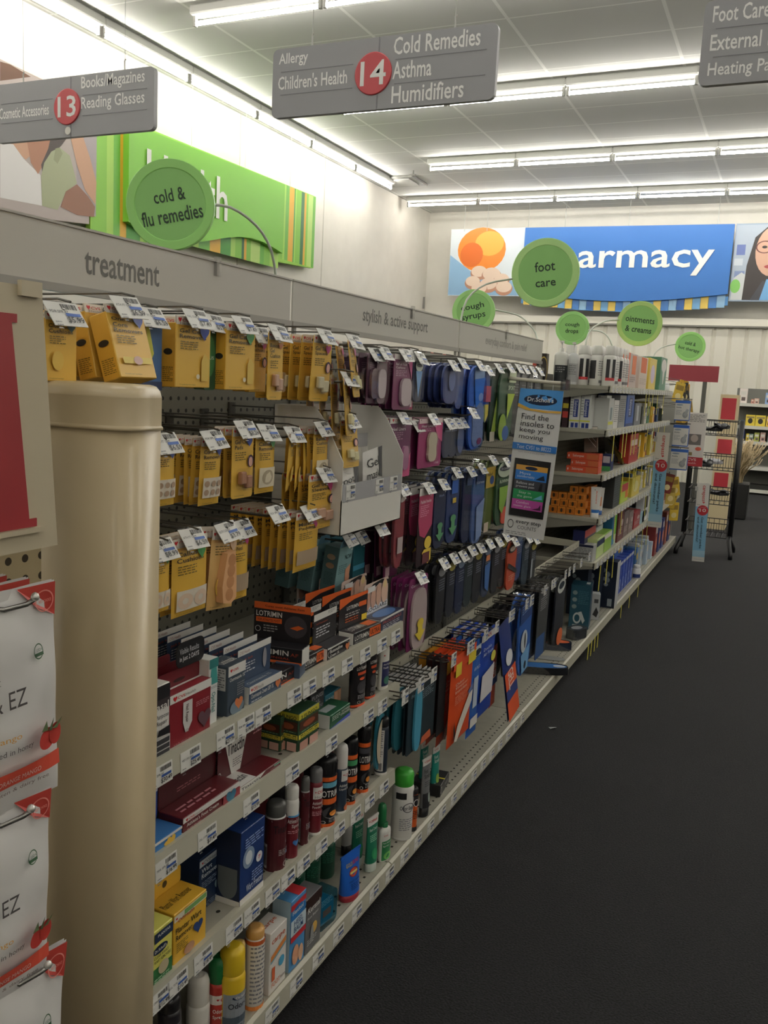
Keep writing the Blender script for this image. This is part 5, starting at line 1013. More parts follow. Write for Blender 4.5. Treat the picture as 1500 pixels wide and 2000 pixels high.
# second row
I(759, 815, 801, 932, -.87, cardp('5A1E4A', [('h', .14, .955, .04, 'B8262C'), ('t', 'CVS', .2, .935, .2, .035, 'B8262C'), ('t', 'Heel Liners', .1, .78, .62, .06, 'E8DCE4'), SM(.1, .74, .5, 4, 'A88098', .035), ('p', [(.6, .1), (1, .4), (1, .0), (.5, 0)], 'B84878')], 'D8D4CE', (.7, .32, .14, .2, 'A06A8C', 0)), 'heel_liner_pack', 'insole pack', 'purple Heel Liners card with white top, beside the white tray', 6, .014, jit=0)
I(817, 817, 862, 912, -.87, cardp('8A2A5E', [('t', 'Heel Liners', .1, .82, .55, .06, 'E8DCE4'), SM(.1, .78, .4, 2, 'C890B0', .035), ('p', [(.6, .9), (1, .9), (1, .5), (.8, .6)], 'B84878'), ('tr', '1 PAIR', .7, .05, .2, .05, 'E8DCE4')], 'C8B4B4', (.52, .42, .2, .3, 'B8AE98', .9)), 'heel_liner_pack', 'insole pack', 'magenta Heel Liners card with leopard spotted strip', 3, .02)
I(801, 830, 818, 915, -.885, cardp('5A1E3E', [], '8A6070'), 'heel_liner_pack', 'insole pack', 'dark plum card edge between the two Heel Liners cards', 3, .02)
for i, x0 in enumerate((872, 885, 898)):
    I(x0 - 9, 826 - i, x0 + 9, 895 - i * 2, -.87, insole(NVD, [('r', .2, .75, .8, .8, '6A78A0'), ('r', .2, .83, .8, .86, '6A78A0')] if i < 2 else [('e', .5, .5, .35, .4, '4A5A88')], .1), 'insole_pack', 'insole pack', 'short navy pack in the second row, %s past the leopard card' % ORD[i + 1], 4, .02)
hook(onX(923, 815, -.84).y, onX(923, 812, -.84).z, .31, 'metal hook with a price tag in front of the long blue insole')
# third row
I(770, 955, 790, 1110, -.88, insole('7A3038', [('r', .3, .2, .8, .4, 'B8A8A8'), ('e', .5, .9, .4, .07, 'C8C0BC')], .2), 'insole_pack', 'insole pack', 'dull red sole pack behind the edge of the white tray', 3, .02)
I(816, 952, 843, 1102, -.865, cardp('2A181E', [('p', [(0, .9), (1, .9), (1, .5), (.5, .35), (.15, .4), (0, .6)], 'A83A5E'), ('t', 'Padded Insoles', .1, .8, .75, .045, 'E8DCE4'), SM(.1, .76, .6, 6, 'D898B0', .025), ('e', .75, .28, .25, .08, 'E0C24A'), ('p', [(.5, .2), (1, .2), (1, .05), (.8, .0), (.35, .16)], 'E0C24A'), ('r', .4, .02, .9, .16, '5A2A30')], 'D8D4CE'), 'insole_pack', 'insole pack', 'pink and black Padded Insoles pack with yellow arrow', 4, .026)
arrow = lambda c: [('e', .5, .36, .2, .05, c), ('r', .38, .22, .62, .34, c), ('p', [(.2, .24), (.8, .24), (.5, .12)], c)]
I(846, 945, 871, 1071, -.865, insole(NVD, [('t', 'Work', .3, .8, .4, .04, '8A9AC0')] + arrow('5A9A6A'), .4), 'insole_pack', 'insole pack', 'navy sole pack with small green arrow, third row', 6, .02)
I(871, 922, 897, 1060, -.865, insole('1C3264', [('e', .5, .93, .3, .05, 'B8C0C8'), ('r', .3, .7, .75, .88, '2A5AB0'), ('r', .4, .57, .65, .64, 'D8B83A')] + arrow('5A9A6A'), .4), 'insole_pack', 'insole pack', 'blue sole pack with green arrow and yellow patch', 4, .022)
I(902, 920, 922, 1060, -.87, insole(NVD, [('r', .3, .8, .8, .9, '3A4A70')], .5), 'insole_pack', 'insole pack', 'dark navy sole pack left of the pale blue-grey one', 5, .022)
I(921, 915, 946, 1061, -.865, insole('3F5A8F', [('r', .2, .8, .85, .93, '1F3462'), ('t', '& Gel Insoles', .2, .8, .6, .035, 'B8C8E0'), ('p', [(.3, .5), (.9, .6), (.8, .1), (.4, .05)], '7A92C0')], .5), 'insole_pack', 'insole pack', 'blue-grey gel insole pack in the third row', 6, .02)
I(945, 898, 965, 1038, -.87, insole('5A6A2A', [('r', .05, .62, .9, .9, 'C8A83A'), ('t', 'Relief', .15, .78, .5, .05, '2A2A20'), ('e', .6, .72, .2, .06, '2A4A8A'), ('r', .1, .02, .5, .15, 'C8B8A8')], .4), 'insole_pack', 'insole pack', 'yellow and olive insole pack beside the green running one', 3, .02)
I(967, 902, 997, 1026, -.86, insole('24482E', [('e', .5, .88, .45, .12, 'B8C4B0'), ('t', 'RUNNING', .2, .68, .6, .05, 'C8D8C0'), ('p', [(.2, .62), (.9, .62), (.45, .2), (.25, .3)], '7FA83A')] + drs(.5, .9, 1.2), .5, inner=[(.68, .16, .26, .13, 'C8503A')]), 'insole_pack', 'insole pack', 'green RUNNING insole pack with coral heel', 3, .022)
I(997, 905, 1014, 1010, -.87, insole('5A5E62', [SM(.3, .8, .4, 6, 'A8A8AC', .05)], .6), 'insole_pack', 'insole pack', 'silver grey insole pack beside the hanging advert', 3, .02)
I(1010, 888, 1026, 1000, -.875, insole('24407A', [('e', .5, .85, .35, .08, 'B8C0C8')], .6), 'insole_pack', 'insole pack', 'blue insole pack half behind the hanging advert', 3, .02)
# dark packs under the tray, near the shelf end
I(735, 1040, 757, 1150, -.95, insole('2A1A22', [('r', .6, .05, .8, .25, 'A8989C')], .2), 'insole_pack', 'insole pack', 'dark plum sole pack in the shade under the white tray', 3, .03)
I(752, 1010, 778, 1125, -.92, cardp('5A1E44', [('r', .1, .03, .4, .18, 'C8A8B0')], None), 'insole_pack', 'insole pack', 'plum card with pink barcode corner under the white tray', 3, .03)
# fourth row
I(797, 1128, 832, 1262, -.85, cardp('6A1E50', [('t', 'Cushion', .1, .88, .5, .04, 'E8DCE4')], None, (.5, .42, .4, .42, 'B5A4A4', 0)), 'insole_pack', 'insole pack', 'plum Cushion card with pale fabric insole and yellow arrow', 4, .018)
q_ = [o for o in bpy.data.objects if o.name.startswith('gel_insole')][-1]
yy, w_, h_ = 0, 0, 0
P_ = onX(814.5, 1195, -.85); hh = onX(814, 1128, -.85).z - onX(814, 1262, -.85).z; ww = onX(832, 1195, -.85).y - onX(797, 1195, -.85).y
par = q_.parent
am = MB().art([('e', .5, .36, .17, .065, 'D8C040'), ('r', .38, .2, .62, .33, 'D8C040'), ('p', [(.22, .24), (.78, .24), (.5, .1)], 'D8C040')], ww, hh, lambda u, v, n: (u - ww / 2, v - hh + .012, n + .0105))
part('arrow_sticker', am, [o for o in bpy.data.objects if o.get('label') == 'plum Cushion card with pale fabric insole and yellow arrow'][0], 'yellow arrow sticker')
row4 = [(860, 1100, 20, BK, 'black'), (880, 1090, 18, '20242E', 'charcoal'), (898, 1085, 18, NVD, 'midnight blue'), (915, 1075, 18, '1C2A2E', 'dark teal'), (932, 1070, 18, BK, 'jet black'), (950, 1062, 17, '20304A', 'steel navy'), (968, 1058, 16, '1E1E22', 'ink black'), (982, 1048, 16, '26262C', 'graphite'), (1012, 1038, 16, '1F3A6A', 'royal blue'), (1026, 1052, 14, '1A2C3A', 'petrol blue'), (1040, 1055, 14, '22262A', 'gunmetal')]
for i, (x0, t0, w_, c, dsc) in enumerate(row4):
    acc = [('e', .5, .86, .34, .08, ('8A8C90', '9A9040', '6A7A90')[i % 3]), SM(.25, .72, .5, 5, '7A8090', .04)]
    if i == 5: acc.append(('p', [(.2, .6), (.8, .65), (.7, .1), (.3, .2)], '3F6AA8')); acc.append(('r', .3, .68, .7, .78, 'D08050'))
    if i == 10: acc.append(('r', .2, .2, .4, .6, '9AA0A8'))
    I(x0 - w_ / 2, t0, x0 + w_ / 2, t0 + 118 - i * 3, -.87, insole(c, acc, .5), 'insole_pack', 'insole pack', '%s insole pack in the lowest peg row over the rail' % dsc, 4, .024)
I(989, 1058, 1009, 1150, -.86, insole('B8482A', [('e', .45, .85, .35, .08, '2A2A2A'), ('e', .45, .85, .25, .05, 'C8B8A8'), ('p', [(.1, .5), (.9, .3), (.95, .38), (.1, .6)], '2A2A2A'), SM(.2, .3, .5, 3, 'D8A890', .04)], .6), 'insole_pack', 'insole pack', 'orange-red insole pack in the lowest peg row', 3, .022)
hook(onX(735, 1040, -.86).y, onX(735, 1037, -.86).z, .3, 'metal hook with a price tag under the corner of the tray')
# ---------------------------------------------------------------- lower cross rail and its loops
BX, BZ = -.90, .60
rail = MB().box((BX, SYK(1) + .01, BZ - .03), (BX + .006, SYK(3) - .02, BZ), lipm)
for i in range(34):
    yy = SYK(1) + .05 + .07 * i
    rail.add([(BX + .0065, yy - .003, BZ - .02), (BX + .0065, yy + .003, BZ - .02), (BX + .0065, yy + .003, BZ - .012), (BX + .0065, yy - .003, BZ - .012)], [(0, 1, 2, 3)], mat('3A3A36', .6))
ro = thing('cross_rail', rail, 'long punched cream rail in front of the pegboard above the base deck', 'rail')
for k in (1, 2, 3):
    yy = SYK(k) + (.02 if k == 1 else (-.04 if k == 3 else 0))
    part('arm', MB().prism([(PX, BZ - .03), (BX, BZ - .03), (BX, BZ), (PX, BZ + .01)], 0, .004, lipm, T(0, yy, 0) @ Matrix(((1, 0, 0, 0), (0, 0, -1, 0), (0, 1, 0, 0), (0, 0, 0, 1)))), ro)
part('end_plate', MB().box((BX - .2, 3.1, BZ - .07), (BX, 3.104, BZ - .0), lipm), ro)
LH = {}
def loophook(y, label, L=.12):
    if 'm' not in LH:
        mb = MB().tube([(0, -.012, -.02), (0, -.012, -.004), (L, -.012, 0), (L, .0, 0)], .002, hookm, None, 5).tube([(0, .012, -.035), (0, .012, -.02), (L * .85, .012, -.02), (L * .9, .0, -.02), (L * .85, -.012, -.02), (0, -.012, -.02)], .002, hookm, None, 5)
        LH['m'] = mb.mesh('loop_hook')
    o = link('loop_hook', LH['m'], T(BX + .006, y, BZ + .002)); o['label'] = label; o['category'] = 'hook'; o['group'] = 'loop hooks along the cross rail'
    link('price_tag', ticket_mesh(PR[prn[0] % len(PR)]), T(L + .001, .004, -.032) @ FX @ Matrix.Diagonal((.75, 1.2, 1, 1)), o); prn[0] += 1
def low(l, t, r, b, X, mk, name, desc, n=1, dx=.02, **k):
    cat = k.pop('cat', 'insole pack')
    y, z, w, h = hanging(l, t, r, b, X, mk, name, cat, desc, n, dx, hk=False, **k)
    loophook(y, 'rail loop of the ' + desc)
def bagp(body, art, d=.006, band=None):
    def mk(w, h):
        y0 = -h + .012; mb = MB(); bl = lambda u, v: d * math.sin(PI * min(1, max(0, u))) ** .5 * math.sin(PI * min(1, max(0, v))) ** .4
        for sg in (1, -1): mb.sheet(6, 10, (lambda i, j, sg=sg: (w * (i - .5) * sg, y0 + h * j, sg * bl(i, j))), mat(body, .28))
        mb.art(art, w, h, lambda u, v, n: (u - w / 2, y0 + v, max(bl(u / w, v / h), d * .92) + n + .0008), sub=6); return mb, []
    return mk
low(797, 1325, 848, 1452, -.80, cardp('1E2A30', [('t', 'Foot File', .1, .8, .4, .05, '9AB0B8'), SM(.5, .8, .4, 5, '7A8C94', .03), ('p', [(.5, 0), (.9, 0), (.85, .12), (.55, .1)], 'B85A3A')], 'CFCBC6', (.3, .45, .12, .45, '4A9AB8', 0)), 'foot_file_pack', 'teal and black foot file card at the rail near end', 8, .014, cat='foot care pack')
low(770, 1345, 797, 1462, -.82, insole('2A6A78', [('r', .3, .86, .7, .98, 'D0D0D0')], 0), 'foot_file_pack', 'teal glass file pack beside the shelf end', 3, .02, cat='foot care pack')
low(735, 1395, 752, 1500, -.83, insole('3A8AA0', [('e', .5, .5, .5, .4, 'C8BCA4')], 0), 'pumice_pack', 'cream pumice pad in a clear pack above the foot scrub', 2, .02, cat='foot care pack')
low(833, 1262, 866, 1400, -.88, bagp('D8A23A', [('r', 0, .3, 1, .62, 'C8C4BC'), ('t', "PEDI'S", .15, .5, .7, .06, '2A2A2A')]), 'foot_care_bag', 'yellow pouch standing behind the grey card on the rail', 2, .03, cat='foot care pack')
low(856, 1285, 870, 1430, -.80, cardp('17181A', [], None), 'insole_pack', 'thin black pack just before the orange pouches', 3, .02)
ora = [('r', 0, .84, 1, 1, 'D8502A'), ('r', .1, .76, .35, .9, 'D8C03A'), ('r', .65, .8, 1, .92, 'D8C03A'), ('t', 'Odor', .12, .66, .4, .035, 'F0C8B0'), ('t', 'Stopper', .12, .62, .55, .035, 'F0C8B0'), ('t', 'Insoles', .12, .58, .5, .035, 'F0C8B0'), SM(.12, .54, .6, 5, 'E09070', .02), ('p', [(.95, .55), (.6, .38), (.3, .2), (.18, .05), (.3, .03), (.6, .2), (.9, .35)], 'D8D0C4'), ('p', [(.18, .05), (.12, .2), (.15, .28), (.2, .15)], '1A1A1A'), ('p', [(.7, .5), (.95, .56), (.95, .48), (.75, .46)], '5A6A98')]
low(878, 1272, 919, 1438, -.79, bagp('C84A22', ora, .008), 'insole_bag', 'bright orange odor insole pouch, front of its loop', 3, .032)
low(915, 1255, 934, 1428, -.80, bagp('2A5AA8', [('e', .5, .88, .35, .05, '14233F'), ('r', .2, .84, .8, .95, 'C8D0D8'), ('e', .5, .88, .3, .035, '14233F'), ('r', .3, .3, .7, .62, 'B0BCCC'), ('r', .15, .1, .85, .2, 'D0CCC8'), ('t', 'AIR-PILLO', .2, .7, .6, .035, 'D8E0F0')], .006), 'insole_bag', 'blue air pillow insole pouch between orange and wide blue', 3, .03)
low(933, 1232, 962, 1388, -.80, bagp('1F3F98', [('r', 0, .9, 1, .98, 'D0CCC8'), ('t', 'CVS', .2, .92, .4, .035, 'B8262C'), ('t', 'Double', .15, .78, .5, .04, 'C8D4F0'), ('t', 'Air Foam', .15, .72, .6, .04, 'C8D4F0'), ('e', .8, .65, .15, .06, 'C8C050'), ('p', [(.1, .2), (.15, .5), (.9, .56), (.85, .22)], 'C8C4C8')], .007), 'insole_bag', 'wide blue Double Air Foam insole pouch on the rail', 5, .03)
low(957, 1240, 968, 1375, -.82, bagp('C8502A', [('r', 0, .85, 1, 1, '24407A'), ('v', 'SUPER', .2, .6, .6, .3, 'E8D8D0'), ('r', 0, .3, 1, .4, '24407A')], .004), 'insole_bag', 'narrow orange and navy pouch beside the wide blue one', 1, roll=.05)
low(968, 1218, 988, 1395, -.80, bagp('24346E', [('r', 0, .0, 1, .5, 'C8502A'), ('r', 0, .2, 1, .32, '24346E'), ('v', 'GELL', .2, .5, .6, .2, 'E8D8D0'), ('e', .5, .62, .3, .08, 'D0D0D4')], .006), 'insole_bag', 'orange and navy pouch leaning out over the base deck', 1, roll=.15, pitch=-.12)
for i, (x0, t0, b0) in enumerate(((992, 1195, 1318), (1003, 1185, 1312), (1030, 1160, 1290), (1045, 1150, 1275), (1072, 1130, 1250))):
    low(x0 - 8, t0, x0 + 8, b0, -.83, insole(('17181C', '1C1E24', '15161A', '1E2026', '191A1E')[i], [('e', .5, .9, .3, .05, '4A4C50')], .4), 'insole_pack', 'black shelled insole pack, %s past the leaning pouch' % ORD[i + 1], 4, .024)
low(1010, 1168, 1036, 1316, -.79, insole('2A5AA8', [('r', .1, .7, .9, .95, '24407A'), SM(.2, .9, .6, 4, '8AA8D8', .03), ('e', .4, .45, .22, .14, 'C8D0D8'), ('e', .45, .45, .05, .1, '2A2A30'), ('p', [(.2, .3), (.8, .35), (.7, .05), (.3, .05)], '7AB0E0'), ('e', .5, .13, .08, .05, '15203A')], .5), 'insole_pack', 'sky blue sole pack leaning towards the aisle from the rail', 2, .03, roll=.1)
low(1050, 1143, 1069, 1275, -.81, cardp('3A3C3E', [('e', .5, .93, .4, .06, 'B8B8B8'), SM(.2, .8, .6, 6, 'A8A8AC', .03), ('r', 0, 0, .8, .3, '2A4A7A')], None), 'insole_pack', 'grey and blue sole card on the rail', 3, .02)
low(1083, 1128, 1103, 1255, -.80, insole('23262E', [('e', .45, .86, .35, .1, 'C8CCC8'), ('e', .45, .87, .25, .05, '1A2A3A'), ('e', .6, .12, .26, .12, 'D86A3A')], .6), 'insole_pack', 'black insole pack with orange heel, last on the rail', 3, .024)
for i, (x0, t0) in enumerate(((1096, 1100), (1080, 1088), (1066, 1080))):
    loophook(onX(x0, t0, BX).y, 'empty wire loop hook near the far end of the cross rail, %s from that end' % ORD[i + 1])
# fallen packs on the deck
def fallen(px, py, L, w, hgt, yaw, c, art, label, name='insole_pack', z=ZD, X=None):
    P = onZ(px, py, z); mb = MB().prism(sole(w, L, .4), .001, hgt, mat(c, .25)); mb.art(art, w, L, lambda u, v, n: (u - w / 2, v - L / 2, hgt + n))
    o = thing(name, mb, label, 'insole pack', T(P.x, P.y, z + .0005) @ R(yaw, 'Z')); part('clear_shell', MB().prism(sole(w * 1.06, L * 1.04, .3), 0, hgt + .006, clear(.14)), o, 'clear plastic shell'); return o
fallen(1050, 1312, .26, .085, .03, -1.2, '16181E', [('e', .5, .5, .4, .48, '2F70B8'), ('e', .5, .85, .2, .1, 'C8D0D8')], 'black and blue insole pack fallen flat, jutting over the deck edge')
fallen(1060, 1285, .2, .06, .004, -1.35, '9A9C9C', [], 'thin clear card lying flat behind the fallen blue pack')
fallen(1062, 1265, .26, .08, .035, -1.2, '1C2438', [('e', .5, .78, .3, .18, 'D8643A')], 'navy insole pack with orange heel lying on the deck')
fallen(1125, 1245, .12, .08, .05, -.3, '33363A', [('e', .5, .5, .3, .3, '8A8C90')], 'small dark clear pack lying before the teal massager box')
# ---------------------------------------------------------------- hanging advert on its rod
AY = 2.85
p0 = onY(958, 735, AY); p1 = onY(1104, 750, AY)
rod = MB().tube([(PX, AY, p0.z + .02), tuple(p0), tuple(p1)], .006, mat('B8B4A4', .4), None, 10)
ro = thing('sign_rod', rod, 'cream rod reaching from the pegboard with the hanging advert', 'rod')
part('end_clip', MB().box((p1.x - .012, AY - .01, p1.z - .02), (p1.x + .014, AY + .01, p1.z + .014), clear(.35, 'D0D0D0')), ro, 'clear plastic end clip')
a0, a1 = onY(1017, 757, AY), onY(1101, 765, AY); b0_, b1_ = onY(993, 1043, AY), onY(1052, 1055, AY)
aw = (a1 - a0).length
cmid = (b0_ + b1_) / 2; ah = (a0.z + a1.z) / 2 - cmid.z
def adv(u, v, n):   # u right, v up in metres; the plastic sheet twists a little towards its foot
    t = 1 - v / ah; tw_ = .62 * t
    top = a0.lerp(a1, .5); bot = cmid
    c = top.lerp(bot, t); x = (u - aw / 2)
    return (c.x + x * math.cos(tw_) + n * math.sin(-tw_) * -1 * 0, c.y + x * math.sin(tw_) - n, c.z - x * .02 - x * .12 * t)
mb = MB(); wm_ = mat('DDDDDB', .35)
mb.sheet(4, 16, lambda i, j: adv(aw * i, ah * j, 0), wm_, False); mb.sheet(4, 16, lambda i, j: adv(aw * (1 - i), ah * j, -.002), wm_, False)
q = "Find the|insoles to|keep you|moving".split('|')
ops = [('r', 0, .87, 1, 1, '4A90D0'), ('e', .5, .93, .38, .035, '14233F'), ('t', 'Dr.Scholl\'s', .2, .918, .6, .03, 'F0F0F0'), ('p', [(0, .9), (.3, .868), (.7, .862), (1, .868), (1, .855), (.6, .85), (.2, .858), (0, .875)], 'E0B04A')]
for k, s_ in enumerate(q): ops.append(('tr', s_, .12, .795 - .046 * k, (.62, .76, .68, .55)[k], .042, '1E1E20'))
ops += [('r', 0, .59, 1, .635, '2F74C0'), ('tr', 'Text CVS1 to 88222', .1, .598, .78, .028, 'E8F0F8'), ('tr', 'Learn more at the pharmacy', .15, .57, .6, .012, '8A8A8C'),
        ('r', .1, .14, .92, .53, '141416'), ('r', .15, .19, .87, .49, '26262A'), ('r', .15, .455, .87, .49, 'D8A24A'), ('e', .5, .472, .14, .012, '14233F'),
        ('r', .15, .39, .87, .455, '2F78C8'), ('tr', 'Move', .25, .425, .25, .02, 'E8F0F8'), ('tr', 'comfortably', .2, .402, .4, .02, 'E8F0F8'), ('p', [(.62, .4), (.84, .4), (.8, .435), (.72, .42)], '16243A'),
        ('r', .15, .325, .87, .39, '3A3C44'), ('tr', 'Relieve and', .2, .36, .4, .02, 'D8D8DC'), ('tr', 'prevent pain', .2, .335, .42, .02, 'D8D8DC'), ('p', [(.72, .33), (.8, .33), (.8, .38), (.75, .38)], '16161A'),
        ('r', .15, .258, .87, .325, '1F8A50'), ('tr', 'Stay in', .28, .295, .28, .02, 'E0F0E4'), ('tr', 'the game', .25, .27, .35, .02, 'E0F0E4'), ('p', [(.62, .268), (.84, .272), (.82, .305), (.74, .29)], '6AB0C8'),
        ('r', .15, .19, .87, .258, 'B04A98'), ('tr', 'Comfort', .25, .228, .3, .02, 'F0E0EC'), ('tr', 'meets glam', .2, .203, .4, .02, 'F0E0EC'), ('p', [(.62, .2), (.84, .2), (.82, .24), (.78, .215)], '3A1430'),
        ('r', .4, .5, .62, .505, '3A3A3E'), ('t', 'every step', .3, .088, .6, .035, '2A2A2E'), ('tr', 'COUNTS', .35, .055, .45, .026, '5A5A5E'), ('o', .18, .085, .07, .03, .8, '2A2A2E'), ('l', .08, .03, .5, 2, .012, '8A8A8C')]
mb.art(ops, aw, ah, adv, sub=6, lift=.0004, n0=.0006)
adv_o = thing('hanging_advert', mb, 'tall white hanging advert with a phone picture, below the cream rod', 'advert')
for s_ in (.25, .75):
    q0 = Vector(adv(aw * s_, ah, 0)); part('hanging_tie', MB().tube([tuple(q0), (q0.x, AY, p0.lerp(p1, .6).z)], .0012, mat('B8B8B8', .3)), adv_o)
# ================================================================ white fruit-snack pouches on the end display
def ezpouch(w, h):
    mb = MB(); y0 = -h + .02
    def bl(i, j): return .016 * math.sin(PI * min(1, max(0, i))) ** .7 * math.sin(PI * min(1, max(0, j * 1.05))) ** .6 + .0025 * math.sin(i * 9) * math.sin(j * 14)
    for sg in (1, -1): mb.sheet(16, 22, (lambda i, j, sg=sg: (w * (i - .5) * sg, y0 + h * j, (.0 if sg > 0 else -.002) + sg * (bl(i, j) if sg > 0 else .5 * bl(1 - i, j)))), mat('DAD8D6', .35))
    fm = lambda u, v, n: (u - w / 2, y0 + v, bl(u / w, v / h) + n * 2 + .0015)
    ops = [('p', [(.66, .995), (.8, .9), (.99, .84), (.995, .995)], 'B04038'), ('o', .88, .92, .09, .05, .88, 'D88A80'), ('t', 'BEST CHOICE', .82, .915, .12, .014, 'D88A80'),
           ('o', .77, .71, .05, .035, .85, '3A5A40'), ('r', .725, .69, .815, .705, '3A5A40'), ('tr', 'USDA', .74, .712, .06, .014, '3A5A40'),
           ('tr', 'RIPE & EZ', .02, .5, .6, .085, '4A4646'), ('tr', 'ORGANIC', .1, .62, .3, .03, '8A8684'),
           ('tr', 'mango', .3, .36, .24, .035, 'D8A24A'), ('tr', 'dipped in honey', .25, .3, .4, .035, '5A5654'),
           ('r', 0, .155, .93, .225, 'C8503E'), ('tr', 'STRAWBERRY ORANGE MANGO', .05, .17, .68, .025, 'F0D8D0'), ('tr', 'gluten & dairy free', .3, .12, .5, .025, '7A6A64'), ('tr', 'NET WT 2.5 OZ', .05, .07, .25, .02, 'C86A5A'),
           ('e', .78, .31, .09, .05, 'B03A34'), ('e', .87, .315, .07, .05, 'A8362E'), ('p', [(.7, .36), (.76, .4), (.78, .35)], '5A6A48'), ('p', [(.78, .35), (.84, .4), (.82, .34)], '4A5A3C'), ('p', [(.82, .35), (.94, .38), (.88, .34)], '5A6A48')]
    mb.art(ops, w, h, fm, sub=8, lift=.0004); return mb
PXB = -.74
for k, (l, t, r, b, dsc) in enumerate(((-150, 1142, 100, 1560, 'topmost of the column of three'), (-150, 1545, 92, 1915, 'middle of the column of three'), (-150, 1868, 122, 2290, 'lowest of the column of three'))):
    a, c = onX(-130, (t + b) / 2, PXB).y, onX(r, (t + b) / 2, PXB).y
    zt = onX(60, t, PXB).z; zb2 = onX(60, b, PXB).z
    w = .15; mb = ezpouch(w, zt - zb2); y = c - w / 2
    o = thing('snack_pouch', mb, 'white fruit snack pouch with red corner, ' + dsc, 'snack pouch', T(PXB, y, zt - .02) @ R(-.06, 'Z') @ FX @ R(.02 - .05 * k, 'Z'), 'white fruit snack pouches on the end display')
    for j in (1, 2): dup(o, T(PXB - .028 * j, y - .004 * j, zt - .02) @ R(.04 * j, 'Z') @ FX, 'white fruit snack pouch with red corner, %s, %s back' % (dsc, ORD[j + 1]), 'white fruit snack pouches on the end display')
    hy = c - .042
    mb = MB().tube([(-.822, hy - .05, zt - .02), (PXB + .008, hy - .03, zt - .018), (PXB + .014, hy - .006, zt - .016), (PXB + .02, hy, zt - .01)], .003, mat('8A8884', .25, .8), None, 8)
    hk_ = thing('peg_hook', mb, 'shiny hook tip poking through the snack pouch, ' + dsc, 'hook', None, 'hooks of the end display')
    part('end_ball', MB().lathe([(.001, -.005), (.0035, -.0035), (.005, 0), (.0035, .0035), (.001, .005)], mat('C8C6C2', .25, .6), T(PXB + .02, hy, zt - .008), 10), hk_)
# ================================================================ far full shelving bays
YF = SYK(3)
def onYs(l, t, r, b, z, Y):   # face towards the viewer (out = -Y) standing on height z at distance Y
    s = Slot(); a, c = onY(l, (t + b) / 2, Y).x, onY(r, (t + b) / 2, Y).x
    s.x, s.y, s.z, s.w = (a + c) / 2, Y, z, abs(c - a); s.h = onY((l + r) / 2, t, Y).z - z; return s
def side_box(l, t, r, b, z, Y, d, c, art, name, label, cat='medicine box', n=1, dy=None, side=None, zoff=0.0, h=None):
    s = onYs(l, t, r, b, z, Y); hh = h or max(.02, s.h); mb = carton(s.w, hh, d, c, art, side)
    o = thing(name, mb, label, cat, T(s.x, s.y, s.z + zoff + .0004) @ FY)
    return o, s
# top shelf: pumps, white wash bottles
Z1, Z2, Z3, Z4, Z5 = 1.37, 1.155, .935, .715, .49
def pump(x, y, z, r, h, body, art, label, name='pump_bottle'):
    mb = MB().lathe([(r * .95, 0), (r, .004), (r, h * .66), (r * .8, h * .72), (r * .35, h * .75)], mat(body, .3), None, 20)
    W_ = PI * r * 1.2; mb.art(art, W_, h * .62, lambda u, v, n: ((r + n) * math.sin((u - W_ / 2) / r), -(r + n) * math.cos((u - W_ / 2) / r), v), sub=10)
    o = thing(name, mb, label, 'bottle', T(x, y, z))
    part('pump', MB().lathe([(r * .36, h * .75), (r * .36, h * .83), (r * .12, h * .835), (r * .12, h * .95), (r * .3, h * .955), (r * .3, h)], mat('E8E6E2', .3), None, 12).box((-.006, -r * 1.1, h * .955), (.006, 0, h * .99), mat('E8E6E2', .3)), o)
    return o
def capb(x, y, z, r, h, body, cap, art, label, name='wash_bottle', cat='bottle', group=None):
    mb = MB().lathe([(r * .95, 0), (r, .004), (r, h * .7), (r * .85, h * .76), (r * .7, h * .78)], mat(body, .3), None, 18)
    W_ = PI * r * 1.2; mb.art(art, W_, h * .7, lambda u, v, n: ((r + n) * math.sin((u - W_ / 2) / r + .45), -(r + n) * math.cos((u - W_ / 2) / r + .45), v), sub=10)
    o = thing(name, mb, label, cat, T(x, y, z), group)
    part('cap', MB().lathe([(r * .82, h * .78), (r * .84, h * .8), (r * .8, h * .97), (r * .7, h)], mat(cap, .3), None, 16), o); return o
pump(-1.085, YF + .09, Z1, .034, .215, 'DCDAD6', [('r', .3, .1, .9, .7, '23262A'), SM(.35, .6, .4, 3, '8A8A8A', .08)], 'white pump bottle with dark label, nearer the insoles, top far shelf')
pump(-1.025, YF + .10, Z1, .025, .21, 'C8C8CA', [('r', .3, .1, .9, .8, 'A5A5A8'), SM(.35, .7, .4, 5, '6A6A6E', .08)], 'clear grey pump bottle at the near end of the top far shelf')
side_box(1040, 690, 1066, 745, Z1, YF + .05, .05, '2A2422', [('p', [(0, 0), (.35, 0), (.25, 1), (0, 1)], 'A84030'), ('o', .8, .4, .35, .5, .9, 'B8A050'), ('t', 'NOW', .5, .3, .4, .2, 'C8C8C8')], 'medicine_box', 'dark box with red edge behind the pump bottles')
wl = [('r', .1, .25, .4, .9, '2A2A2E'), SM(.5, .85, .4, 7, '8A8A8E', .08), ('r', .55, .1, .8, .2, '6A6A6E')]
wl2 = [('r', .3, .3, .45, .95, '2A2A2E'), ('r', .3, .2, .7, .3, 'B83A3E'), ('r', .55, .3, .7, .95, '2A2A2E')]
for i, (x, Y) in enumerate(((-1.06, .19), (-.99, .17), (-.92, .17), (-.855, .16), (-.855, .24), (-.85, .33), (-.85, .42), (-.85, .51))):
    capb(x, YF + Y, Z1, .033, .2, 'E4E2DE', 'E8E6E2', (wl, wl2, wl, wl2, wl, wl2, wl, wl)[i], 'tall white wash bottle on the top far shelf, %s from the pump bottles' % ORD[i + 1], group='white wash bottles')
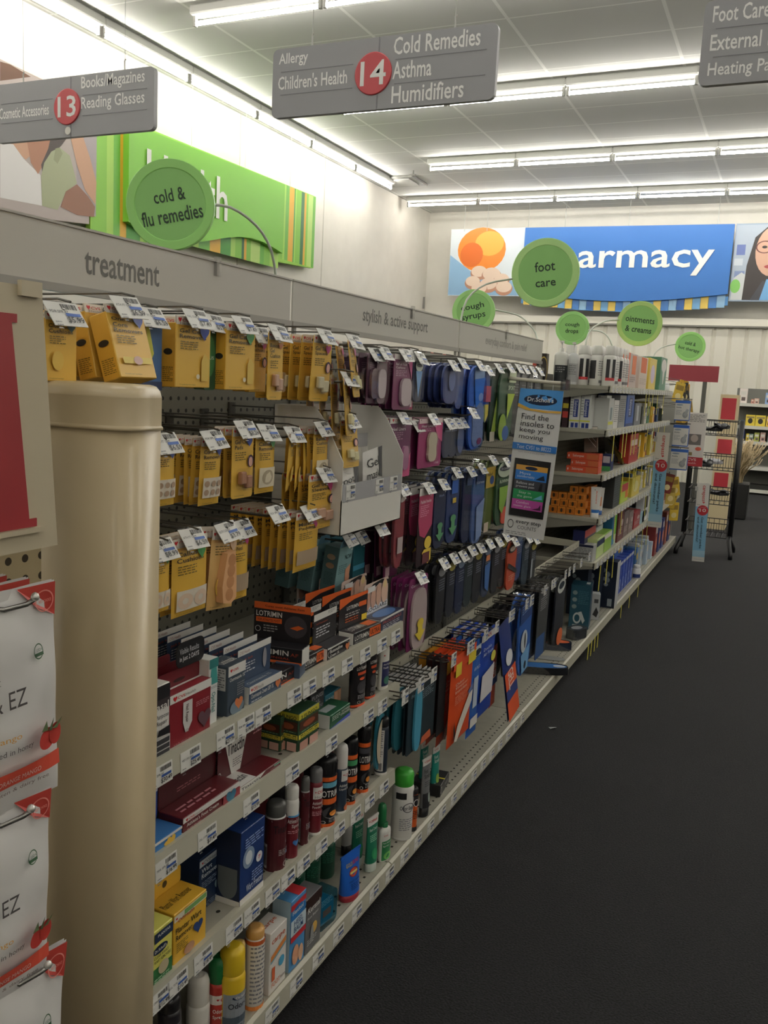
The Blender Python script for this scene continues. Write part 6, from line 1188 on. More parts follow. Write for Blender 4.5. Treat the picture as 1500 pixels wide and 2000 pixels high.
for i in range(6):
    capb(-.93 - .07 * (i % 2), YF + .26 + .08 * (i // 2), Z1, .033, .2, 'E4E2DE', 'E8E6E2', wl, 'white wash bottle in the rear rank of the top far shelf, %s along' % ORD[i + 1], group='white wash bottles')
def fx(l, t, r, b, z, d, c, art, label, name='medicine_box', cat='medicine box', n=1, X=None, side=None, **k):
    s = on_shelf(l, t, r, b, z, X if X else -.83); s.w = min(s.w, .3)
    mb = carton(s.w, max(s.h, .02), d, c, art, side); return put(s, mb, name, label, cat, 0, None, (), n, d + .004)
OR = 'E2662C'
fx(1213, 692, 1225, 752, Z1, .12, 'D86A3A', [('r', .2, .3, .8, .9, OR)], 'orange framed brace box beside the white wash bottles', 'brace_box', 'brace box', 1)
fx(1225, 690, 1244, 753, Z1, .1, 'B8A8A4', [('r', 0, 0, .2, 1, 'F0602A'), ('r', .45, .4, .9, .95, 'E8763A'), SM(.3, .3, .6, 3, '8A7A78', .06)], 'grey brace box with bright orange edge, top far shelf', 'brace_box', 'brace box', 2)
fx(1246, 697, 1267, 753, Z1, .1, 'C8B8AE', [('r', .15, .5, .85, .98, OR), SM(.1, .3, .8, 4, 'A8988E', .05)], 'beige brace box with orange window, top far shelf', 'brace_box', 'brace box', 2)
fx(1268, 700, 1282, 752, Z1, .1, 'D8C05A', [('e', .5, .5, .3, .3, 'C8B8D0')], 'pale yellow brace box on the top far shelf', 'brace_box', 'brace box', 2)
fx(1283, 698, 1308, 752, Z1, .1, '4A7A68', [('e', .5, .75, .4, .2, 'E4E2DE'), ('p', [(.3, .7), (.7, .7), (.55, .2), (.45, .2)], 'E4E2DE')], 'green box with white bow shape, top far shelf', 'brace_box', 'brace box', 2)
capb(-.85, 6.7, Z1, .03, .06, 'D0D0D0', 'D8D8D8', [], 'small clear tub at the far end of the top far shelf', 'clear_tub', 'tub')
# second far shelf
sal = [('r', .35, .33, .8, .85, '22357A'), ('v', 'Salonpas', .4, .82, .35, .46, 'DCE0F0'), ('r', 0, .2, 1, .24, 'C8C84A'), ('r', .2, .02, .5, .16, '22357A'), ('r', .6, .02, .9, .16, '22357A'), SM(.05, .95, .25, 8, '8A8A90', .08)]
for i, (l, r) in enumerate(((1113, 1133), (1134, 1154))):
    side_box(l, 770, r, 830, Z2, YF + .03, .12, 'C8CAC8', sal, 'pain_patch_box', 'grey and navy patch box facing the near end, %s of the pair' % ('outer' if i else 'inner'), 'patch box')
side_box(1099, 772, 1110, 830, Z2, YF + .05, .1, '3A2A30', [('r', 0, .3, 1, .5, 'B8403A'), ('r', 0, .6, 1, .75, 'C8B83A')], 'pain_patch_box', 'dark box with red and yellow bands behind the patch boxes', 'patch box')
fx(1156, 778, 1164, 828, Z2, .06, '26282C', [], 'narrow dark box between the patch box pairs', X=-.93)
side_box(1166, 772, 1184, 832, Z2, YF + .12, .12, 'C8CAC8', sal, 'pain_patch_box', 'grey and navy patch box standing alone near the shelf corner', 'patch box')
fx(1189, 778, 1198, 832, Z2, .08, 'B8BAB8', [('r', .3, .3, .7, .7, '6A7A80'), ('r', 0, .15, 1, .25, 'C8C84A')], 'grey box with window beside the lone patch box')
fx(1199, 782, 1208, 832, Z2, .08, 'D0CECA', [SM(.1, .8, .8, 9, '8A8A8E', .07)], 'pale grey box with small print, second far shelf')
fx(1210, 772, 1222, 828, Z2, .08, '8A8C8E', [SM(.1, .85, .8, 12, '4A4A4E', .06)], 'mid grey box with rows of print, second far shelf')
fx(1224, 771, 1238, 823, Z2, .08, '2A54A0', [('r', .3, .3, .75, .9, '1A2C60'), ('v', 'Salonpas', .35, .86, .35, .5, 'DCE0F0'), ('r', 0, 0, 1, .1, '1A2C60')], 'blue patch box with navy panel, second far shelf', 'pain_patch_box', 'patch box', 2)
fx(1240, 788, 1252, 822, Z2, .08, '6A6E74', [('r', .3, .2, .6, .9, 'B8BCC0')], 'slate box with pale bar, second far shelf')
cols = [('3A4238', 'dark olive'), ('7A2A2A', 'dark red'), ('B8B4AC', 'stone'), ('2A4A3C', 'bottle green'), ('A89A50', 'mustard'), ('4A4A50', 'ash grey'), ('8A3A30', 'brick red'), ('C8C4BC', 'cream white'), ('24406A', 'navy'), ('3F7A5A', 'leaf green'), ('5A2A30', 'maroon'), ('D0A840', 'golden')]
def fill(z, y0, y1, hmin, hmax, rowname, seed, X=-.84, wmin=.045, wmax=.09, pal=None):
    rn = random.Random(seed); y = y0; i = 0
    while y < y1:
        w = rn.uniform(wmin, wmax); h = rn.uniform(hmin, hmax); c, nm = (pal or cols)[(seed * 5 + i * 7) % len(pal or cols)]
        s = Slot(); s.x, s.y, s.z, s.w, s.h = X - rn.uniform(0, .03), y + w / 2, z, w, h
        a2 = rn.choice(('C8C4BC', 'D8D6D0', 'B8A040', '2A2A30'))
        art = [('r', .1, .55, .9, .8, a2), SM(.15, .4, .7, 3, a2, .08)] if rn.random() < .6 else [('e', .5, .4, .3, .2, a2), ('r', 0, .85, 1, .95, a2)]
        put(s, carton(w - .004, h, .07, c, art), 'medicine_box', '%s box on the %s, %s along' % (nm, rowname, ORD[i + 1]), 'medicine box', 0, None, (), 2, .08); i += 1; y += w + rn.uniform(.002, .02)
fill(Z2, 5.62, 6.75, .09, .14, 'second far shelf beyond the slate box', 1)
fill(Z3, 5.35, 6.75, .08, .16, 'third far shelf past the yellow bags', 2, pal=[('B8A83A', 'yellow'), ('8A2A28', 'red'), ('D0C04A', 'lemon'), ('2A5A9A', 'blue'), ('C8C4BC', 'white'), ('D8A830', 'amber')])
fill(Z4, 5.45, 6.75, .08, .15, 'fourth far shelf', 3, pal=[('C8C4BC', 'white'), ('B8B4AC', 'pale grey'), ('24406A', 'navy'), ('C8B44A', 'yellow')])
fill(Z5, 5.9, 6.75, .07, .15, 'fifth far shelf', 4, pal=[('C8C8CA', 'white'), ('8AB0C8', 'pale blue'), ('26282C', 'black'), ('C8C4BC', 'bone')])
# third far shelf
so = [('t', 'Salonpas', .18, .3, .35, .5, 'F0D8D0'), ('e', .06, .5, .02, .2, 'F0D8D0'), ('r', .62, .1, .98, .9, 'B8603A')]
for k in range(3):
    o, s = side_box(1107 + (8 if k == 1 else 0), 876, 1170, 915, Z3, YF + .03, .09, 'C04A2E', so, 'pain_patch_box', 'orange-red patch box lying flat, %s of the stack of three' % ('bottom', 'middle', 'top')[k], 'patch box', zoff=.033 * k, h=.032)
s = onYs(1143, 840, 1163, 880, Z3 + .1, YF + .06)
mb = MB().box((-.035, 0, -.01), (.035, .13, 0), mat('6A6258', .25), None, .003); mb.art([('r', 0, .8, 1, .98, 'C8C0B8'), ('p', [(.1, .7), (.15, .7), (.9, .2), (.85, .2)], 'C8C8C8'), ('p', [(.5, .65), (.54, .65), (.9, .4), (.86, .4)], 'C8C8C8')], .07, .13, lambda u, v, n: (u - .035, v, n))
thing('foil_pouch', mb, 'dark foil pouch leaning on the orange-red patch boxes', 'pouch', T(s.x, YF + .10, Z3 + .1) @ FY @ R(.1, 'Z'))
for k, (px, py, c, ang, nm) in enumerate(((1205, 885, 'C8A84A', .5, 'gold crinkled'), (1222, 878, 'D0B04E', .35, 'bright gold'), (1190, 895, '9A9A98', .7, 'silver'), (1200, 868, '8A7A40', .6, 'dull gold'))):
    P = onX(px, py, -.88 - .02 * k); mb = MB()
    mb.sheet(8, 8, lambda i, j: (.16 * (i - .5), .11 * (j - .5), .008 * math.sin(i * 9 + k) * math.sin(j * 8) + .006), mat(c, .2, .3)); mb.sheet(8, 8, lambda i, j: (-.16 * (i - .5), .11 * (j - .5), -.004), mat(c, .2, .3))
    thing('foil_pouch', mb, '%s foil pouch slumped on the third far shelf' % nm, 'pouch', T(P.x, P.y, Z3 + .055 + .018 * k) @ FX @ R(-ang, 'Z') @ R(-.8, 'X'))
side_box(1176, 888, 1193, 910, Z3, 4.62, .08, '1F2C5A', [('r', 0, 0, 1, .3, '4A9A5A'), ('r', .1, .5, .9, .9, 'C8C8D0')], 'pain_patch_box', 'navy and green box beside the orange-red stack', 'patch box')
fx(1230, 848, 1246, 890, Z3, .06, '9A2A28', [('r', .1, .6, .9, .8, 'C8B8B0'), SM(.15, .5, .7, 4, 'C88880', .05)], 'tall red balm box on the third far shelf')
# fourth far shelf: little orange boxes and tubes
k = 0
for j in range(4):
    for i in range(6):
        if j > 2 and i < 2: continue
        xx = -1.06 + .045 * i + .01 * (j % 2); Y = YF + .06
        s = Slot(); mb = carton(.042, .036, .06, ('C87A2C', 'D08434')[(i + j) % 2], [('r', .1, .2, .9, .8, 'B8681F'), ('e', .5, .5, .15, .3, '3A2A18')])
        if i > 3: xx, Y = -.90, YF + .12 + (i - 4) * .06
        thing('balm_box', mb, 'small orange balm box, %s column, %s up, under the red patch boxes' % (ORD[i + 1], ORD[j + 1]), 'balm box', T(xx, Y, Z4 + .037 * j + .0004) @ FY, 'small orange balm boxes')
s = Slot(); s.x, s.y, s.z = -.845, 4.43, Z4
o = squeeze(s, .055, .155, 'E0DEDA', 'E4E2DE', [('r', 0, .0, 1, .12, '2A6AB0'), ('v', 'Arnicare', .45, .85, .2, .5, 'D8603A'), ('h', .35, .88, .05, '3A3A3A')], 'cream_tube', 'tall white gel tube with blue foot at the corner of the fourth far shelf', yaw=-1.1, crimp='E0DEDA')
s = Slot(); s.x, s.y, s.z = -.85, 4.55, Z4
squeeze(s, .05, .14, 'D8D6D2', '2A5AA0', [('r', .2, .2, .8, .6, 'D8A080')], 'cream_tube', 'white gel tube with blue cap beside the taller one', yaw=-1.1)
fx(1200, 925, 1212, 972, Z4, .07, '2E3436', [SM(.1, .9, .8, 12, '5A6468', .07)], 'dark ribbed box beside the orange balm boxes')
fx(1213, 945, 1227, 967, Z4, .05, 'A8C040', [('r', 0, .6, 1, 1, 'B83A48'), ('r', .6, .2, 1, .6, 'D87A3A')], 'small red and lime box on the fourth far shelf')
fx(1216, 905, 1232, 950, Z4, .05, '22344E', [('e', .5, .8, .3, .1, '6A7A90')], 'tall navy box behind the red and lime one', X=-.92)
fx(1233, 932, 1251, 956, Z4, .06, 'C8B44A', [('e', .5, .5, .3, .3, 'E0D8A0')], 'short yellow box on the fourth far shelf')
# fifth far shelf
for i, (l, r) in enumerate(((1100, 1128), (1128, 1158))):
    side_box(l, 1064, r, 1094, Z5, YF + .03, .1, 'A8AAA8', [('r', 0, .85, 1, 1, '1F2440'), SM(.08, .75, .84, 8, '6A6C70', .09)], 'medicine_box', 'grey printed box with navy lid edge, %s of two' % ('outer' if i else 'inner'))
fx(1142, 1032, 1162, 1070, Z5 + .0, .06, '1F2450', [('r', 0, .75, 1, 1, 'A83040'), ('e', .5, .5, .3, .12, 'C8A0A8'), ('e', .5, .2, .3, .12, 'C8A0A8')], 'navy box with red top and pale circles, fifth far shelf', X=-.88)
fx(1165, 1028, 1176, 1062, Z5, .03, 'C8C8D0', [('r', .15, .2, .85, .8, '1F2C6A')], 'white card with navy panel behind the lime boxes', X=-.88)
fx(1166, 1050, 1180, 1082, Z5, .08, 'B8CC8A', [('r', 0, .6, 1, .9, '1F2C4A')], 'lime and white box on the fifth far shelf, nearest the printed pair')
fx(1180, 1040, 1194, 1072, Z5, .08, '8AB04A', [('r', 0, .7, 1, .95, 'D8D8D0')], 'green and white box just past the lime one')
fx(1196, 998, 1201, 1055, Z5, .05, '2A6A9A', [], 'thin blue box on the fifth far shelf', X=-.84)
fx(1201, 1000, 1206, 1052, Z5, .05, '6AC04A', [('r', 0, .0, 1, .3, 'C8D8B8')], 'thin bright green box on the fifth far shelf', X=-.84)
for i, (l, r, c) in enumerate(((1208, 1218, '5A1E24'), (1219, 1227, '6A5A58'), (1228, 1236, '7A6A66'), (1238, 1249, '8A2028'))):
    fx(l, 1000, r, 1040, Z5, .06, c, [('e', .7, .6, .2, .12, 'B8A8A4'), SM(.1, .4, .7, 4, 'B8A8A4', .06)], '%s box in the dark red group of the fifth far shelf, %s along' % (('maroon', 'taupe', 'brown-grey', 'crimson')[i], ORD[i + 1]), n=2)
fx(1250, 1000, 1258, 1022, Z5, .06, '9ABAC8', [], 'pale blue box after the dark red group')
for i, (l, r) in enumerate(((1257, 1266), (1267, 1276))):
    fx(l, 968, r, 1003, Z5, .05, 'C8C8C8', [('r', .15, .5, .85, .95, '2A2A2E'), ('e', .5, .3, .3, .12, '2A2A2E')], 'black and white box near the care sign, %s one' % ('farther' if i else 'nearer'))
# base deck of the far bays
mass = [('e', .22, .82, .12, .05, '7A8A8C'), ('e', .22, .66, .12, .05, '7A8A8C'), ('e', .22, .5, .12, .05, '7A8A8C'), SM(.4, .85, .5, 8, '3F6A78', .04), ('o', .4, .24, .2, .13, .65, 'B8BEC0'), ('p', [(.45, .38), (.6, .4), (.8, .2), (.7, .12)], 'B8BEC0'), ('r', .2, .04, .45, .09, 'B8BEC0')]
P = onZ(1132, 1228, ZD)
s = onYs(1113, 1143, 1152, 1226, ZD, P.y)
thing('massager_box', carton(s.w, s.h, .12, '1F4A5C', mass, '18344A', None, [('r', .7, .3, .9, .8, 'A8B0B4')]), 'teal and navy massager box standing on the far base deck', 'massager box', T(s.x, s.y, ZD + .0004) @ R(.12, 'Z') @ FY)
P = onZ(1168, 1212, ZD); s = onYs(1155, 1160, 1171, 1210, ZD, P.y)
thing('massager_box', carton(s.w, s.h, .06, 'B8BABC', [('p', [(.2, .2), (.6, .5), (.9, .3), (.7, .1)], '2A2A2E'), ('r', .3, .65, .8, .8, '4A4A4E')], '3A6A90'), 'small white and blue box beside the teal massager box', 'massager box', T(s.x, s.y, ZD + .0004) @ R(.25, 'Z') @ FY)
rings = [('e', .3, .8, .1, .045, '7A8490'), ('e', .5, .72, .14, .06, '7A8490'), ('e', .5, .6, .14, .06, '7A8490'), ('e', .35, .62, .08, .04, '7A8490'), ('e', .45, .5, .12, .04, '7A8490'), ('r', .6, .04, .85, .2, '8A9298')]
for i, (l, r, Y) in enumerate(((1110, 1148, 4.75), (1140, 1172, 4.92), (1168, 1204, 5.02))):
    s = onYs(l, 1085, r, 1180, ZD, Y); thing('massager_box', carton(s.w, .27, .1, '141E30', rings, 'B0B2B4' if i == 2 else '141E30'), 'tall midnight blue box with pale circles, %s of three on the far deck' % ORD[i + 1], 'massager box', T(s.x, s.y, ZD + .0004) @ FY)
for i in range(7):
    Y = 5.22 + .105 * i; xx = -.845
    s = Slot(); s.x, s.y, s.z, s.w, s.h = xx, Y, ZD, .095, .2
    put(s, carton(.09, .2, .12, '1F3F9A', [('r', 0, .9, 1, .99, 'B8BCC8'), ('e', .5, .3, .3, .16, '8A98C0'), ('e', .5, .3, .16, .1, '1F3F9A'), ('v', 'heat', .6, .8, .2, .25, 'A8B8E0')], '1A3480'), 'heat_pad_box', 'royal blue heat pad box on the far deck, %s of the row' % ORD[i + 1], 'medicine box', 0, 'royal blue heat pad boxes', (), 2, .13)
fx(1196, 1050, 1222, 1084, ZD + .2, .2, '2A5AA0', [('e', .6, .3, .2, .2, 'D0A83A'), ('r', .8, 0, 1, 1, 'C8C4C0'), SM(.5, .85, .25, 4, 'C8D0E0', .08)], 'large blue box with gold knee picture lying on the heat pads', X=-.9)
capb(-.83, 5.98, ZD, .028, .09, 'D8D8D8', 'E0E0E0', [('r', .2, .1, .8, .5, '24346A')], 'small white bottle at the edge of the far deck', 'pill_bottle')
fill(ZD, 6.08, 6.75, .09, .2, 'far base deck past the white bottle', 6, pal=[('3F6AA0', 'blue'), ('B8BCC0', 'grey white'), ('A8B8C8', 'pale blue')])
# yellow clearance strips hanging under the shelf edges
STR = MB(); STR.box((-.0004, -.011, -.13), (0.0004, .011, 0), mat('C8C04A', .5)); STR.art([SM(.2, .9, .6, 9, '5A5A2A', .08)], .022, .13, lambda u, v, n: (n + .0005, u - .011, v - .13)); STR = STR.mesh('coupon_strip')
i = 0
for z, ys in ((Z1, (5.5, 5.62, 5.78, 6.0, 6.3)), (Z2, (4.55, 4.82, 4.93, 5.12, 5.22, 5.7, 5.95, 6.2, 6.5)), (Z3, (4.92, 5.15, 5.3, 5.38, 5.6, 5.9)), (Z4, (4.8, 5.0, 5.9, 6.1)), (Z5, (4.5, 4.68, 4.86, 5.65, 5.9, 6.1)), (ZD - .02, (4.36, 4.44, 4.52, 4.6, 5.3, 5.6, 5.95))):
    for j, y in enumerate(ys):
        o = link('coupon_strip', STR, T(LX + .007, y, z - .03 + (.045 if z < .2 else 0) - (.035 if z < .2 else 0)) @ R(random.uniform(-.12, .12), 'X')); i += 1
        o['label'] = 'yellow paper strip hanging under the %s, %s from the near end' % ({Z1: 'top far shelf', Z2: 'second far shelf', Z3: 'third far shelf', Z4: 'fourth far shelf', Z5: 'fifth far shelf'}.get(z, 'far base deck edge'), ORD[j + 1])
        o['category'] = 'paper strip'; o['group'] = 'yellow strips under the far shelves'
# ---------------------------------------------------------------- care blade signs
def blade(x0, y, z0, w, h, label, lean=0.0):
    mb = MB().box((0, 0, -.0015), (w, h, 0), mat('D0CEC8', .45))
    mb.art([('r', 0, .1, 1, .7, '7FB0CC'), ('r', 0, .06, 1, .14, '9CC0D2'), ('v', 'carepass', .45, .97, .35, .2, 'B8383C'), ('h', .62, .755, .1, 'B8383C'), ('tr', 'Get', .1, .72, .25, .012, '3A3A3C'),
            ('e', .58, .655, .44, .065, 'B02A34'), ('t', '10', .35, .635, .5, .045, 'F0E4E0'), ('t', '$', .22, .66, .12, .02, 'F0E4E0'), ('tr', 'reward', .35, .69, .45, .01, 'F0E4E0'),
            ('v', 'Get member perks', .5, .57, .22, .4, '22344A'), ('v', 'and discounts!', .2, .57, .22, .32, '22344A'), ('tr', 'details in store', .15, .025, .7, .01, '6A7A84')], w, h, lambda u, v, n: (u, v, n))
    mb.art([('r', 0, .1, 1, .7, '7FB0CC')], w, h, lambda u, v, n: (w - u, v, -.0015 - n))
    o = thing('blade_sign', mb, label, 'sign', T(x0, y, z0) @ FY @ R(lean, 'Z'))
    part('clip', MB().box((-.012, h * .9, -.012), (.01, h * .95, .006), mat('B8B8B4', .3)), o)
blade(-.805, 6.12, .455, .088, .64, 'nearer carepass blade sign standing out from the far shelves'.replace('carepass', 'blue and white'))
blade(-.60, 7.35, .04, .094, .63, 'farther blue and white blade sign, lower, before the black rack', .03)
# ---------------------------------------------------------------- last pegboard bay with hanging braces
br = lambda: [('r', 0, .86, 1, 1, '2A58A8'), ('r', 0, 0, 1, .05, '2A58A8'), ('t', 'Ankle', .08, .62, .35, .07, '4A5058'), ('e', .3, .78, .22, .04, '8A98A8'), ('e', .72, .3, .18, .16, '8A8C90'), ('p', [(.6, .3), (.8, .2), (.95, .55), (.8, .6)], '9A9CA0'), SM(.08, .5, .4, 5, '9A9CA0', .05)]
for k, (l, t, r, b) in enumerate(((1318, 782, 1347, 822), (1314, 830, 1344, 872), (1309, 877, 1342, 918))):
    s = onYs(l, t, r, b, .5, 6.86); zz = onY((l + r) / 2, b, 6.86).z; zt = onY((l + r) / 2, t, 6.86).z
    thing('brace_box', carton(s.w, zt - zz, .06, 'CFCDC8', br(), '2A58A8'), 'blue and white ankle brace box, %s of the hanging three' % ('top', 'middle', 'lowest')[k], 'brace box', T(s.x, 6.86, zz) @ FY)
    thing('peg_hook', MB().tube([(PX, 6.9, zt + .01), (s.x + .06, 6.9, zt + .01)], .004, hookm).tube([(s.x, 6.9, zt + .01), (s.x, 6.9, zt - .002)], .003, hookm), 'long hook holding the %s ankle brace box' % ('top', 'middle', 'lowest')[k], 'hook')
p0_ = onY(1345, 805, 7.0); p1_ = onY(1371, 912, 7.0)
mb = MB().box((0, 0, -.012), (p1_.x - p0_.x, p0_.z - p1_.z, 0), mat('CFC9C2', .45)); w_, h_ = p1_.x - p0_.x, p0_.z - p1_.z
mb.art([('r', 0, 0, 1, .17, 'A82A34'), ('t', 'CVS', .15, .1, .5, .05, 'F0E4E0'), ('tr', 'Health', .15, .04, .5, .04, 'E0B8B4'), ('r', .1, .4, .8, .6, '6A6460'), ('e', .45, .52, .2, .07, 'A89A90'), ('e', .7, .33, .16, .035, 'C8604A'), SM(.1, .95, .8, 5, '8A8680', .03), ('r', 0, .2, .4, .26, '8A7A50')], w_, h_, lambda u, v, n: (u, v, n))
thing('info_panel', mb, 'tall cream information panel with dark red foot beyond the brace boxes', 'sign', T(p0_.x, 7.0, p1_.z) @ FY)
part('panel_arm', MB().box((-.4, .3, -.02), (0, .31, -.012), hookm), [o for o in bpy.data.objects if o.name.startswith('info_panel')][0])
yl = [(1352, 748, 'C8A840'), (1362, 752, '2E2E30'), (1371, 750, '2E2E30'), (1380, 745, 'C89A30'), (1389, 752, 'D0A038'), (1372, 790, 'B8983A'), (1382, 795, 'C8A03A'), (1360, 796, '3A2E28'), (1386, 785, 'A88A38'), (1338, 928, '6A2A24'), (1343, 950, 'B8A050'), (1348, 935, 'C8A838'), (1352, 960, 'B89830'), (1356, 985, 'C8A838')]
for i, (px, py, c) in enumerate(yl):
    Y = 7.05 + .07 * (i % 9) if i < 9 else 6.95 + .12 * (i - 9); P = onY(px, py, Y); X = min(P.x, -.78)
    mb = MB().prism(rrect(-.04, -.15, .04, .0, .008), -.006, 0, mat(c, .35)); mb.art([('r', .1, .6, .9, .85, '8A7030'), ('e', .5, .3, .3, .15, 'D8C890')], .08, .15, lambda u, v, n: (u - .04, v - .15, n))
    o = thing('brace_pack', mb, '%s hanging pack of the last pegboard bay, %s from the info panel, %s cluster' % ('dark' if c < '5' else 'yellow', ORD[i % 9 + 1], 'upper' if i < 9 else 'lower'), 'brace pack', T(X, Y, P.z) @ R(-.9, 'Z') @ FX @ R((i % 3 - 1) * .2, 'Z'))
    part('hook_wire', MB().tube([(0, -.008, 0), (-.0, .0, -.0)], .002, hookm).tube([(0, -.005, -.0), (-.25, -.005, -.25)], .002, hookm), o)
for i in range(5):
    s = Slot(); s.x, s.y, s.z, s.w, s.h = -.84, 6.95 + .2 * i, ZD, .14, .28
    put(s, carton(.13, .24 + .03 * (i % 2), .1, ('7A2A2A', '24346A', '2A3A78', '8A4A3A', '24346A')[i], [('r', .1, .7, .9, .9, 'B8B0AC'), ('e', .5, .4, .3, .2, 'C87A5A')]), 'brace_box', '%s brace box on the farthest base deck, %s along' % (('dull red', 'navy', 'blue', 'rust', 'dark navy')[i], ORD[i + 1]), 'brace box')
sh_ = shelf(.5, 6.84, 8.0, .035, 'single low shelf in the farthest pegboard bay', [])
for i in range(4):
    s = Slot(); s.x, s.y, s.z, s.w, s.h = -.86, 6.95 + .22 * i, .5, .12, .2
    put(s, carton(.1, .12 + .03 * (i % 2), .08, ('5A2420', '24346A', '7A3028', '2A3A5A')[i], [('r', .1, .6, .9, .85, 'B8A8A4')]), 'brace_box', '%s box on the single low shelf, %s along' % (('brown', 'navy', 'rust red', 'slate')[i], ORD[i + 1]), 'brace box')
# gondola end upright
ge = thing('end_upright', MB().box((-1.2, 8.045, 0), (-.86, 8.09, 1.36), mat('8C8C86', .5)), 'grey metal end frame closing the long shelf run', 'shelving end')
for k in range(24): part('slot', MB().box((-.92, 8.043, .1 + .05 * k), (-.914, 8.0445, .13 + .05 * k), mat('1E1E1C', .8)), ge)
# red board above and red end cards behind
P0, P1 = onY(1308, 712, 9.3), onY(1402, 747, 9.3)
o = thing('red_board', MB().box((P0.x, 9.3, P1.z), (P1.x, 9.31, P0.z), mat('84303A', .5)), 'plain dark red board above the farthest bay', 'sign')
part('post', MB().box((P0.x + .1, 9.305, 0), (P0.x + .14, 9.32, P0.z - .02), darkg).box((P1.x - .14, 9.305, 0), (P1.x - .1, 9.32, P0.z - .02), darkg), o)
P = onX(1338, 743, -.95); thing('yellow_carton', carton(.14, .06, .1, 'D8B030', [('r', .3, .2, .7, .7, 'D8C8D0')]), 'yellow carton lying on top of the farthest bay', 'carton', T(-1.1, 7.4, 1.415) @ FY)
EC = 9.6
q0, q1 = onY(1408, 770, EC), onY(1437, 828, EC)
mb = MB().box((q0.x, EC, 0), (q1.x, EC + .35, q0.z), mat('C8B894', .5)); o = thing('end_display', mb, 'cream end display with a column of dark red cards behind the black rack', 'shelving end')
for k, (l, t, r, b) in enumerate(((1411, 777, 1434, 820), (1400, 857, 1425, 888), (1391, 922, 1417, 953))):
    a_, c_ = onY(l, t, EC), onY(r, b, EC)
    part('red_card', MB().box((q0.x + .02, EC - .004, c_.z), (q1.x - .015, EC - .0005, a_.z), mat('A8303A', .45)), o)
# ---------------------------------------------------------------- black wire rack
RX, RY = -.56, 8.05
blkm = mat('131315', .4)
rk = thing('wire_rack', MB().tube([(RX - .19, RY, .16), (RX - .19, RY, 1.16)], .022, blkm, None, 8).tube([(RX + .19, RY, .16), (RX + .19, RY, 1.16)], .022, blkm, None, 8), 'black wire basket rack standing in the aisle end', 'rack')
for sx in (-1, 1):
    for sy in (-1, 1): part('leg', MB().tube([(RX + .19 * sx, RY, .17), (RX + .19 * sx, RY + .04 * sy, .13), (RX + .22 * sx, RY + .2 * sy, .04), (RX + .22 * sx, RY + .2 * sy, 0)], .018, blkm, None, 8), rk)
for k, zz in enumerate((.17, .45, .74, 1.03)):
    mb = MB(); n_ = 9
    for z_ in (0, .12): mb.tube([(RX - .17, RY - .16, zz + z_), (RX + .17, RY - .16, zz + z_), (RX + .17, RY + .16, zz + z_), (RX - .17, RY + .16, zz + z_), (RX - .17, RY - .16, zz + z_)], .004, blkm, None, 5)
    for i in range(n_):
        x_ = RX - .17 + .34 * i / (n_ - 1); mb.tube([(x_, RY - .16, zz + .12), (x_, RY - .16, zz), (x_, RY + .16, zz), (x_, RY + .16, zz + .12)], .0022, blkm, None, 4)
    part('basket', mb, rk)
for k, (zz, c, nm) in enumerate(((.75, '3A3A40', 'grey'), (1.04, '1E1E22', 'black'), (.75, 'A8A8AC', 'silver'), (1.04, '26262C', 'charcoal'), (.46, '2A2A2E', 'dark'))):
    x_ = RX - .09 + .16 * (k // 2 % 2) + .02 * k
    mb = MB().sheet(8, 8, lambda i, j: (.2 * (i - .5), .22 * (j - .5), .05 + .03 * math.sin(i * 5 + k) * math.cos(j * 6)), mat(c, .6)).box((-.09, -.1, 0), (.09, .1, .045), mat(c, .6), None, .01)
    thing('folded_bag', mb, '%s folded bag lying in the wire rack, %s basket' % (nm, {.75: 'middle', 1.04: 'upper', .46: 'lower'}[zz]), 'bag', T(RX - .07 + .035 * k, RY - .02 + .01 * k, zz + .008 + .012 * k) @ R(k, 'Z') @ Matrix.Scale(.6, 4))
# planter with dried grass
PB = onZ(1425, 1000, .0)
px_, py_ = -.52, 10.6
c0 = onY(1413, 942, py_); c1 = onY(1457, 1000, py_)
bx_ = thing('black_bin', MB().box((c0.x, py_, 0), (c1.x, py_ + .35, c0.z), mat('0E0E10', .5), None, .01), 'black square bin holding dried grasses beside the wire rack', 'planter')
rn = random.Random(5); mb = MB()
for i in range(260):
    bx0 = (c0.x + c1.x) / 2 + rn.uniform(-.05, .05); by0 = py_ + .17 + rn.uniform(-.05, .05); a = rn.uniform(0, 2 * PI); L_ = rn.uniform(.25, .48); sp = rn.uniform(.02, .26)
    pts_ = [(bx0 + math.cos(a) * sp * t * t, by0 + math.sin(a) * sp * t * t, c0.z - .03 + L_ * t - .1 * sp * t * t) for t in (0, .35, .7, 1)]
    mb.tube(pts_, .0035, mat(rn.choice(('B8A684', 'A08F6E', 'C8B898', '7A6E50')), .8), None, 3)
    e = Vector(pts_[-1]); mb.tube([tuple(e), tuple(e + Vector((math.cos(a) * .03, math.sin(a) * .03, .06)))], .007, mat('CDBD9E', .9), None, 4)
o = thing('dried_grass', mb, 'spray of pale dried grasses in the black bin', 'dried grass')
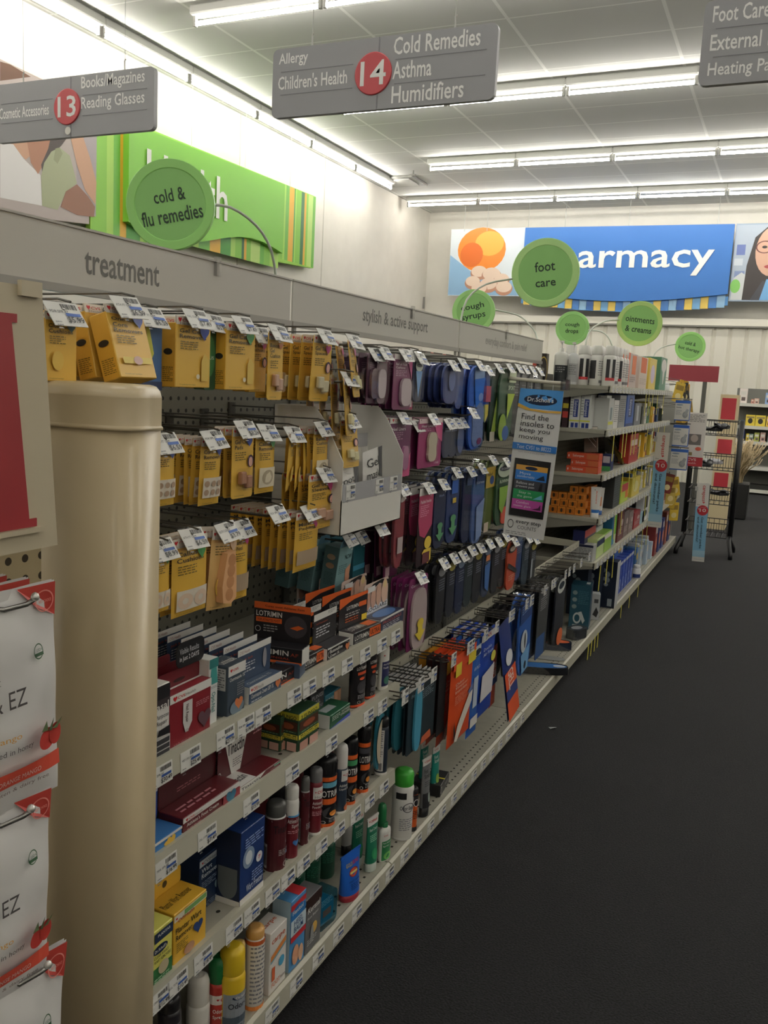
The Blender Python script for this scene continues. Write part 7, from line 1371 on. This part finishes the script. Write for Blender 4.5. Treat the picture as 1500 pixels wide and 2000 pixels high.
# ---------------------------------------------------------------- shelving against the far wall
FWY = 13.6; sx0, sx1 = onY(1433, 800, FWY).x, 3.2
o = thing('wall_shelving', MB().box((sx0, FWY + .4, 0), (sx1, FWY + .43, 1.5), mat('5E5E58', .7)).box((sx0, FWY + .05, 0), (sx1, FWY + .4, .13), mat('1E1E1C', .8)), 'grey shelving against the far corrugated wall', 'shelving')
lev = [onY(1470, y_, FWY).z for y_ in (788, 832, 862, 912, 956)]
for k, zz in enumerate(lev):
    part('shelf', MB().box((sx0, FWY, zz - .045), (sx1, FWY + .4, zz), mat('C4C2BA', .5)), o)
rn = random.Random(9); nm_ = 0
for k, (zz, x_list) in enumerate(((lev[0], ((1443, 14, 28, 'D8CFC8'), (1462, 5, 8, 'C88A78'), (1470, 8, 10, 'C8A898'), (1492, 10, 22, '8AA8D0'))), (lev[1], ((1439, 6, 9, '4A5A50'), (1447, 6, 10, '3A4A60'), (1462, 17, 21, 'D8C24A'), (1482, 18, 21, 'D8C24A'), (1498, 8, 20, 'C8A83A'))), (lev[2], ((1437, 5, 24, 'C8C8C8'), (1449, 8, 20, '2A3A7A'), (1460, 5, 14, 'C8B43A'), (1467, 8, 14, '7A8A80'), (1478, 9, 17, '9AA050'), (1490, 9, 18, 'B89A90'), (1505, 9, 18, '8A8A90'))))):
    for (px, w_, h_, c) in x_list:
        d_ = depth(onY(px, 850, FWY)); x_ = onY(px, 850, FWY).x; W2, H2 = w_ * d_ / F, h_ * d_ / F; nm_ += 1
        mb = carton(W2, H2, .15, c, [('e', .5, .45, .25, .25, '2A2826'), ('r', .1, .7, .9, .85, '8A7A50')] if c == 'D8C24A' else [('r', .15, .55, .85, .8, 'C8C4BC'), ('r', .3, .15, .8, .4, '5A4A48')])
        thing('health_box', mb, '%s on the far wall shelving, %s shelf, %s along' % ({'D8C24A': 'yellow box with dark bowl'}.get(c, 'small box'), ORD[k + 1] + ' highest', ORD[x_list.index((px, w_, h_, c)) + 1]), 'box', T(x_, FWY + .04, zz + .0005) @ FY)
GAIN[0] = 1.0
# ---------------------------------------------------------------- goods on the rear face, seen through the gap under the header
for i in range(4):
    Y = onX(806 + 24 * i, 690, -1.32).y; mb = MB().sheet(8, 6, lambda i_, j_: (.10 * (i_ - .5), .11 * j_, .012 * math.sin(PI * i_) * math.sin(PI * j_)), mat('C85A50', .4)).sheet(8, 6, lambda i_, j_: (-.10 * (i_ - .5), .11 * j_, -.012 * math.sin(PI * i_)), mat('C85A50', .4))
    mb.art([('p', [(.3, .9), (.7, .9), (.5, .5)], '3A2A2A'), ('r', .0, .96, 1, 1, '3A2A2A')], .1, .11, lambda u, v, n: (u - .05, v, .013 + n))
    thing('red_pouch', mb, 'coral red pouch on the rear face behind the gap, %s along' % ORD[i + 1], 'pouch', T(-1.33, Y, 1.352) @ FX, 'coral pouches behind the gap')
thing('rear_rail', MB().box((-1.36, SYK(0), 1.335), (-1.30, SYK(3), 1.35), mat('9A9890', .5)).box((-1.36, SYK(0), 1.315), (-1.35, SYK(3), 1.335), mat('9A9890', .5)), 'grey rear top rail of the long shelf run', 'rail')
mb = MB().box((-.03, 0, -.03), (.03, .045, .03), mat('D8A82E', .4), None, .004).box((.022, .02, -.02), (.03, .085, .02), mat('D89A2A', .4))
thing('yellow_tub', mb, 'yellow tub behind the gap before the coral pouches', 'tub', T(-1.33, onX(728, 680, -1.33).y, 1.3505) @ FX)
thing('teal_tray', MB().box((-1.42, .95, 1.316), (-1.24, 1.36, 1.44), mat('3F9AA0', .4), None, .004), 'teal carton behind the topmost yellow boxes', 'carton')
for i in range(5):
    Y = 3.3 + .2 * i; thing('white_carton', carton(.17, .055, .1, 'D8D2CC', [('r', .3, .3, .5, .8, '8A7A78')]), 'low white carton behind the gap under the palest header panel, %s along' % ORD[i + 1], 'carton', T(-1.25, Y, 1.33) @ FX)
thing('white_carton_rail', MB().box((-1.40, 3.16, 1.30), (-1.2, 4.4, 1.329), shelfm), 'rear top shelf under the low white cartons', 'shelf')
# fire sign on the far wall and a slim thermometer
FY_ = 14.8
a_, c_ = onY(802, 574, FY_), onY(812, 606, FY_)
mb = MB().box((0, 0, -.01), (c_.x - a_.x, a_.z - c_.z, 0), mat('C03A34', .5)); w_, h_ = c_.x - a_.x, a_.z - c_.z
mb.art([('r', .1, .3, .9, .97, 'E0D8D0'), ('t', 'FIRE', .15, .72, .7, .18, 'B8302C'), ('p', [(.3, .6), (.7, .6), (.5, .35)], 'B8302C'), ('r', .42, .05, .58, .6, 'B8302C')], w_, h_, lambda u, v, n: (u, v, n))
thing('fire_sign', mb, 'small red and white FIRE sign on the far wall', 'sign', T(a_.x, FY_, c_.z) @ FY)
a_, c_ = onY(825, 580, FY_), onY(829, 603, FY_)
thing('wall_label', MB().box((a_.x, FY_ - .01, c_.z), (c_.x, FY_, a_.z), mat('8A8884', .6)), 'slim grey label strip on the far wall beside the fire sign', 'sign')
# scraps of paper on the carpet
P = onZ(1071, 1421, 0); mb = MB().add([(0, 0, .002), (.03, .012, .001), (.035, -.008, .012), (.012, -.018, .004)], [(0, 1, 2), (0, 2, 3)], mat('B8BCBE', .3)); thing('litter_scrap', mb, 'tiny crumpled clear scrap on the dark carpet', 'litter', T(P.x, P.y, 0))
